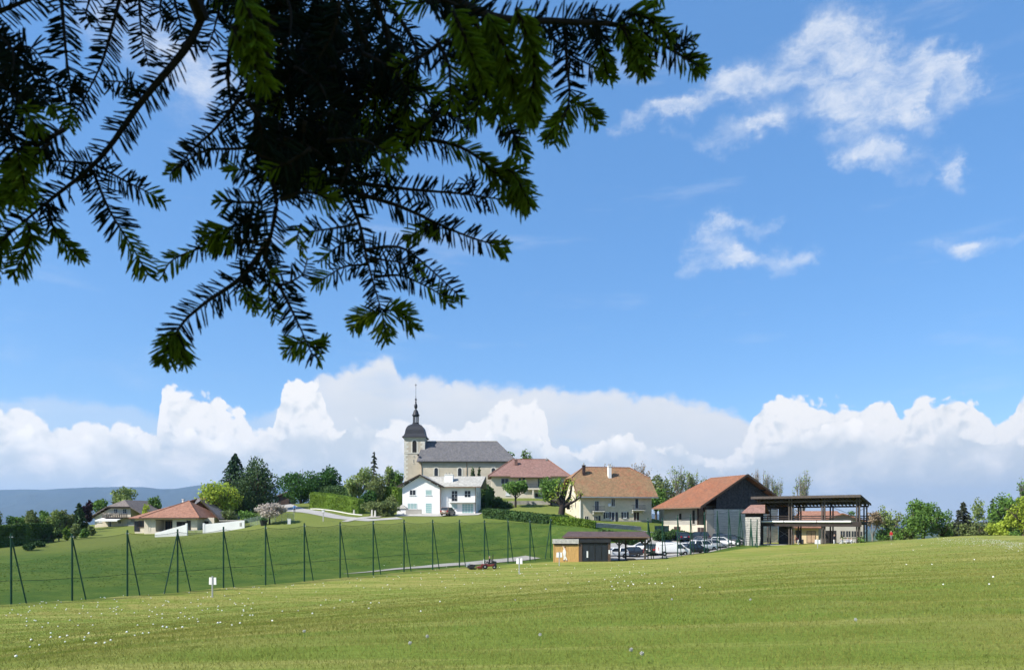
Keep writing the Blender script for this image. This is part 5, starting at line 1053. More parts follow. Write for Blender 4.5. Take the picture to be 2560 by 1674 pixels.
def orange_house():
    d = 149.; k = d / F; x0 = (326 - CX) * k; zb = EYE + (YH - 1328) * k; t = empty('orange_roofed_house', (x0, d, zb), R(-5)); tag(t, 'cream bungalow with orange hipped roofs and covered terrace', 'house')
    X = lambda px: (px - 326) * k; Z = lambda py, dd=d: EYE + (YH - py) / F * dd - zb; ze = Z(1293)
    xA, xB = X(362), X(500); MB().box(X(326), xA + .3, 1.5, 9, -1, ze + .1).build('wing_wall', CREAM, t)
    # main block with a deep recessed terrace
    tz = ze - .45; r0, r1 = X(392), X(436)
    MB().box(xA, r0, 0, 9, -1, ze + .1).box(r0, r1, 3.0, 9, -1, ze + .1).box(r1, xB, 0, 9, -1, ze + .1).box(r0, r1, 0, 3.0, tz, ze + .1).box(r0, r1, 0, 3.0, -1, .02).build('wall', CREAM, t)
    for x in (r0 + .9, (r0 + r1) / 2 + .2, r1 - .9): opening(t, x, .05, 1.2, 2.1, y=3.0, name='terrace_door', fm=BROWN, sill=False)
    MB().box(r0, r1, -.04, .04, tz - .12, tz).build('terrace_lintel', BROWN, t)
    opening(t, X(463), .75, 2.6, 1.25, pm=DARK, fm=BROWN, mull=1); opening(t, X(478), .35, .9, 1.9, fm=BROWN, name='door', mull=0); opening(t, X(376), .0, .5, 2.3, fm=CREAM, pm=CREAM, name='pilaster', sill=False, mull=0)
    opening(t, X(332), .0, 1.2, 2.1, y=1.5, fm=BROWN, name='door', sill=False); opening(t, X(346), .9, 1.6, 1.3, y=1.5, fm=BROWN)
    # right side wing with entrance in shade
    MB().box(xB, X(528), 2.5, 9, -1, ze).build('side_wing', CREAM, t); opening(t, X(508), .0, 1.0, 2.1, y=2.5, name='door', pm=DARK, fm=BROWN, sill=False)
    o = .9; zp = Z(1251.5, d + 5); P0 = (X(444.5), 5.0, zp)
    rf = MB().slab([(xA - .5, -o, ze), (xB + .9, -o, ze), P0], .2).slab([(xB + .9, -o, ze), (xB + .9, 10, ze), P0], .2).slab([(xA - .5, 10, ze), (xA - .5, -o, ze), P0], .2)
    r = rf.build('front_roof', ROOFO, t); MB().box(xA - .5, xB + .9, -o - .1, -o, ze - .2, ze - .03).build('gutter', BROWN, r)
    P1 = (X(438), 9.5, Z(1245.5, d + 9.5)); rf = MB().slab([(X(315), .5, ze - .1), (xA + .4, .5, ze - .1), (X(382), 4.5, Z(1271, d + 4.5)), P1], .2).slab([(X(315), 14, ze - .1), (X(315), .5, ze - .1), P1], .2).slab([(X(315), .5 + .01, ze - .1), (X(382), 4.5, Z(1271, d + 4.5)), P1], .2)
    rf.slab([P1, (P1[0] + 3.0, 9.5, P1[2]), (xB + 3, 14, ze), (X(315), 14, ze - .1)], .2); rb = rf.build('rear_roof', ROOFO, t)
    P2 = (X(453) + .5, 8.0, Z(1249, d + 8)); MB().slab([P2, (X(541) + .6, 1.6, ze - .25), (X(541) + .6, 14, ze - .25), (P2[0], 14, P2[2])], .22).slab([P1, (X(436), 8.0, P2[2] - 1.2), P2, (P2[0], 14, P2[2])], .2).build('shade_dark_side_roof', SLATE_SHADE, t)  # dark colour stands in for the shaded side of the roof
    MB().beam((P2[0], 7.9, P2[2] - .1), (X(541) + .6, 1.5, ze - .35), .1, .35).build('barge_board', DWOOD, t)
    hp = MB()
    for q in ((xA - .5, -o, ze), (xB + .9, -o, ze)): hp.tube([(P0[0], P0[1], P0[2] + .04), (q[0], q[1], q[2] + .04)], .1, 6)
    hp.build('hip_tiles', ROOFO, r); chimney(rb, X(421), 6.2, Z(1262, d + 6), Z(1247, d + 6), .32, .32, FRAMEW, 0); chimney(rb, X(446), 11, P1[2] - .6, P1[2] + .35, .5, .5, DDOOR, 0)
    # garden walls
    g = empty('sloping_garden_wall', (*px_(387, 139), G(*px_(387, 139)))); tag(g, 'white rendered wall with a sloping top before the orange roofed house', 'wall'); kk = 139 / F; w_ = (464 - 387) * kk
    MB().prism_y([(0, -.6), (w_, -.9), (w_, 2.35), (0, .75)], 0, .25).build('wall', WHITE, g); MB().box(w_ - .02, w_ + .3, -.05, .3, -.9, 2.6).build('pier', WHITE, g)
    g = empty('white_garden_wall', (*px_(511, 141), G(*px_(511, 141)))); tag(g, 'long white rendered wall right of the orange roofed house', 'wall'); kk = 141 / F; w_ = (611 - 511) * kk
    z1 = G(*px_(611, 141)) - g.location.z; MB().prism_y([(0, -.6), (w_, z1 - .6), (w_, z1 + 1.45), (0, 1.75)], 0, .25).build('wall', WHITE, g); MB().box(-.3, .05, -.05, .3, -.6, 1.95).build('pier', WHITE, g); MB().box(w_ - .9, w_ - .55, -.04, 0, z1 + .35, z1 + 1.0).build('meter_box', GREYW, g); MB().box(w_ * .35, w_, .3, 2.8, z1 + 1.3, z1 + 1.5).build('carport_roof', GREYW, g)
    f = empty('gate_railing', (*px_(466, 140), G(*px_(466, 140)))); tag(f, 'light metal railing between the two white garden walls', 'railing'); railing(f, 0, (508 - 466) * 140 / F, 0, 0, 1.0, STEEL)
orange_house()
def far_barn():
    d = 205.; k = d / F; t = empty('brown_barn', ((650 - CX) * k, d, EYE + (YH - 1258) * k), 0); tag(t, 'dark brown low pitched barn behind the cherry tree', 'barn')
    MB().prism_y([(0, -3), (8, -3), (8, 3.4), (0, .3)], 0, 6).build('wall', DDOOR, t); MB().slab([(-1.5, -.6, -.1), (8.6, -.6, 3.7), (8.6, 6.6, 3.7), (-1.5, 6.6, -.1)], .25).build('roof', ROOFB, t); opening(t, 3.8, .2, 2.4, 1.0, pm=FRAMEW, fm=GREYW)
far_barn()
# ------------------------------------------------------------------ netting fences
def netting_fence(name, label, posts, struts, rope_mid=.35, net=NETM):
    """posts: (x, y, ground z, height); struts: per post a list of signed offsets along the line"""
    x, y, z, h = posts[0]; t = empty(name, (x, y, z)); tag(t, label, 'fence'); o = Vector((x, y, z)); dr = (Vector(posts[-1][:2]) - Vector(posts[0][:2])).normalized()
    for i, (x, y, z, h) in enumerate(posts):
        b = Vector((x, y, z)) - o; p = MB().tube([b + Vector((0, 0, -.3)), b + Vector((0, 0, h))], .075, 8).build('post', GREENM, t)
        MB().box(b.x - .12, b.x + .12, b.y - .05, b.y + .05, b.z + h - .32, b.z + h - .24).build('clamp', STEEL, p)
        for s in struts[i]:
            fx, fy = x + dr.x * s, y + dr.y * s; MB().tube([b + Vector((0, 0, h - .28)), Vector((fx, fy, G(fx, fy) - .1)) - o], .055, 6).build('strut', GREENM, p)
    for i in range(len(posts) - 1):
        a, c = Vector(posts[i][:3]) - o, Vector(posts[i + 1][:3]) - o; ha, hc = posts[i][3] - .25, posts[i + 1][3] - .25; nn = 8; top, mid, bot = [], [], []
        for j in range(nn + 1):
            f = j / nn; g = a.lerp(c, f); hh = ha + (hc - ha) * f; sag = 4 * f * (1 - f); gz = G(g.x + o.x, g.y + o.y) - o.z
            top.append(Vector((g.x, g.y, g.z + hh - .22 * sag))); mid.append(Vector((g.x, g.y, g.z + hh * rope_mid - .06 * sag))); bot.append(Vector((g.x, g.y, gz + .02)))
        mb = MB()
        for j in range(nn): mb.poly([bot[j], bot[j + 1], mid[j + 1], mid[j]]); mb.poly([mid[j], mid[j + 1], top[j + 1], top[j]])
        nt_ = mb.build('net', net, t); MB().tube(top, .014, 4).build('rope', ROPE, nt_); MB().tube(mid, .018, 4).build('rope', ROPE, nt_)
    return t
posts, st = [], []
for k in range(-2, 16):
    p = fpt(k); kk = min(max(k, 0), 15); h = (FBOT[kk] - FTOP[kk]) / F * (fpt(kk).y); posts.append((p.x, p.y, G(p.x, p.y), h)); st.append([1.0] if k not in (3, 15) else ([-1.15, 1.15] if k == 3 else [-1.15]))
netting_fence('netting_fence', 'tall green netting fence along the edge of the lawn', posts, st)
posts, st = [], []
for i, (px, bt, tp) in enumerate([(1620,1397.6,1294),(1656,1393,1292),(1694,1391,1287),(1726,1386,1285),(1761,1381,1278),(1793,1375,1275),(1822,1371,1274),(1850,1364,1273)]):
    d = 97.5 + 21 * i / 7; b = on(px, d); posts.append((b.x, b.y, b.z, (bt - tp) / F * d)); st.append([1.1] if 0 < i < 7 else ([.9, 1.5] if i == 0 else [-1.0, 1.4]))
netting_fence('netting_fence', 'tall green netting fence in front of the parked cars', posts, st, net=NETC)
p = [(*on(1877, 116.5),), (*on(1893, 113.5),)]
netting_fence('netting_fence', 'short green net frame beside the log shed', [(*q, 4.3) for q in p], [[-.7, .7, 1.1], [-.6]])
# ------------------------------------------------------------------ range signs
def sign(px, py, label, h=1.78, yaw=0.0):
    b = hit(px, py); t = empty('range_sign', b, yaw); tag(t, label, 'sign', 'paired white range signs')
    MB().box(-.045, .045, -.045, .045, -.25, h).build('post', STEEL, t)
    for s in (-1, 1): MB().box(s * .23 - .17, s * .23 + .17, .02, .05, h - .72, h - .12).build('panel', FRAMEW, t, bev=.03).rotation_euler = (0, s * R(-2), 0)
    return t
sign(531, 1493, 'nearest pair of white sign panels on a post, left of centre on the lawn', yaw=R(-16)); sign(1298, 1434, 'pair of white sign panels on a post near the red mower', yaw=R(-24)); sign(1398, 1414, 'pair of white sign panels on a post before the honey coloured booth', 1.75, R(-14)); sign(2044, 1370, 'pair of white sign panels on a post before the pavilion', 1.35, R(-20))
# ------------------------------------------------------------------ cars
def paint(name, c): return mat('paint_' + name, c, .28, .03, spec=.6)
CARS = {'white': paint('white', (.74, .74, .73)), 'black': paint('black', (.014, .015, .018)), 'blue': paint('dark_blue', (.018, .028, .06)), 'grey': paint('grey', (.14, .14, .15)), 'green': paint('dark_green', (.015, .03, .028)), 'brown': paint('bronze', (.22, .155, .115)), 'silver': paint('silver', (.40, .40, .41))}
TYRE = mat('tyre_rubber', (.014, .014, .015), .9, .2); LAMP = mat('lamp_glass', (.7, .7, .68), .15, .05, spec=.6); RLAMP = mat('tail_lamp', (.35, .02, .02), .3, .05); TRIM = mat('black_trim', (.02, .02, .022), .6, .2)
CGLASS = mat('car_glass', (.022, .030, .036), .06, .2, spec=.8)
SHAPES = {  # side outline of the lower body, cabin base x0..x1, cabin top x0..x1, belt, roof, half width
 'hatch': ([(-2.0,.30),(-2.05,.62),(-1.98,.92),(1.0,.95),(1.75,.80),(2.0,.62),(2.02,.30)], (-1.95, 1.05), (-1.55, .25), .93, 1.48, .87),
 'suv': ([(-2.2,.34),(-2.25,.75),(-2.18,1.05),(1.1,1.08),(1.95,.98),(2.2,.75),(2.2,.34)], (-2.15, 1.2), (-1.85, .45), 1.06, 1.70, .92),
 'saloon': ([(-2.25,.30),(-2.3,.65),(-2.2,.93),(1.1,.92),(2.0,.78),(2.25,.58),(2.25,.30)], (-1.75, 1.15), (-1.15, .25), .92, 1.44, .88)}
def wheel(parent, x, y, r, s):
    w_ = MB().lathe([(r * .62, -.10), (r * .96, -.10), (r, -.07), (r, .07), (r * .96, .10), (r * .62, .10)], 18).build('wheel', TYRE, parent, (x, y, r)); w_.rotation_euler = (R(90), 0, 0)
    MB().lathe([(.02, -.105), (r * .62, -.095), (r * .62, .095), (.02, .105)], 12).build('rim', STEEL, w_)
def car(label, px, d, yaw, kind, colr, name='parked_car', group='cars in the car park', z=None):
    b = on(px, d); t = empty(name, (b.x, b.y, b.z + .06 if z is None else z), R(yaw)); tag(t, label, 'car', group); m = CARS[colr]; out_, cb, ct, zb, zr, hw = SHAPES[kind]
    n = len(out_); lo = MB(); lo.v = [(x, -hw * (1 if z_ < .9 * zb else .95), z_) for x, z_ in out_] + [(x, hw * (1 if z_ < .9 * zb else .95), z_) for x, z_ in out_]
    lo.face(range(n)[::-1]); lo.face(range(n, 2 * n))
    for i in range(n): j = (i + 1) % n; lo.face([i, j, n + j, n + i])
    body = lo.build('body', m, t, smooth=True, bev=.07)
    hi = hw * .78; mb = MB().hexa([(cb[0], -hw * .93, zb - .02), (cb[1], -hw * .93, zb - .02), (cb[1], hw * .93, zb - .02), (cb[0], hw * .93, zb - .02)], [(ct[0], -hi, zr - .05), (ct[1], -hi, zr - .05), (ct[1], hi, zr - .05), (ct[0], hi, zr - .05)])
    mb.build('windows', CGLASS, t)
    rf = MB().hexa([(ct[0] - .10, -hi - .02, zr - .07), (ct[1] + .08, -hi - .02, zr - .07), (ct[1] + .08, hi + .02, zr - .07), (ct[0] - .10, hi + .02, zr - .07)], [(ct[0] + .05, -hi + .08, zr), (ct[1] - .1, -hi + .08, zr), (ct[1] - .1, hi - .08, zr), (ct[0] + .05, hi - .08, zr)]).build('roof', m, t, bev=.02)
    pil = MB()
    for s in (-1, 1):
        for x0_, x1_ in ((cb[0], ct[0]), (cb[1], ct[1]), ((cb[0] + cb[1]) * .5 - .15, (ct[0] + ct[1]) * .5 - .1)): pil.beam((x0_, s * hw * .935, zb - .03), (x1_, s * (hi + .005), zr - .06), .10, .07)
    pil.build('pillars', m, t)
    r = .33 if kind != 'suv' else .37
    for x in (-hw * 1.5, hw * 1.55):
        for s in (-1, 1): wheel(t, x, s * (hw - .10), r, s)
    fx = out_[-2][0]; bx0 = out_[1][0]
    for s in (-1, 1):
        MB().box(fx - .28, fx - .02, s * hw * .72 - .18, s * hw * .72 + .18, zb - .34, zb - .20).build('headlight', LAMP, t); MB().box(bx0 - .02, bx0 + .12, s * hw * .78 - .14, s * hw * .78 + .14, zb - .30, zb - .05).build('tail_light', RLAMP, t)
        MB().box(cb[1] - .35, cb[1] - .2, s * (hw + .09) - .09, s * (hw + .09) + .09, zb + .0, zb + .14).build('mirror', m, t)
    MB().box(out_[0][0] + .2, out_[-1][0] - .2, -hw - .01, hw + .01, .26, .36).build('sill_trim', TRIM, t); MB().box(fx - .06, fx + .03, -.45, .45, .36, .52).build('grille', TRIM, t); MB().box(fx + .01, fx + .04, -.26, .26, .44, .55).build('number_plate', FRAMEW, t); MB().box(bx0 - .03, bx0 + .0, -.26, .26, .66, .77).build('number_plate', FRAMEW, t)
    return t
def van(label, px, d, yaw):
    b = on(px, d); t = empty('delivery_van', (b.x, b.y, b.z + .06), R(yaw)); tag(t, label, 'van'); m = CARS['white']; hw = .95
    prof = [(-2.4,.38),(-2.42,1.0),(-2.34,1.86),(-2.2,1.94),(.75,1.95),(1.0,1.86),(1.75,1.18),(2.3,.98),(2.42,.75),(2.42,.36)]; n = len(prof); mb = MB(); f = lambda z: hw * (1 if z < 1.0 else 1 - .14 * (z - 1.0))
    mb.v = [(x, -f(z), z) for x, z in prof] + [(x, f(z), z) for x, z in prof]; mb.face(range(n)[::-1]); mb.face(range(n, 2 * n))
    for i in range(n): j = (i + 1) % n; mb.face([i, j, n + j, n + i])
    mb.build('body', m, t, smooth=True, bev=.08)
    ws = MB().poly([(1.08, -.70, 1.835), (1.70, -.78, 1.265), (1.70, .78, 1.265), (1.08, .70, 1.835)]).build('windscreen', CGLASS, t); ws.location = (.03, 0, .03)
    for s in (-1, 1):
        w_ = MB().hexa([(.35, s * .955 - .02, 1.15), (1.45, s * .955 - .02, 1.15), (1.45, s * .955 + .02, 1.15), (.35, s * .955 + .02, 1.15)], [(.35, s * .855 - .02, 1.72), (.95, s * .855 - .02, 1.72), (.95, s * .855 + .02, 1.72), (.35, s * .855 + .02, 1.72)]).build('side_window', CGLASS, t)
        MB().box(1.30, 1.46, s * 1.06 - .12, s * 1.06 + .12, 1.05, 1.32).build('mirror', TRIM, t); MB().box(2.05, 2.37, s * .68 - .18, s * .68 + .18, .80, .96).build('headlight', LAMP, t); MB().box(-2.45, -2.38, s * .82 - .07, s * .82 + .07, .8, 1.3).build('tail_light', RLAMP, t)
        MB().box(-1.35, 1.25, s * .965 - .015, s * .965 + .015, .42, .56).build('rub_strip', TRIM, t)
    for x in (-1.55, 1.5):
        for s in (-1, 1): wheel(t, x, s * .87, .36, s)
    MB().box(2.36, 2.46, -.8, .8, .34, .60).build('bumper', TRIM, t); MB().box(2.40, 2.47, -.26, .26, .62, .73).build('number_plate', FRAMEW, t)
van('white delivery van side on, nearest vehicle of the car park', 1683, 108.2, 4)
for a in [('white car half hidden behind the booth, leftmost in the car park',1534,106,200,'hatch','white'),('dark hatchback facing left seen between the shelter posts',1573,112.5,176,'hatch','black'),('white estate car behind the dark hatchback under the shelter',1602,118,170,'saloon','white'),
 ('dark green car at the right end of the shelter roof',1632,115,65,'suv','green'),('white car whose roof shows behind the delivery van',1664,116.5,8,'saloon','white'),('dark blue car behind the white roof in the rear row',1701,127,100,'hatch','blue'),('large dark off-roader at the middle of the rear row',1741,128.5,168,'suv','black'),
 ('dark green car at the right of the rear row',1782,130,172,'hatch','green'),('white car right behind the cab of the delivery van',1712,116.5,60,'hatch','white'),('black car nose to tail right of the delivery van',1738,111,18,'hatch','black'),('white and black car in the middle of the right hand group',1757,114.8,24,'suv','white'),
 ('silver hatchback in the front line of the right hand group',1784,117,12,'hatch','silver'),('grey car in the second line of the right hand group',1771,121.5,24,'hatch','grey'),('white hatchback facing right, rightmost white car',1807,120.5,-22,'hatch','white'),('dark blue off-roader at the right end of the car park',1827,125.5,-30,'suv','blue'),('dark car behind the green waste bin',1840,122,-40,'hatch','black'),('grey car with a pale roof deep in the right hand group',1760,124.5,30,'saloon','grey')]:
    car(*a)
car('bronze off-roader parked before the white house', 1120, 153.6, 74, 'suv', 'brown', group='car at the white house')
# ------------------------------------------------------------------ people
SKIN = mat('skin', (.48, .29, .20), .7, .08); HAIRG = mat('grey_hair', (.42, .40, .37), .9, .1); HAIRD = mat('dark_hair', (.03, .022, .018), .9, .2)
def cloth(n, c): return mat('cloth_' + n, c, .9, .12, 6)
def person(label, loc, yaw, top, legs, hair=HAIRD, pose='stand', h=1.74, group=None, bare_legs=False):
    J = {'pelvis': (0, 0, .95), 'chest': (0, 0, 1.32), 'neck': (0, .0, 1.50), 'head': (0, .015, 1.66), 'crown': (0, .01, 1.735)}
    if pose == 'sit':
        J = {k: (x, y, z - .47) for k, (x, y, z) in J.items()}; legs_ = [((s * .10, .05, .46), (s * .12, .46, .50), (s * .12, .50, .09), (s * .12, .62, .05)) for s in (-1, 1)]; arms = [((s * .19, 0, .97), (s * .25, .10, .70), (s * .17, .36, .66), (s * .14, .42, .66)) for s in (-1, 1)]
    elif pose == 'walk':
        legs_ = [((.09, 0, .92), (.10, .12, .50), (.10, -.06, .10), (.10, .08, .04)), ((-.09, 0, .92), (-.10, .16, .52), (-.10, .30, .09), (-.10, .44, .06))]; arms = [((.19, 0, 1.44), (.24, -.12, 1.16), (.22, -.02, .92), (.22, .03, .84)), ((-.19, 0, 1.44), (-.24, .08, 1.16), (-.20, .26, 1.0), (-.19, .31, .95))]
    elif pose == 'bend':
        J = {'pelvis': (0, 0, .92), 'chest': (0, .26, 1.20), 'neck': (0, .40, 1.32), 'head': (0, .50, 1.44), 'crown': (0, .53, 1.50)}; legs_ = [((s * .10, 0, .9), (s * .12, .10, .48), (s * .12, 0, .09), (s * .12, .14, .05)) for s in (-1, 1)]; arms = [((s * .18, .34, 1.26), (s * .20, .44, 1.0), (s * .10, .58, .86), (s * .07, .64, .82)) for s in (-1, 1)]
    else:
        legs_ = [((s * .09, 0, .92), (s * .11, .03, .50), (s * .12, 0, .09), (s * .13, .15, .04)) for s in (-1, 1)]; arms = [((s * .19, 0, 1.44), (s * .25, .0, 1.17), (s * .24, .12, .95), (s * .22, .18, .88)) for s in (-1, 1)]
    vs, es, rad = [], [], []
    def add(p, r, par=None):
        vs.append(p); rad.append(r); i = len(vs) - 1
        if par is not None: es.append((par, i))
        return i
    pe = add(J['pelvis'], .145); ch = add(J['chest'], .165, pe); ne = add(J['neck'], .062, ch); he = add(J['head'], .098, ne); add(J['crown'], .075, he)
    for L4 in legs_: a = add(L4[0], .098, pe); b = add(L4[1], .068, a); c = add(L4[2], .046, b); add(L4[3], .042, c)
    for A4_ in arms: a = add(A4_[0], .066, ch); b = add(A4_[1], .048, a); c = add(A4_[2], .036, b); add(A4_[3], .034, c)
    me = bpy.data.meshes.new('body'); me.from_pydata(vs, es, []); o = bpy.data.objects.new('person', me); COL.objects.link(o)
    sk = o.modifiers.new('skin', 'SKIN')
    for i, v in enumerate(me.skin_vertices[0].data): v.radius = (rad[i], rad[i] * (.72 if i == 1 else 1)); v.use_root = (i == 0)
    o.modifiers.new('sub', 'SUBSURF').levels = 1
    dg = bpy.context.evaluated_depsgraph_get(); dg.update(); m2 = bpy.data.meshes.new_from_object(o.evaluated_get(dg)); o.modifiers.clear(); o.data = m2
    m2.materials.clear()
    for m in (SKIN, top, legs, hair, TRIM): m2.materials.append(m)
    hz_, ht = J['neck'], J['head']; pz = J['pelvis'][2]; hands = [Vector(a[3]) for a in arms]; feet = [Vector(l[3]) for l in legs_]; arm_pts = [Vector(q) for a in arms for q in a[:3]]
    for f in m2.polygons:
        c = f.center; f.use_smooth = True
        if c.z > hz_[2] - .01: k = 3 if (c.z > ht[2] + .045 or (c.y < ht[1] - .03 and c.z > ht[2] - .09)) else 0
        elif min((c - q).length for q in hands) < .085: k = 0
        elif min((c - q).length for q in feet) < .13: k = 4
        elif (pose == 'sit' and (c.z < pz - .02 or (c.y > .14 and c.z < .58))) or (pose != 'sit' and c.z < pz + .02 and min((c - q).length for q in arm_pts) > .10): k = 2 if not (bare_legs and c.z < .5) else 0
        else: k = 1
        f.material_index = k
    s = h / 1.74; o.location = loc; o.scale = (s, s, s); o.rotation_euler = (0, 0, yaw); tag(o, label, 'person', group)
    # face: nose, eyes, ears as one small child
    fc = MB(); hx, hy, hz2 = J['head']; fc.box(hx - .012, hx + .012, hy + .085, hy + .125, hz2 - .03, hz2 + .01)
    for sx in (-1, 1): fc.box(hx + sx * .10 - .015, hx + sx * .10 + .015, hy - .02, hy + .02, hz2 - .03, hz2 + .03)
    fc.build('face', SKIN, o)
    return o
person('walker in a blue top and dark trousers on the village road', on(736, 152) + Vector((0, 0, .06)), R(200), cloth('blue', (.10, .25, .50)), cloth('navy', (.02, .025, .05)), HAIRG, 'walk')
person('walker in a red top with grey trousers on the crest', on(2228, 132) + Vector((0, 0, .02)), R(150), cloth('red', (.42, .022, .025)), cloth('grey', (.16, .16, .17)), HAIRG, 'walk', 1.72)
tpav, thp, Lp, Ap, zbp = PAV
def pav(x, y): return Vector((Ap.x + math.cos(thp) * x - math.sin(thp) * y, Ap.y + math.sin(thp) * x + math.cos(thp) * y, zbp + .05))
G6 = 'people sitting and standing at the pavilion'
person('person in dark top and white trousers standing at the pavilion table', pav(11.5, .3), thp + R(-110), cloth('black', (.02, .02, .028)), cloth('white', (.68, .67, .66)), HAIRG, 'stand', 1.76, G6)
person('person in olive top standing beside the white trousered golfer', pav(12.4, 1.2), thp + R(150), cloth('olive', (.18, .20, .09)), cloth('beige', (.45, .40, .30)), HAIRG, 'stand', 1.72, G6)
for x, y, yw, tp, lg, lb in ((12.6, -.1, 60, (.45, .44, .42), (.1, .1, .12), 'seated person in pale grey top, left of the seated group'), (13.3, .8, 200, (.3, .3, .34), (.06, .06, .08), 'seated person in grey top behind the table'), (14.0, .1, 110, (.52, .52, .56), (.14, .14, .17), 'seated person in white top with back to the lawn'), (14.7, .8, -120, (.05, .05, .06), (.2, .18, .15), 'seated person in black top at the right of the group')):
    q = pav(x, y); person(lb, q, thp + R(yw), cloth(lb[-12:], tp), cloth(lb[-9:] + 'l', lg), HAIRG if tp[0] > .3 else HAIRD, 'sit', 1.72, G6)
    c = empty('plastic_chair', q, thp + R(yw)); tag(c, {12.6: 'white chair under the seated person in pale grey', 13.3: 'white chair under the seated person in grey', 14.0: 'white chair under the person in white', 14.7: 'white chair under the person in black'}[x], 'chair', 'white chairs at the pavilion')
    MB().box(-.22, .22, -.2, .24, .38, .42).build('seat', FRAMEW, c); MB().box(-.22, .22, -.24, -.2, .42, .85).build('backrest', FRAMEW, c)
    for sx in (-.19, .19):
        for sy in (-.18, .2): MB().box(sx - .02, sx + .02, sy - .02, sy + .02, 0, .38).build('leg', FRAMEW, c)
tb = empty('round_table', pav(13.4, .0)); tag(tb, 'small round white table among the seated people', 'table'); MB().lathe([(.5, .70), (.5, .74)], 20).build('top', FRAMEW, tb); MB().tube([(0, 0, 0), (0, 0, .7)], .04, 8).lathe([(.28, 0), (.28, .03)], 12).build('pedestal', STEEL, tb)
person('person in dark red top bending over at a post on the pavilion floor', pav(6.1, .6), thp + R(120), cloth('maroon', (.09, .02, .03)), cloth('pale', (.55, .53, .5)), HAIRD, 'bend', 1.6, G6)
bag = empty('golf_bag', pav(6.7, .8)); tag(bag, 'black golf bag standing beside the bending person', 'bag'); MB().lathe([(.14, 0), (.16, .1), (.15, .85), (.16, .9)], 10).build('body', METAL, bag); MB().tube([(.03, 0, .85), (.06, 0, 1.15)], .015, 5).tube([(-.05, .04, .85), (-.06, .06, 1.12)], .015, 5).build('clubs', STEEL, bag)
pl = empty('potted_shrub', pav(15.3, .2)); tag(pl, 'potted shrub at the right end of the pavilion floor', 'plant'); MB().lathe([(.2, 0), (.27, .45), (.24, .45)], 10).build('pot', CONC, pl); V, Fc = leaves(rng.normal(size=(220, 3)) * np.array([.25, .25, .3]) + np.array([0, 0, .9]), .16); obj('foliage', np_mesh('foliage', V, Fc), L_MID, pl)
# ------------------------------------------------------------------ ball-collecting mower with its driver
def mower():
    d = 86.5; b = on(1222, d); yaw = R(178); t = empty('ride_on_mower', (b.x, b.y, b.z), yaw); tag(t, 'red ride-on mower pushing a ball collector along the fence', 'mower'); RED = paint('red', (.15, .022, .018))
    MB().prism_y([(-.75, .34), (.95, .34), (1.05, .52), (.9, .66), (.2, .62), (-.2, .58), (-.75, .72)], -.42, .42).build('chassis', RED, t, bev=.03); MB().prism_y([(-1.0, .45), (-.35, .45), (-.35, 1.0), (-.5, 1.06), (-1.0, .95)], -.36, .36).build('engine_cover', METAL, t, bev=.04)
    MB().prism_y([(.75, .12), (1.55, .12), (1.6, .26), (1.3, .36), (.8, .34)], -.75, .75).build('mowing_deck', RED, t, bev=.03); MB().box(-.35, .1, -.25, .25, .72, .82).box(-.42, -.32, -.25, .25, .82, 1.25).build('seat', METAL, t, bev=.03)
    for x, r in ((-.75, .26), (.45, .30)):
        for s in (-1, 1): wheel(t, x, s * .5, r, s)
    for s in (-1, 1): MB().tube([(-.5, s * .42, .7), (-.55, s * .42, 1.75), (-.5, s * .38, 1.82)], .03, 6).build('roll_bar', METAL, t)
    MB().tube([(-.5, -.42, 1.8), (-.5, .42, 1.8)], .03, 6).build('roll_bar', METAL, t); MB().tube([(.55, 0, .6), (.42, 0, 1.0)], .025, 6).lathe([(.17, 1.0), (.19, 1.02), (.17, 1.04)], 14, (.42, 0)).build('steering_wheel', METAL, t); MB().tube([(.62, .3, .6), (.62, .3, 1.25)], .05, 6).build('lamp_post', FRAMEW, t)
    c = MB()
    for i in range(10): c.lathe([(.26, -.02), (.26, .02)], 14) if False else None
    col_ = MB().tube([(1.9, -.9, .26), (1.9, .9, .26)], .05, 6).tube([(1.5, 0, .4), (1.9, 0, .42), (2.6, 0, .42)], .04, 6).tube([(2.6, -.9, .3), (2.6, .9, .3)], .04, 6).build('collector_frame', METAL, t)
    for i in range(9):
        y = -.8 + i * .2; w_ = MB().lathe([(.06, -.02), (.27, -.02), (.27, .02), (.06, .02)], 14).build('pickup_disc', TYRE, t, (2.25, y, .27)); w_.rotation_euler = (R(90), 0, 0)
    for s in (-1, 1): MB().box(1.85, 2.7, s * .95 - .03, s * .95 + .03, .15, .5).build('collector_side', METAL, t)
    MB().box(2.5, 2.9, -.8, .8, .3, .62).build('ball_basket', STEEL, t)
    t.scale = (.9, .9, .9)
    person('driver in a dark top with a pale cap on the red mower', Vector((b.x, b.y, b.z)) + Vector((.11, 0, .30)), yaw + R(-90), cloth('charcoal', (.03, .03, .036)), cloth('black', (.02, .02, .028)), HAIRG, 'sit', 1.62)
mower()
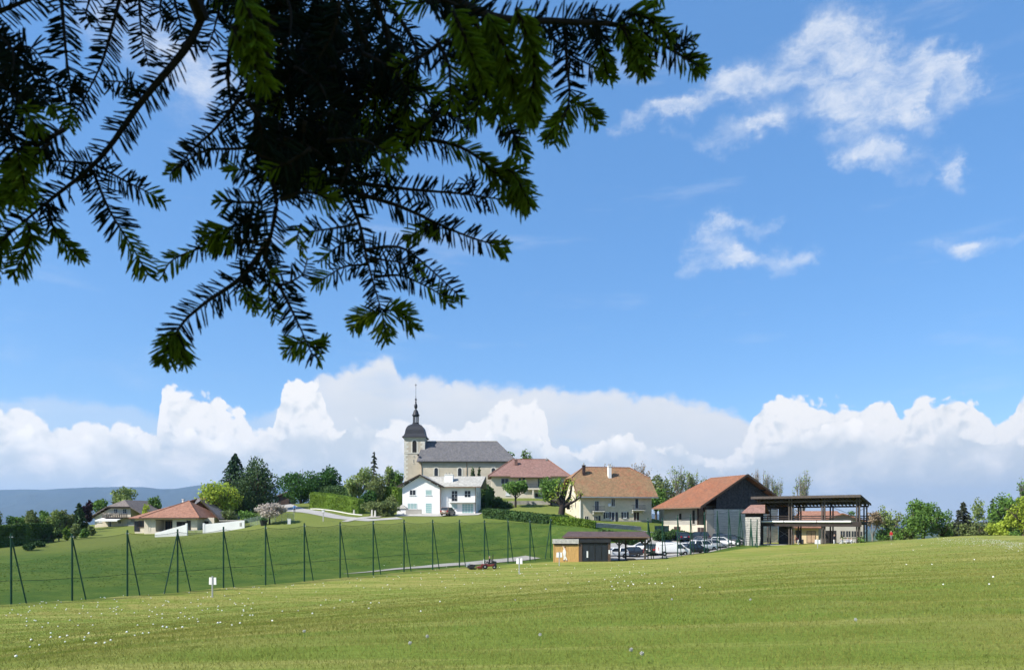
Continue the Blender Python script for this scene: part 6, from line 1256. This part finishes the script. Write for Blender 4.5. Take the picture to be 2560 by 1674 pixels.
# ------------------------------------------------------------------ golf balls and dandelions on the lawn
def balls():
    bm = bmesh.new(); bmesh.ops.create_icosphere(bm, subdivisions=2, radius=.030); me = bpy.data.meshes.new('golf_ball'); bm.to_mesh(me); bm.free(); me.polygons.foreach_set('use_smooth', [True] * len(me.polygons)); me.materials.append(mat('golf_ball_white', (.80, .80, .77), .4, .03)); n = 0
    near = [(75,1619),(78,1600),(98,1614),(163,1606),(150,1594),(212,1594),(168,1590),(210,1601),(240,1610),(277,1602),(337,1590),(372,1583),(317,1581),(222,1584),(127,1594),(106,1568),(90,1552),(145,1566),(195,1564),(232,1563),(262,1609),(344,1563),(357,1584),(383,1561),(407,1567),(417,1569),(440,1573),(456,1569),(127,1583),(40,1643),(86,1551),(446,1545),(462,1541),(473,1547),(493,1548),(519,1522),(551,1557),(580,1564),(600,1559),(546,1515),(612,1514),(632,1538),(681,1553),(706,1528),(745,1527),(781,1534),(836,1520),(927,1507),(1052,1529),(850,1500),(1100,1504),(922,1521),(1750,1469),(1700,1430),(1530,1466),(1527,1454),(2283,1375),(2304,1363),(2358,1462),(2473,1462),(2266,1411),(2330,1411),(2483,1443),(2436,1399),(2228,1359)]
    g = 'golf balls scattered on the lawn'
    cand = list(near)
    while len(cand) < 290:
        r = random.random()
        if r < .62: px = random.uniform(0, 1620); lo = 1506 - (px / 1380) * 104 if px < 1380 else 1404; py = lo + 6 + abs(random.gauss(0, 26))
        elif r < .86: px = random.uniform(900, 1750); py = random.uniform(1410, 1475)
        else: px = random.uniform(0, 700); py = random.uniform(1500, 1560)
        if py < 1660: cand.append((px, py))
    for px, py in cand:
        p = hit(px, py)
        if p is None: continue
        o = bpy.data.objects.new('golf_ball', me); COL.objects.link(o); o.location = (p.x, p.y, G(p.x, p.y) + .026); s = .74 if p.y < 22 else 1.3 if p.y > 40 else 1.1; o.scale = (s, s, s); tag(o, 'white golf ball lying on the mown lawn', 'golf ball', g)
    hd = mat('seed_head', (.62, .62, .56), .9, .1, trans=.3)
    for px, py, hh, lb in [(1068,1618,.13,'largest white dandelion clock at the bottom centre of the lawn'),(1605,1660,.10,'white dandelion clock at the bottom, right of centre'),(1350,1612,.12,'dandelion clock between the two bottom ones'),(1680,1524,.20,'dandelion clock on a tall stalk in mid lawn'),(1876,1518,.14,'single dandelion clock right of mid lawn'),(760,1600,.12,'dandelion clock on the lawn left of centre'),(1025,1630,.10,'dandelion clock just left of the largest one'),(1578,1648,.09,'small dandelion clock near the bottom edge'),(1288,1512,.14,'dandelion clock near the centre of the lawn'),(2140,1568,.1,'dandelion clock right of centre on the lawn')]:
        p = hit(px, py); t = empty('dandelion', (p.x, p.y, G(p.x, p.y))); tag(t, lb, 'dandelion', 'dandelion clocks on the lawn'); MB().tube([(0, 0, -.02), (.01, 0, hh * .6), (0, .01, hh)], .003, 5).build('stalk', L_MID, t); q = rng.normal(size=(140, 3)); q /= np.linalg.norm(q, axis=1, keepdims=True); V, Fc = leaves(q * .015 + np.array([0, .01, hh + .02]), .014); obj('seed_head', np_mesh('seed_head', V, Fc), hd, t)
    # daisies on the crest at right
    pts = []
    for i in range(1000):
        px = random.gauss(2480, 60) if i % 3 else random.uniform(2330, 2560); py = 1343 + abs(random.gauss(0, 10)) + max(0, (px - 2440)) * .12; p = hit(px, py, 60, 135)
        if p is not None: pts.append((p.x + random.gauss(0, .3), p.y, p.z + .07))
    V, Fc = leaves(np.array(pts), .06, 1.2); o = obj('daisies', np_mesh('daisies', V, Fc), hd); tag(o, 'patch of white daisies on the crest at right', 'flowers', kind='stuff')
balls()
# ------------------------------------------------------------------ street furniture round the junction
def small():
    t = empty('utility_cabinet', on(723, 139)); tag(t, 'small white utility cabinet at the meadow edge', 'cabinet'); MB().box(-.3, .3, -.15, .15, -.1, .95).build('body', FRAMEW, t, bev=.02); MB().box(-.33, .33, -.18, .18, .95, 1.0).build('lid', FRAMEW, t); MB().box(-.02, .02, -.17, -.15, .15, .85).build('door_seam', GREYW, t)
    t = empty('wayside_post', on(808, 143)); tag(t, 'timber post with a white box on top beside the lane', 'post'); MB().box(-.08, .08, -.08, .08, -.2, 1.9).build('post', PALEB, t); MB().box(-.25, .25, -.15, .15, 1.7, 2.15).build('box', FRAMEW, t); MB().box(-.3, .3, -.2, .2, 2.15, 2.22).build('lid', GREYW, t)
    t = empty('bus_stop_sign', on(777, 170)); tag(t, 'pale blue bus stop sign at the end of the sunlit hedge', 'sign'); MB().box(-.05, .05, -.05, .05, -.2, 2.9).build('post', STEEL, t); MB().box(-.35, .35, -.08, -.05, 1.5, 2.9).build('panel', mat('pale_blue_panel', (.50, .58, .64), .5, .05), t); MB().box(-.22, .22, -.10, -.08, 2.2, 2.7).build('emblem', mat('sign_blue', (.10, .22, .45), .5, .05), t)
    t = empty('street_lamp', on(851, 192)); tag(t, 'slim street lamp between the dark tree pair and olive trees', 'street lamp'); MB().tube([(0, 0, -.2), (0, 0, 5.3)], .06, 8).build('pole', STEEL, t); MB().lathe([(.05, 5.3), (.22, 5.45), (.28, 5.75), (.1, 5.9)], 10).build('lantern', ZINC, t)
    for px, d, h, lb in ((885, 156.5, .9, 'white stone bollard at the corner of the sunlit hedge'), (930, 152, 1.4, 'yellowish stone post at the juniper'), (938, 152, 1.25, 'grey stone gate pier beside the juniper')):
        t = empty('stone_bollard', on(px, d)); tag(t, lb, 'bollard', 'stone posts at the junction'); MB().hexa([(-.2, -.2, -.2), (.2, -.2, -.2), (.2, .2, -.2), (-.2, .2, -.2)], [(-.15, -.15, h), (.15, -.15, h), (.15, .15, h), (-.15, .15, h)]).build('shaft', STONE, t, bev=.04); MB().box(-.18, .18, -.18, .18, h, h + .06).build('cap', STONE, t)
    line = [px_(776, 165), px_(800, 163), px_(842, 158.5), px_(884, 155.5), px_(905, 154.5)]; b = Vector((*line[0], G(*line[0]))); t = empty('white_kerb_wall', b); tag(t, 'low whitewashed kerb wall in front of the sunlit hedge', 'wall'); mb = MB(); mb2 = MB()
    for i in range(len(line) - 1):
        for j in range(4):
            q = [Vector((*Vector(line[i]).lerp(Vector(line[i + 1]), f / 4), 0)) for f in (j, j + 1)]; lo = [q[0], q[1], q[1] + Vector((0, .4, 0)), q[0] + Vector((0, .4, 0))]; lo = [Vector((e.x, e.y, G(e.x, e.y) - .2)) - b for e in lo]; mb.hexa(lo, [e + Vector((0, 0, .32)) for e in lo]); up = [e + Vector((0, 0, .322)) for e in lo]; mb2.hexa(up, [e + Vector((0, 0, .06)) for e in up])
    mb.build('wall', WHITE, t); mb2.build('coping', CONC, t)
    t = empty('garden_mesh_fence', on(612, 141)); tag(t, 'pale green mesh fence behind the cherry tree', 'fence'); o = Vector(t.location); pm = mat('pale_mesh', (.22, .30, .24), .9, .1, alpha=.42); pr = None
    for i in range(9):
        q = on(612 + 15.4 * i, 142.2) - o; MB().tube([q, q + Vector((0, 0, 1.75))], .035, 6).build('post', STEEL, t)
        if pr is not None: MB().poly([pr, q, q + Vector((0, 0, 1.65)), pr + Vector((0, 0, 1.65))]).build('mesh', pm, t)
        pr = q
    t = empty('large_planter', on(659, 139.5)); tag(t, 'large dark planter tub under the cherry tree', 'planter'); MB().lathe([(.5, -.1), (.75, 1.0), (.68, 1.0), (.6, .85)], 14).build('tub', METAL, t); V, Fc = leaves(rng.normal(size=(300, 3)) * np.array([.35, .35, .18]) + np.array([0, 0, 1.05]), .16); obj('plants', np_mesh('plants', V, Fc), L_DARK, t)
    t = empty('windbreak', on(1637, 140)); tag(t, 'dark green windbreak screen between farmhouse and barn', 'screen'); wm_ = mat('green_screen', (.008, .03, .034), .8, .15)
    for i in range(4): MB().box(i * .88, i * .88 + .86, 0, .05, .3, 1.6).build('panel', wm_, t); MB().box(i * .88 - .03, i * .88 + .03, -.03, .08, -.2, 1.7).build('post', METAL, t)
    for px, d, h, wd, lb in ((1645, 126, 2.2, 44, 'dark sprawling bush behind the shelter roof'), (1672, 127, 1.9, 34, 'dark round bush left of the rear row of cars')):
        b = on(px, d); top = YH - (b.z + h - EYE) / d * F; tree('garden_shrub', lb, px, d, top, wpx=wd, m=L_DHEDGE, kind='shrub', n=1200)
    hedge('clipped_hedge', 'low dark hedge behind the rear row of parked cars', [px_(1682, 133), px_(1715, 131.5), px_(1748, 131)], 1.0, 1.2, L_DHEDGE, 900, .2)
    hedge('clipped_hedge', 'dark sloping hedge behind the shelter posts', [px_(1500, 119), px_(1550, 120.5), px_(1610, 121.5)], [1.3, 1.5, 1.5], 1.3, L_DHEDGE, 1200, .2)
    t = empty('waste_bin', on(1845, 117.2), R(-20)); tag(t, 'green wheeled waste bin beside the log shed', 'bin'); MB().hexa([(-.25, -.25, .12), (.25, -.25, .12), (.25, .25, .12), (-.25, .25, .12)], [(-.32, -.32, 1.0), (.32, -.32, 1.0), (.32, .32, 1.0), (-.32, .32, 1.0)]).build('body', GREENM, t, bev=.03); MB().box(-.34, .34, -.34, .34, 1.0, 1.08).build('lid', GREENM, t); MB().box(-.12, .12, -.32, -.28, .35, .65).build('label_plate', FRAMEW, t)
    for s in (-.22, .22): MB().tube([(s, .3, .12), (s + .06, .3, .12)], .12, 10).build('wheel', TYRE, t)
small()
# ------------------------------------------------------------------ spruce hanging over the camera
NEED = mat('old_spruce_needles', (.010, .018, .011), .75, .3, 8, spec=.06, island=.4); FRESH = mat('fresh_spruce_shoots', (.22, .30, .020), .7, .25, 8, spec=.08, trans=.55, island=.3); TWIG = mat('spruce_twig', (.022, .016, .012), .9, .3, 20)
def needles(C, D, ln, wd):
    """C base points, D unit directions; slim three sided needles"""
    n = len(C); r = rng.normal(size=(n, 3)); a = np.cross(D, r); a /= np.linalg.norm(a, axis=1, keepdims=True) + 1e-9; b = np.cross(D, a); ln = ln[:, None]; V = []
    for f, w_ in ((0., .55), (.5, 1.0), (.85, .8)):
        for g in (0, 2.094, 4.189): V.append(C + D * ln * f + (a * math.cos(g) + b * math.sin(g)) * wd * .5 * w_ + np.array([0, 0, -.0016]) * (f * f) * (ln / .02))
    V.append(C + D * ln + np.array([0, 0, -.0016]) * (ln / .02)); V = np.stack(V, 1); base = (np.arange(n) * 10)[:, None]; Fs = []
    for k in range(2):
        for i in range(3): j = (i + 1) % 3; Fs += [base + np.array([[k * 3 + i, k * 3 + j, k * 3 + 3 + j]]), base + np.array([[k * 3 + i, k * 3 + 3 + j, k * 3 + 3 + i]])]
    for i in range(3): j = (i + 1) % 3; Fs.append(base + np.array([[6 + i, 6 + j, 9]]))
    return V.reshape(-1, 3), np.concatenate(Fs)
class Bough:
    def __init__(s): s.old = []; s.new = []; s.twig = MB()
    def shoot(s, pts, r=.003, nl=.021, fresh=0.0, dens=230., flat=.85, bare=0.0):
        nl *= 1.32; dens *= 2.7; r *= .8; fresh = min(1., fresh * 1.25)
        """pts: world polyline from base to tip; the last part 'fresh' of its length carries this year's needles"""
        P_ = [Vector(p) for p in pts]; Q = []                       # smooth the polyline
        for i in range(len(P_) - 1):
            p0, p1, p2, p3 = P_[max(i - 1, 0)], P_[i], P_[i + 1], P_[min(i + 2, len(P_) - 1)]
            for j in range(6): t = j / 6; Q.append(.5 * ((2 * p1) + (p2 - p0) * t + (2 * p0 - 5 * p1 + 4 * p2 - p3) * t * t + (3 * p1 - p0 - 3 * p2 + p3) * t ** 3))
        Q.append(P_[-1]); Q = np.array([tuple(q) for q in Q]); seg = np.linalg.norm(np.diff(Q, axis=0), axis=1); L_ = np.concatenate([[0], np.cumsum(seg)]); tot = L_[-1]
        rad = [max(.0011, r * (1 - .75 * l / tot)) for l in L_]; s.twig.tube([tuple(q) for q in Q], rad, 6)
        n = int(tot * dens); u = np.sort(rng.random(n)) * tot; u = u[u > bare * tot]; n = len(u)
        C = np.stack([np.interp(u, L_, Q[:, k]) for k in range(3)], -1); T = np.stack([np.interp(np.minimum(u + .004, tot), L_, Q[:, k]) - np.interp(np.maximum(u - .004, 0), L_, Q[:, k]) for k in range(3)], -1); T /= np.linalg.norm(T, axis=1, keepdims=True) + 1e-9
        view = C - np.array([0, 0, EYE]); sd = np.cross(T, view); sd /= np.linalg.norm(sd, axis=1, keepdims=True) + 1e-9; up = np.cross(sd, T)
        g = rng.random(n) * 6.283; lat = sd * np.cos(g)[:, None] + up * (np.sin(g) * (1 - flat))[:, None]; lat /= np.linalg.norm(lat, axis=1, keepdims=True) + 1e-9
        isf = u > (1 - fresh) * tot; fwd = np.where(isf, rng.uniform(.7, 1.3, n), rng.uniform(.30, .62, n)); D = lat + T * fwd[:, None] + rng.normal(size=(n, 3)) * .13; D /= np.linalg.norm(D, axis=1, keepdims=True)
        tip = np.clip((tot - u) / .02, .55, 1.0); ln = nl * rng.uniform(.78, 1.12, n) * tip; (c0, d0, l0) = (C, D, ln)
        for k, store in ((~isf, s.old), (isf, s.new)):
            if k.any(): store.append((c0[k], d0[k], l0[k]))
    def build(s, root, name='bough'):
        tw = s.twig.build(name, TWIG, root, smooth=True)
        if name == 'bough': tag(tw, kind='stuff')
        if s.old: V, Fc = needles(*[np.concatenate([a[i] for a in s.old]) for i in range(3)], .0031); obj('needles', np_mesh('needles', V, Fc, True), NEED, tw)
        if s.new: V, Fc = needles(*[np.concatenate([a[i] for a in s.new]) for i in range(3)], .0034); obj('fresh_needles', np_mesh('fresh_needles', V, Fc, True), FRESH, tw)
def spruce():
    trunk = Vector((-3.0, -1.3, 0)); tz = G(trunk.x, trunk.y); t = empty('overhanging_spruce', (0, 0, 0)); tag(t, 'dark spruce boughs with fresh green tips hanging in from the top', 'spruce')
    K_ = 2560 / 2380.
    def W(x, y, d): return P(x * K_, y * K_, d)
    def path(pts, d0, d1): return [W(x, y, d0 + (d1 - d0) * i / (len(pts) - 1)) for i, (x, y) in enumerate(pts)]
    # every visible limb: overview pixels, depth at base and tip, radius, fresh share; side shoots follow the same form
    def limbset(items):
        for (pts, d0, d1, r, fresh, kw) in items: b = Bough(); b.shoot(path(pts, d0, d1), r, fresh=fresh, **kw); b.build(t, 'branch')
    N_ = {}; S_ = dict(nl=.019); F_ = dict(nl=.020, dens=360, flat=.45); FB_ = dict(nl=.024, dens=430, flat=.35)
    limbset([  # left diagonal limb and its shoots
     ([(470,40),(430,115),(330,235),(230,370),(110,470),(20,545)],1.10,1.16,.0075,0,dict(dens=190,bare=.05)),([(225,385),(290,420),(340,445),(385,470)],1.15,1.17,.003,.25,S_),([(215,395),(255,490),(305,570),(345,640)],1.15,1.18,.0034,.38,dict(nl=.024,dens=300)),
     ([(215,380),(150,375),(70,368)],1.15,1.16,.003,0,S_),([(330,235),(300,195),(240,188)],1.12,1.15,.0028,.0,S_),([(110,470),(130,540),(190,605)],1.16,1.15,.003,.55,F_),([(60,510),(70,560),(30,640)],1.15,1.12,.003,.8,FB_),([(20,545),(-20,590),(-30,650)],1.14,1.1,.003,.9,FB_),
     ([(150,300),(60,360),(0,440),(-20,520)],1.05,1.02,.004,.5,F_),([(120,330),(40,400),(30,470)],1.04,1.0,.003,.7,FB_)])
    limbset([  # hanging shoots at the top left
     ([(140,-30),(148,60),(155,140),(165,215),(160,300)],1.18,1.2,.004,.12,N_),([(285,-30),(262,60),(235,150),(195,230),(175,270)],1.2,1.2,.0038,0,S_),([(322,-20),(328,70),(345,155)],1.22,1.22,.003,0,S_),([(215,-20),(200,30),(208,55)],1.2,1.2,.0025,0,S_),
     ([(-20,95),(60,150),(140,200),(205,215)],1.15,1.18,.004,0,N_),([(-30,40),(40,10),(130,-20)],1.1,1.1,.005,0,N_),([(60,150),(110,230),(170,280)],1.16,1.15,.003,.3,S_),([(-20,180),(40,230),(90,300)],1.0,.98,.0035,.3,FB_),([(520,-20),(500,60),(480,120)],1.2,1.2,.003,0,S_),([(400,-30),(415,40),(440,110)],1.2,1.2,.004,0,N_),([(380,-30),(372,30),(395,60)],1.25,1.25,.003,0,S_),
     ([(-30,260),(20,300),(50,390),(60,470)],1.02,1.0,.004,.4,FB_),([(0,120),(70,110),(110,160)],1.1,1.1,.003,0,N_),([(-30,60),(30,120),(20,200)],1.08,1.05,.004,0,N_),([(-30,140),(60,190),(130,260)],1.1,1.08,.004,.1,N_)])
    limbset([  # central column and the two lowest forks
     ([(660,-40),(615,140),(600,320),(640,450),(630,545),(612,600)],1.0,1.12,.010,0,dict(dens=240)),([(628,555),(560,645),(475,705),(415,765),(398,845)],1.12,1.12,.0055,.14,dict(nl=.024,dens=210)),([(415,765),(392,800),(378,845)],1.12,1.11,.002,.85,FB_),([(412,768),(420,810),(430,845)],1.12,1.13,.002,.85,FB_),
     ([(615,598),(650,665),(690,745),(715,800)],1.12,1.14,.005,.05,dict(nl=.024,dens=230)),([(712,790),(690,800),(662,815)],1.14,1.12,.002,.8,FB_),([(715,795),(735,800),(755,790)],1.14,1.15,.002,.8,FB_),([(715,800),(725,820),(745,840)],1.14,1.15,.002,.3,S_),
     ([(600,560),(540,565),(470,575),(400,605),(378,640)],1.13,1.14,.0036,.32,dict(nl=.018)),([(560,640),(600,625),(645,640)],1.12,1.1,.003,.2,S_),([(560,645),(580,690),(600,720)],1.12,1.1,.003,.6,F_),([(630,640),(625,690),(640,740)],1.13,1.13,.0025,.7,S_),([(650,665),(700,640),(715,600)],1.12,1.13,.0025,.1,S_),
     ([(640,330),(560,345),(480,350),(420,385),(395,405)],1.08,1.1,.0036,.12,S_),([(560,225),(500,300),(450,345),(405,400)],1.06,1.1,.0036,.1,N_),([(625,420),(570,395),(530,400)],1.05,1.05,.003,.25,F_),([(610,470),(540,470),(505,465)],1.04,1.04,.003,.25,F_),([(620,500),(560,520),(500,540),(470,545)],1.06,1.06,.0035,.4,FB_),([(600,520),(530,555),(480,570)],1.08,1.08,.003,.4,F_)])
    limbset([  # right hand limbs
     ([(640,330),(760,335),(900,318),(1050,335),(1140,390),(1215,475)],1.1,1.16,.0065,.30,dict(nl=.023,dens=230)),([(1130,385),(1180,430),(1225,485)],1.12,1.1,.003,.9,FB_),([(1150,400),(1190,400),(1230,475)],1.1,1.08,.003,.9,FB_),([(690,420),(820,425),(950,440),(1070,450),(1175,465)],1.14,1.2,.005,.06,N_),([(1100,452),(1085,425),(1100,415)],1.19,1.19,.002,0,S_),([(1110,455),(1130,475),(1140,492)],1.19,1.19,.0015,0,dict(nl=.006)),
     ([(830,450),(930,480),(1040,530),(1120,560),(1180,570)],1.14,1.2,.0045,.10,N_),([(1130,560),(1150,575),(1175,590)],1.19,1.2,.002,.8,F_),([(1010,518),(970,540),(945,560)],1.17,1.17,.002,.8,F_),([(990,510),(1020,530),(1010,550)],1.17,1.16,.002,.3,S_),
     ([(800,440),(835,520),(855,610),(880,700),(888,730)],1.15,1.18,.0045,0,S_),([(842,555),(800,565),(755,595),(738,612)],1.16,1.17,.0026,.28,S_),([(858,615),(800,620),(750,650),(728,665)],1.17,1.18,.0026,.3,S_),([(850,580),(930,575),(1000,625),(1075,695)],1.16,1.2,.0034,.06,S_),([(868,645),(930,640),(990,665),(1030,690),(1045,712)],1.17,1.2,.003,.3,S_),([(860,600),(930,610),(985,630)],1.16,1.15,.0025,.2,S_),
     ([(886,722),(850,730),(820,760)],1.18,1.18,.002,.92,FB_),([(888,725),(893,760),(897,792)],1.18,1.18,.002,.92,FB_),([(889,722),(930,725),(965,765)],1.18,1.18,.002,.92,FB_),([(830,520),(780,530),(700,540)],1.12,1.1,.003,.2,N_),([(700,520),(690,560),(705,580)],1.1,1.1,.0025,.5,S_)])
    limbset([  # top right limb with hanging fresh shoots
     ([(1000,-30),(1150,40),(1300,50),(1440,60),(1550,110),(1640,165)],1.0,1.12,.008,.10,dict(nl=.022)),([(1560,115),(1590,100),(1615,95)],1.1,1.11,.002,.2,F_),([(1590,135),(1615,150),(1635,165)],1.1,1.11,.002,.6,F_),([(1440,50),(1470,110),(1500,175)],1.08,1.06,.003,.9,FB_),([(1450,30),(1500,40),(1560,90)],1.08,1.07,.003,.8,FB_),([(1490,70),(1490,120),(1480,165)],1.07,1.07,.003,.9,FB_),([(1380,20),(1395,90),(1412,180)],1.1,1.12,.0034,.4,F_),
     ([(1350,30),(1375,90),(1410,165),(1425,185)],1.15,1.16,.003,.3,S_),([(1310,50),(1318,150),(1322,235),(1290,335)],1.1,1.14,.0038,.36,dict(nl=.021,dens=300)),([(1322,235),(1360,250),(1395,290)],1.13,1.15,.0025,.8,F_),([(1322,250),(1300,280),(1268,325)],1.13,1.13,.0025,.8,F_),([(1200,20),(1235,110),(1240,200),(1215,290)],.9,.92,.004,.9,dict(nl=.022,dens=650,flat=.3)),([(1130,30),(1175,120),(1200,220),(1245,280)],.92,.94,.004,.85,dict(nl=.022,dens=650,flat=.3)),
     ([(1050,20),(1090,110),(1120,190)],.92,.9,.004,.8,FB_),([(1180,270),(1200,330),(1225,380)],1.14,1.16,.0025,.5,F_),([(1150,250),(1190,310),(1225,320)],1.13,1.13,.0028,.1,S_),([(1540,-20),(1525,0),(1515,12)],1.1,1.1,.002,.9,F_),([(1260,60),(1330,130),(1420,170)],1.16,1.18,.0035,.2,N_),([(1100,120),(1160,200),(1150,280)],1.0,1.0,.0035,.5,FB_),([(560,-20),(590,60),(600,130)],.85,.85,.004,.8,FB_),([(540,60),(580,130),(620,200)],.85,.86,.004,.8,FB_)])
    # dense shaded middle of the bough: many short shoots radiating from the limbs
    poly = [(430,-30),(1110,-30),(1210,100),(1195,240),(1090,310),(960,350),(900,440),(780,480),(640,480),(575,390),(570,230),(480,100)]
    def inside(x, y):
        c = False; j = len(poly) - 1
        for i in range(len(poly)):
            xi, yi = poly[i]; xj, yj = poly[j]
            if (yi > y) != (yj > y) and x < (xj - xi) * (y - yi) / (yj - yi) + xi: c = not c
            j = i
        return c
    holes = [(985,165,66),(790,60,46),(705,215,60),(470,200,40),(1000,400,70),(850,395,45),(940,55,32),(690,90,26),(880,270,26)]
    for part in range(3):
        b = Bough(); k = 0
        while k < 31:
            x, y = random.uniform(430, 1240), random.uniform(-20, 530)
            if not inside(x, y) or any(math.hypot(x - hx, y - hy) < hr for hx, hy, hr in holes): continue
            a = math.atan2(y + 260, x - 760) + random.gauss(0, .85); ln = random.uniform(90, 190); d = random.uniform(.95, 1.3); tx, ty = x + math.cos(a + .2) * ln, y + math.sin(a + .2) * ln + 8
            if not inside(tx, ty) or any(math.hypot(tx - hx, ty - hy) < hr * .8 for hx, hy, hr in holes): continue
            fr = random.choice([0, 0, 0, 0, .3]) if x < 840 else random.choice([0, .3, .6, .7])
            b.shoot(path([(x, y), (x + math.cos(a) * ln * .5, y + math.sin(a) * ln * .5 - 4), (x + math.cos(a + .2) * ln, y + math.sin(a + .2) * ln + 8)], d, d + random.uniform(-.06, .06)), .004, .022, fr, 250, .6); k += 1
        for i in range(5): x0, y0 = random.uniform(560, 900), -30; b.shoot(path([(x0, y0), (x0 + random.uniform(-60, 120), 150), (x0 + random.uniform(-120, 220), 330)], 1.0 + .2 * i, 1.15 + .15 * i), .006, .020, 0, 220, .4)
        b.build(t)
    # carrying limbs out of view, the trunk and the shading crown
    mb = MB()
    for (x, y, d, z) in ((660,-40,1.0,3.3),(1000,-30,1.0,3.6),(470,40,1.10,3.0),(-20,95,1.15,2.8),(300,-20,1.2,3.1)):
        e = W(x, y, d); mid = Vector(((e.x + trunk.x) / 2, -.5, max(z, e.z + .3))); mb.tube([trunk + Vector((0, 0, z - .3)), mid, Vector((e.x, e.y * .7, e.z + .12)), e], [.045, .03, .016, .011], 7)
    mb.build('limbs', TWIG, t)
    MB().tube([trunk + Vector((0, 0, tz - .3)), trunk + Vector((0, 0, 3)), trunk + Vector((.05, 0, 7)), trunk + Vector((0, 0, 11))], [.24, .2, .12, .03], 10).build('trunk', BARK, t, smooth=True)
    P_, D_ = [], []
    for i in range(150):
        u = (i + .5) / 150; z = 2.3 + 8.2 * u; ln = 3.1 * (1 - u) ** .8 * random.uniform(.75, 1.05) + .2; g = i * 2.39996; n = int(90 * (.4 + ln / 3)); tt = rng.random(n) ** .8; dr = np.array([math.cos(g), math.sin(g)]); side = rng.normal(size=n) * .16 * ln * (1.1 - tt)
        P_.append(np.stack([trunk.x + dr[0] * tt * ln - dr[1] * side, trunk.y + dr[1] * tt * ln + dr[0] * side, z + ln * (.12 * tt - .36 * tt ** 2) - np.abs(side) * .25 + rng.normal(size=n) * .05], -1)); D_.append(np.tile([dr[0], dr[1], -.4], (n, 1)))
    P_, D_ = np.concatenate(P_), np.concatenate(D_); vis = (P_[:, 1] > -.15) & (np.abs(P_[:, 0]) < .80 * (P_[:, 1] + .3)) & (P_[:, 2] < EYE + .15 + .80 * (P_[:, 1] + .15)); P_, D_ = P_[~vis], D_[~vis]
    V, Fc = leaves(P_, .13, 2.6, dirs=D_); obj('crown', np_mesh('crown', V, Fc), NEED, t)
spruce()
# ------------------------------------------------------------------ air
def haze():
    m = bpy.data.materials.new('air'); m.use_nodes = True; t = m.node_tree; t.nodes.clear(); v = t.nodes.new('ShaderNodeVolumePrincipled'); v.inputs['Color'].default_value = (.45, .69, 1.0, 1); v.inputs['Density'].default_value = 5.8e-5; v.inputs['Anisotropy'].default_value = .2
    o = t.nodes.new('ShaderNodeOutputMaterial'); t.links.new(v.outputs[0], o.inputs['Volume']); h = MB().box(-14600, 14600, -6600, 15100, -140, 640).build('haze', m); tag(h, 'pale blue haze of the air over the valley', 'haze', kind='stuff')
haze()
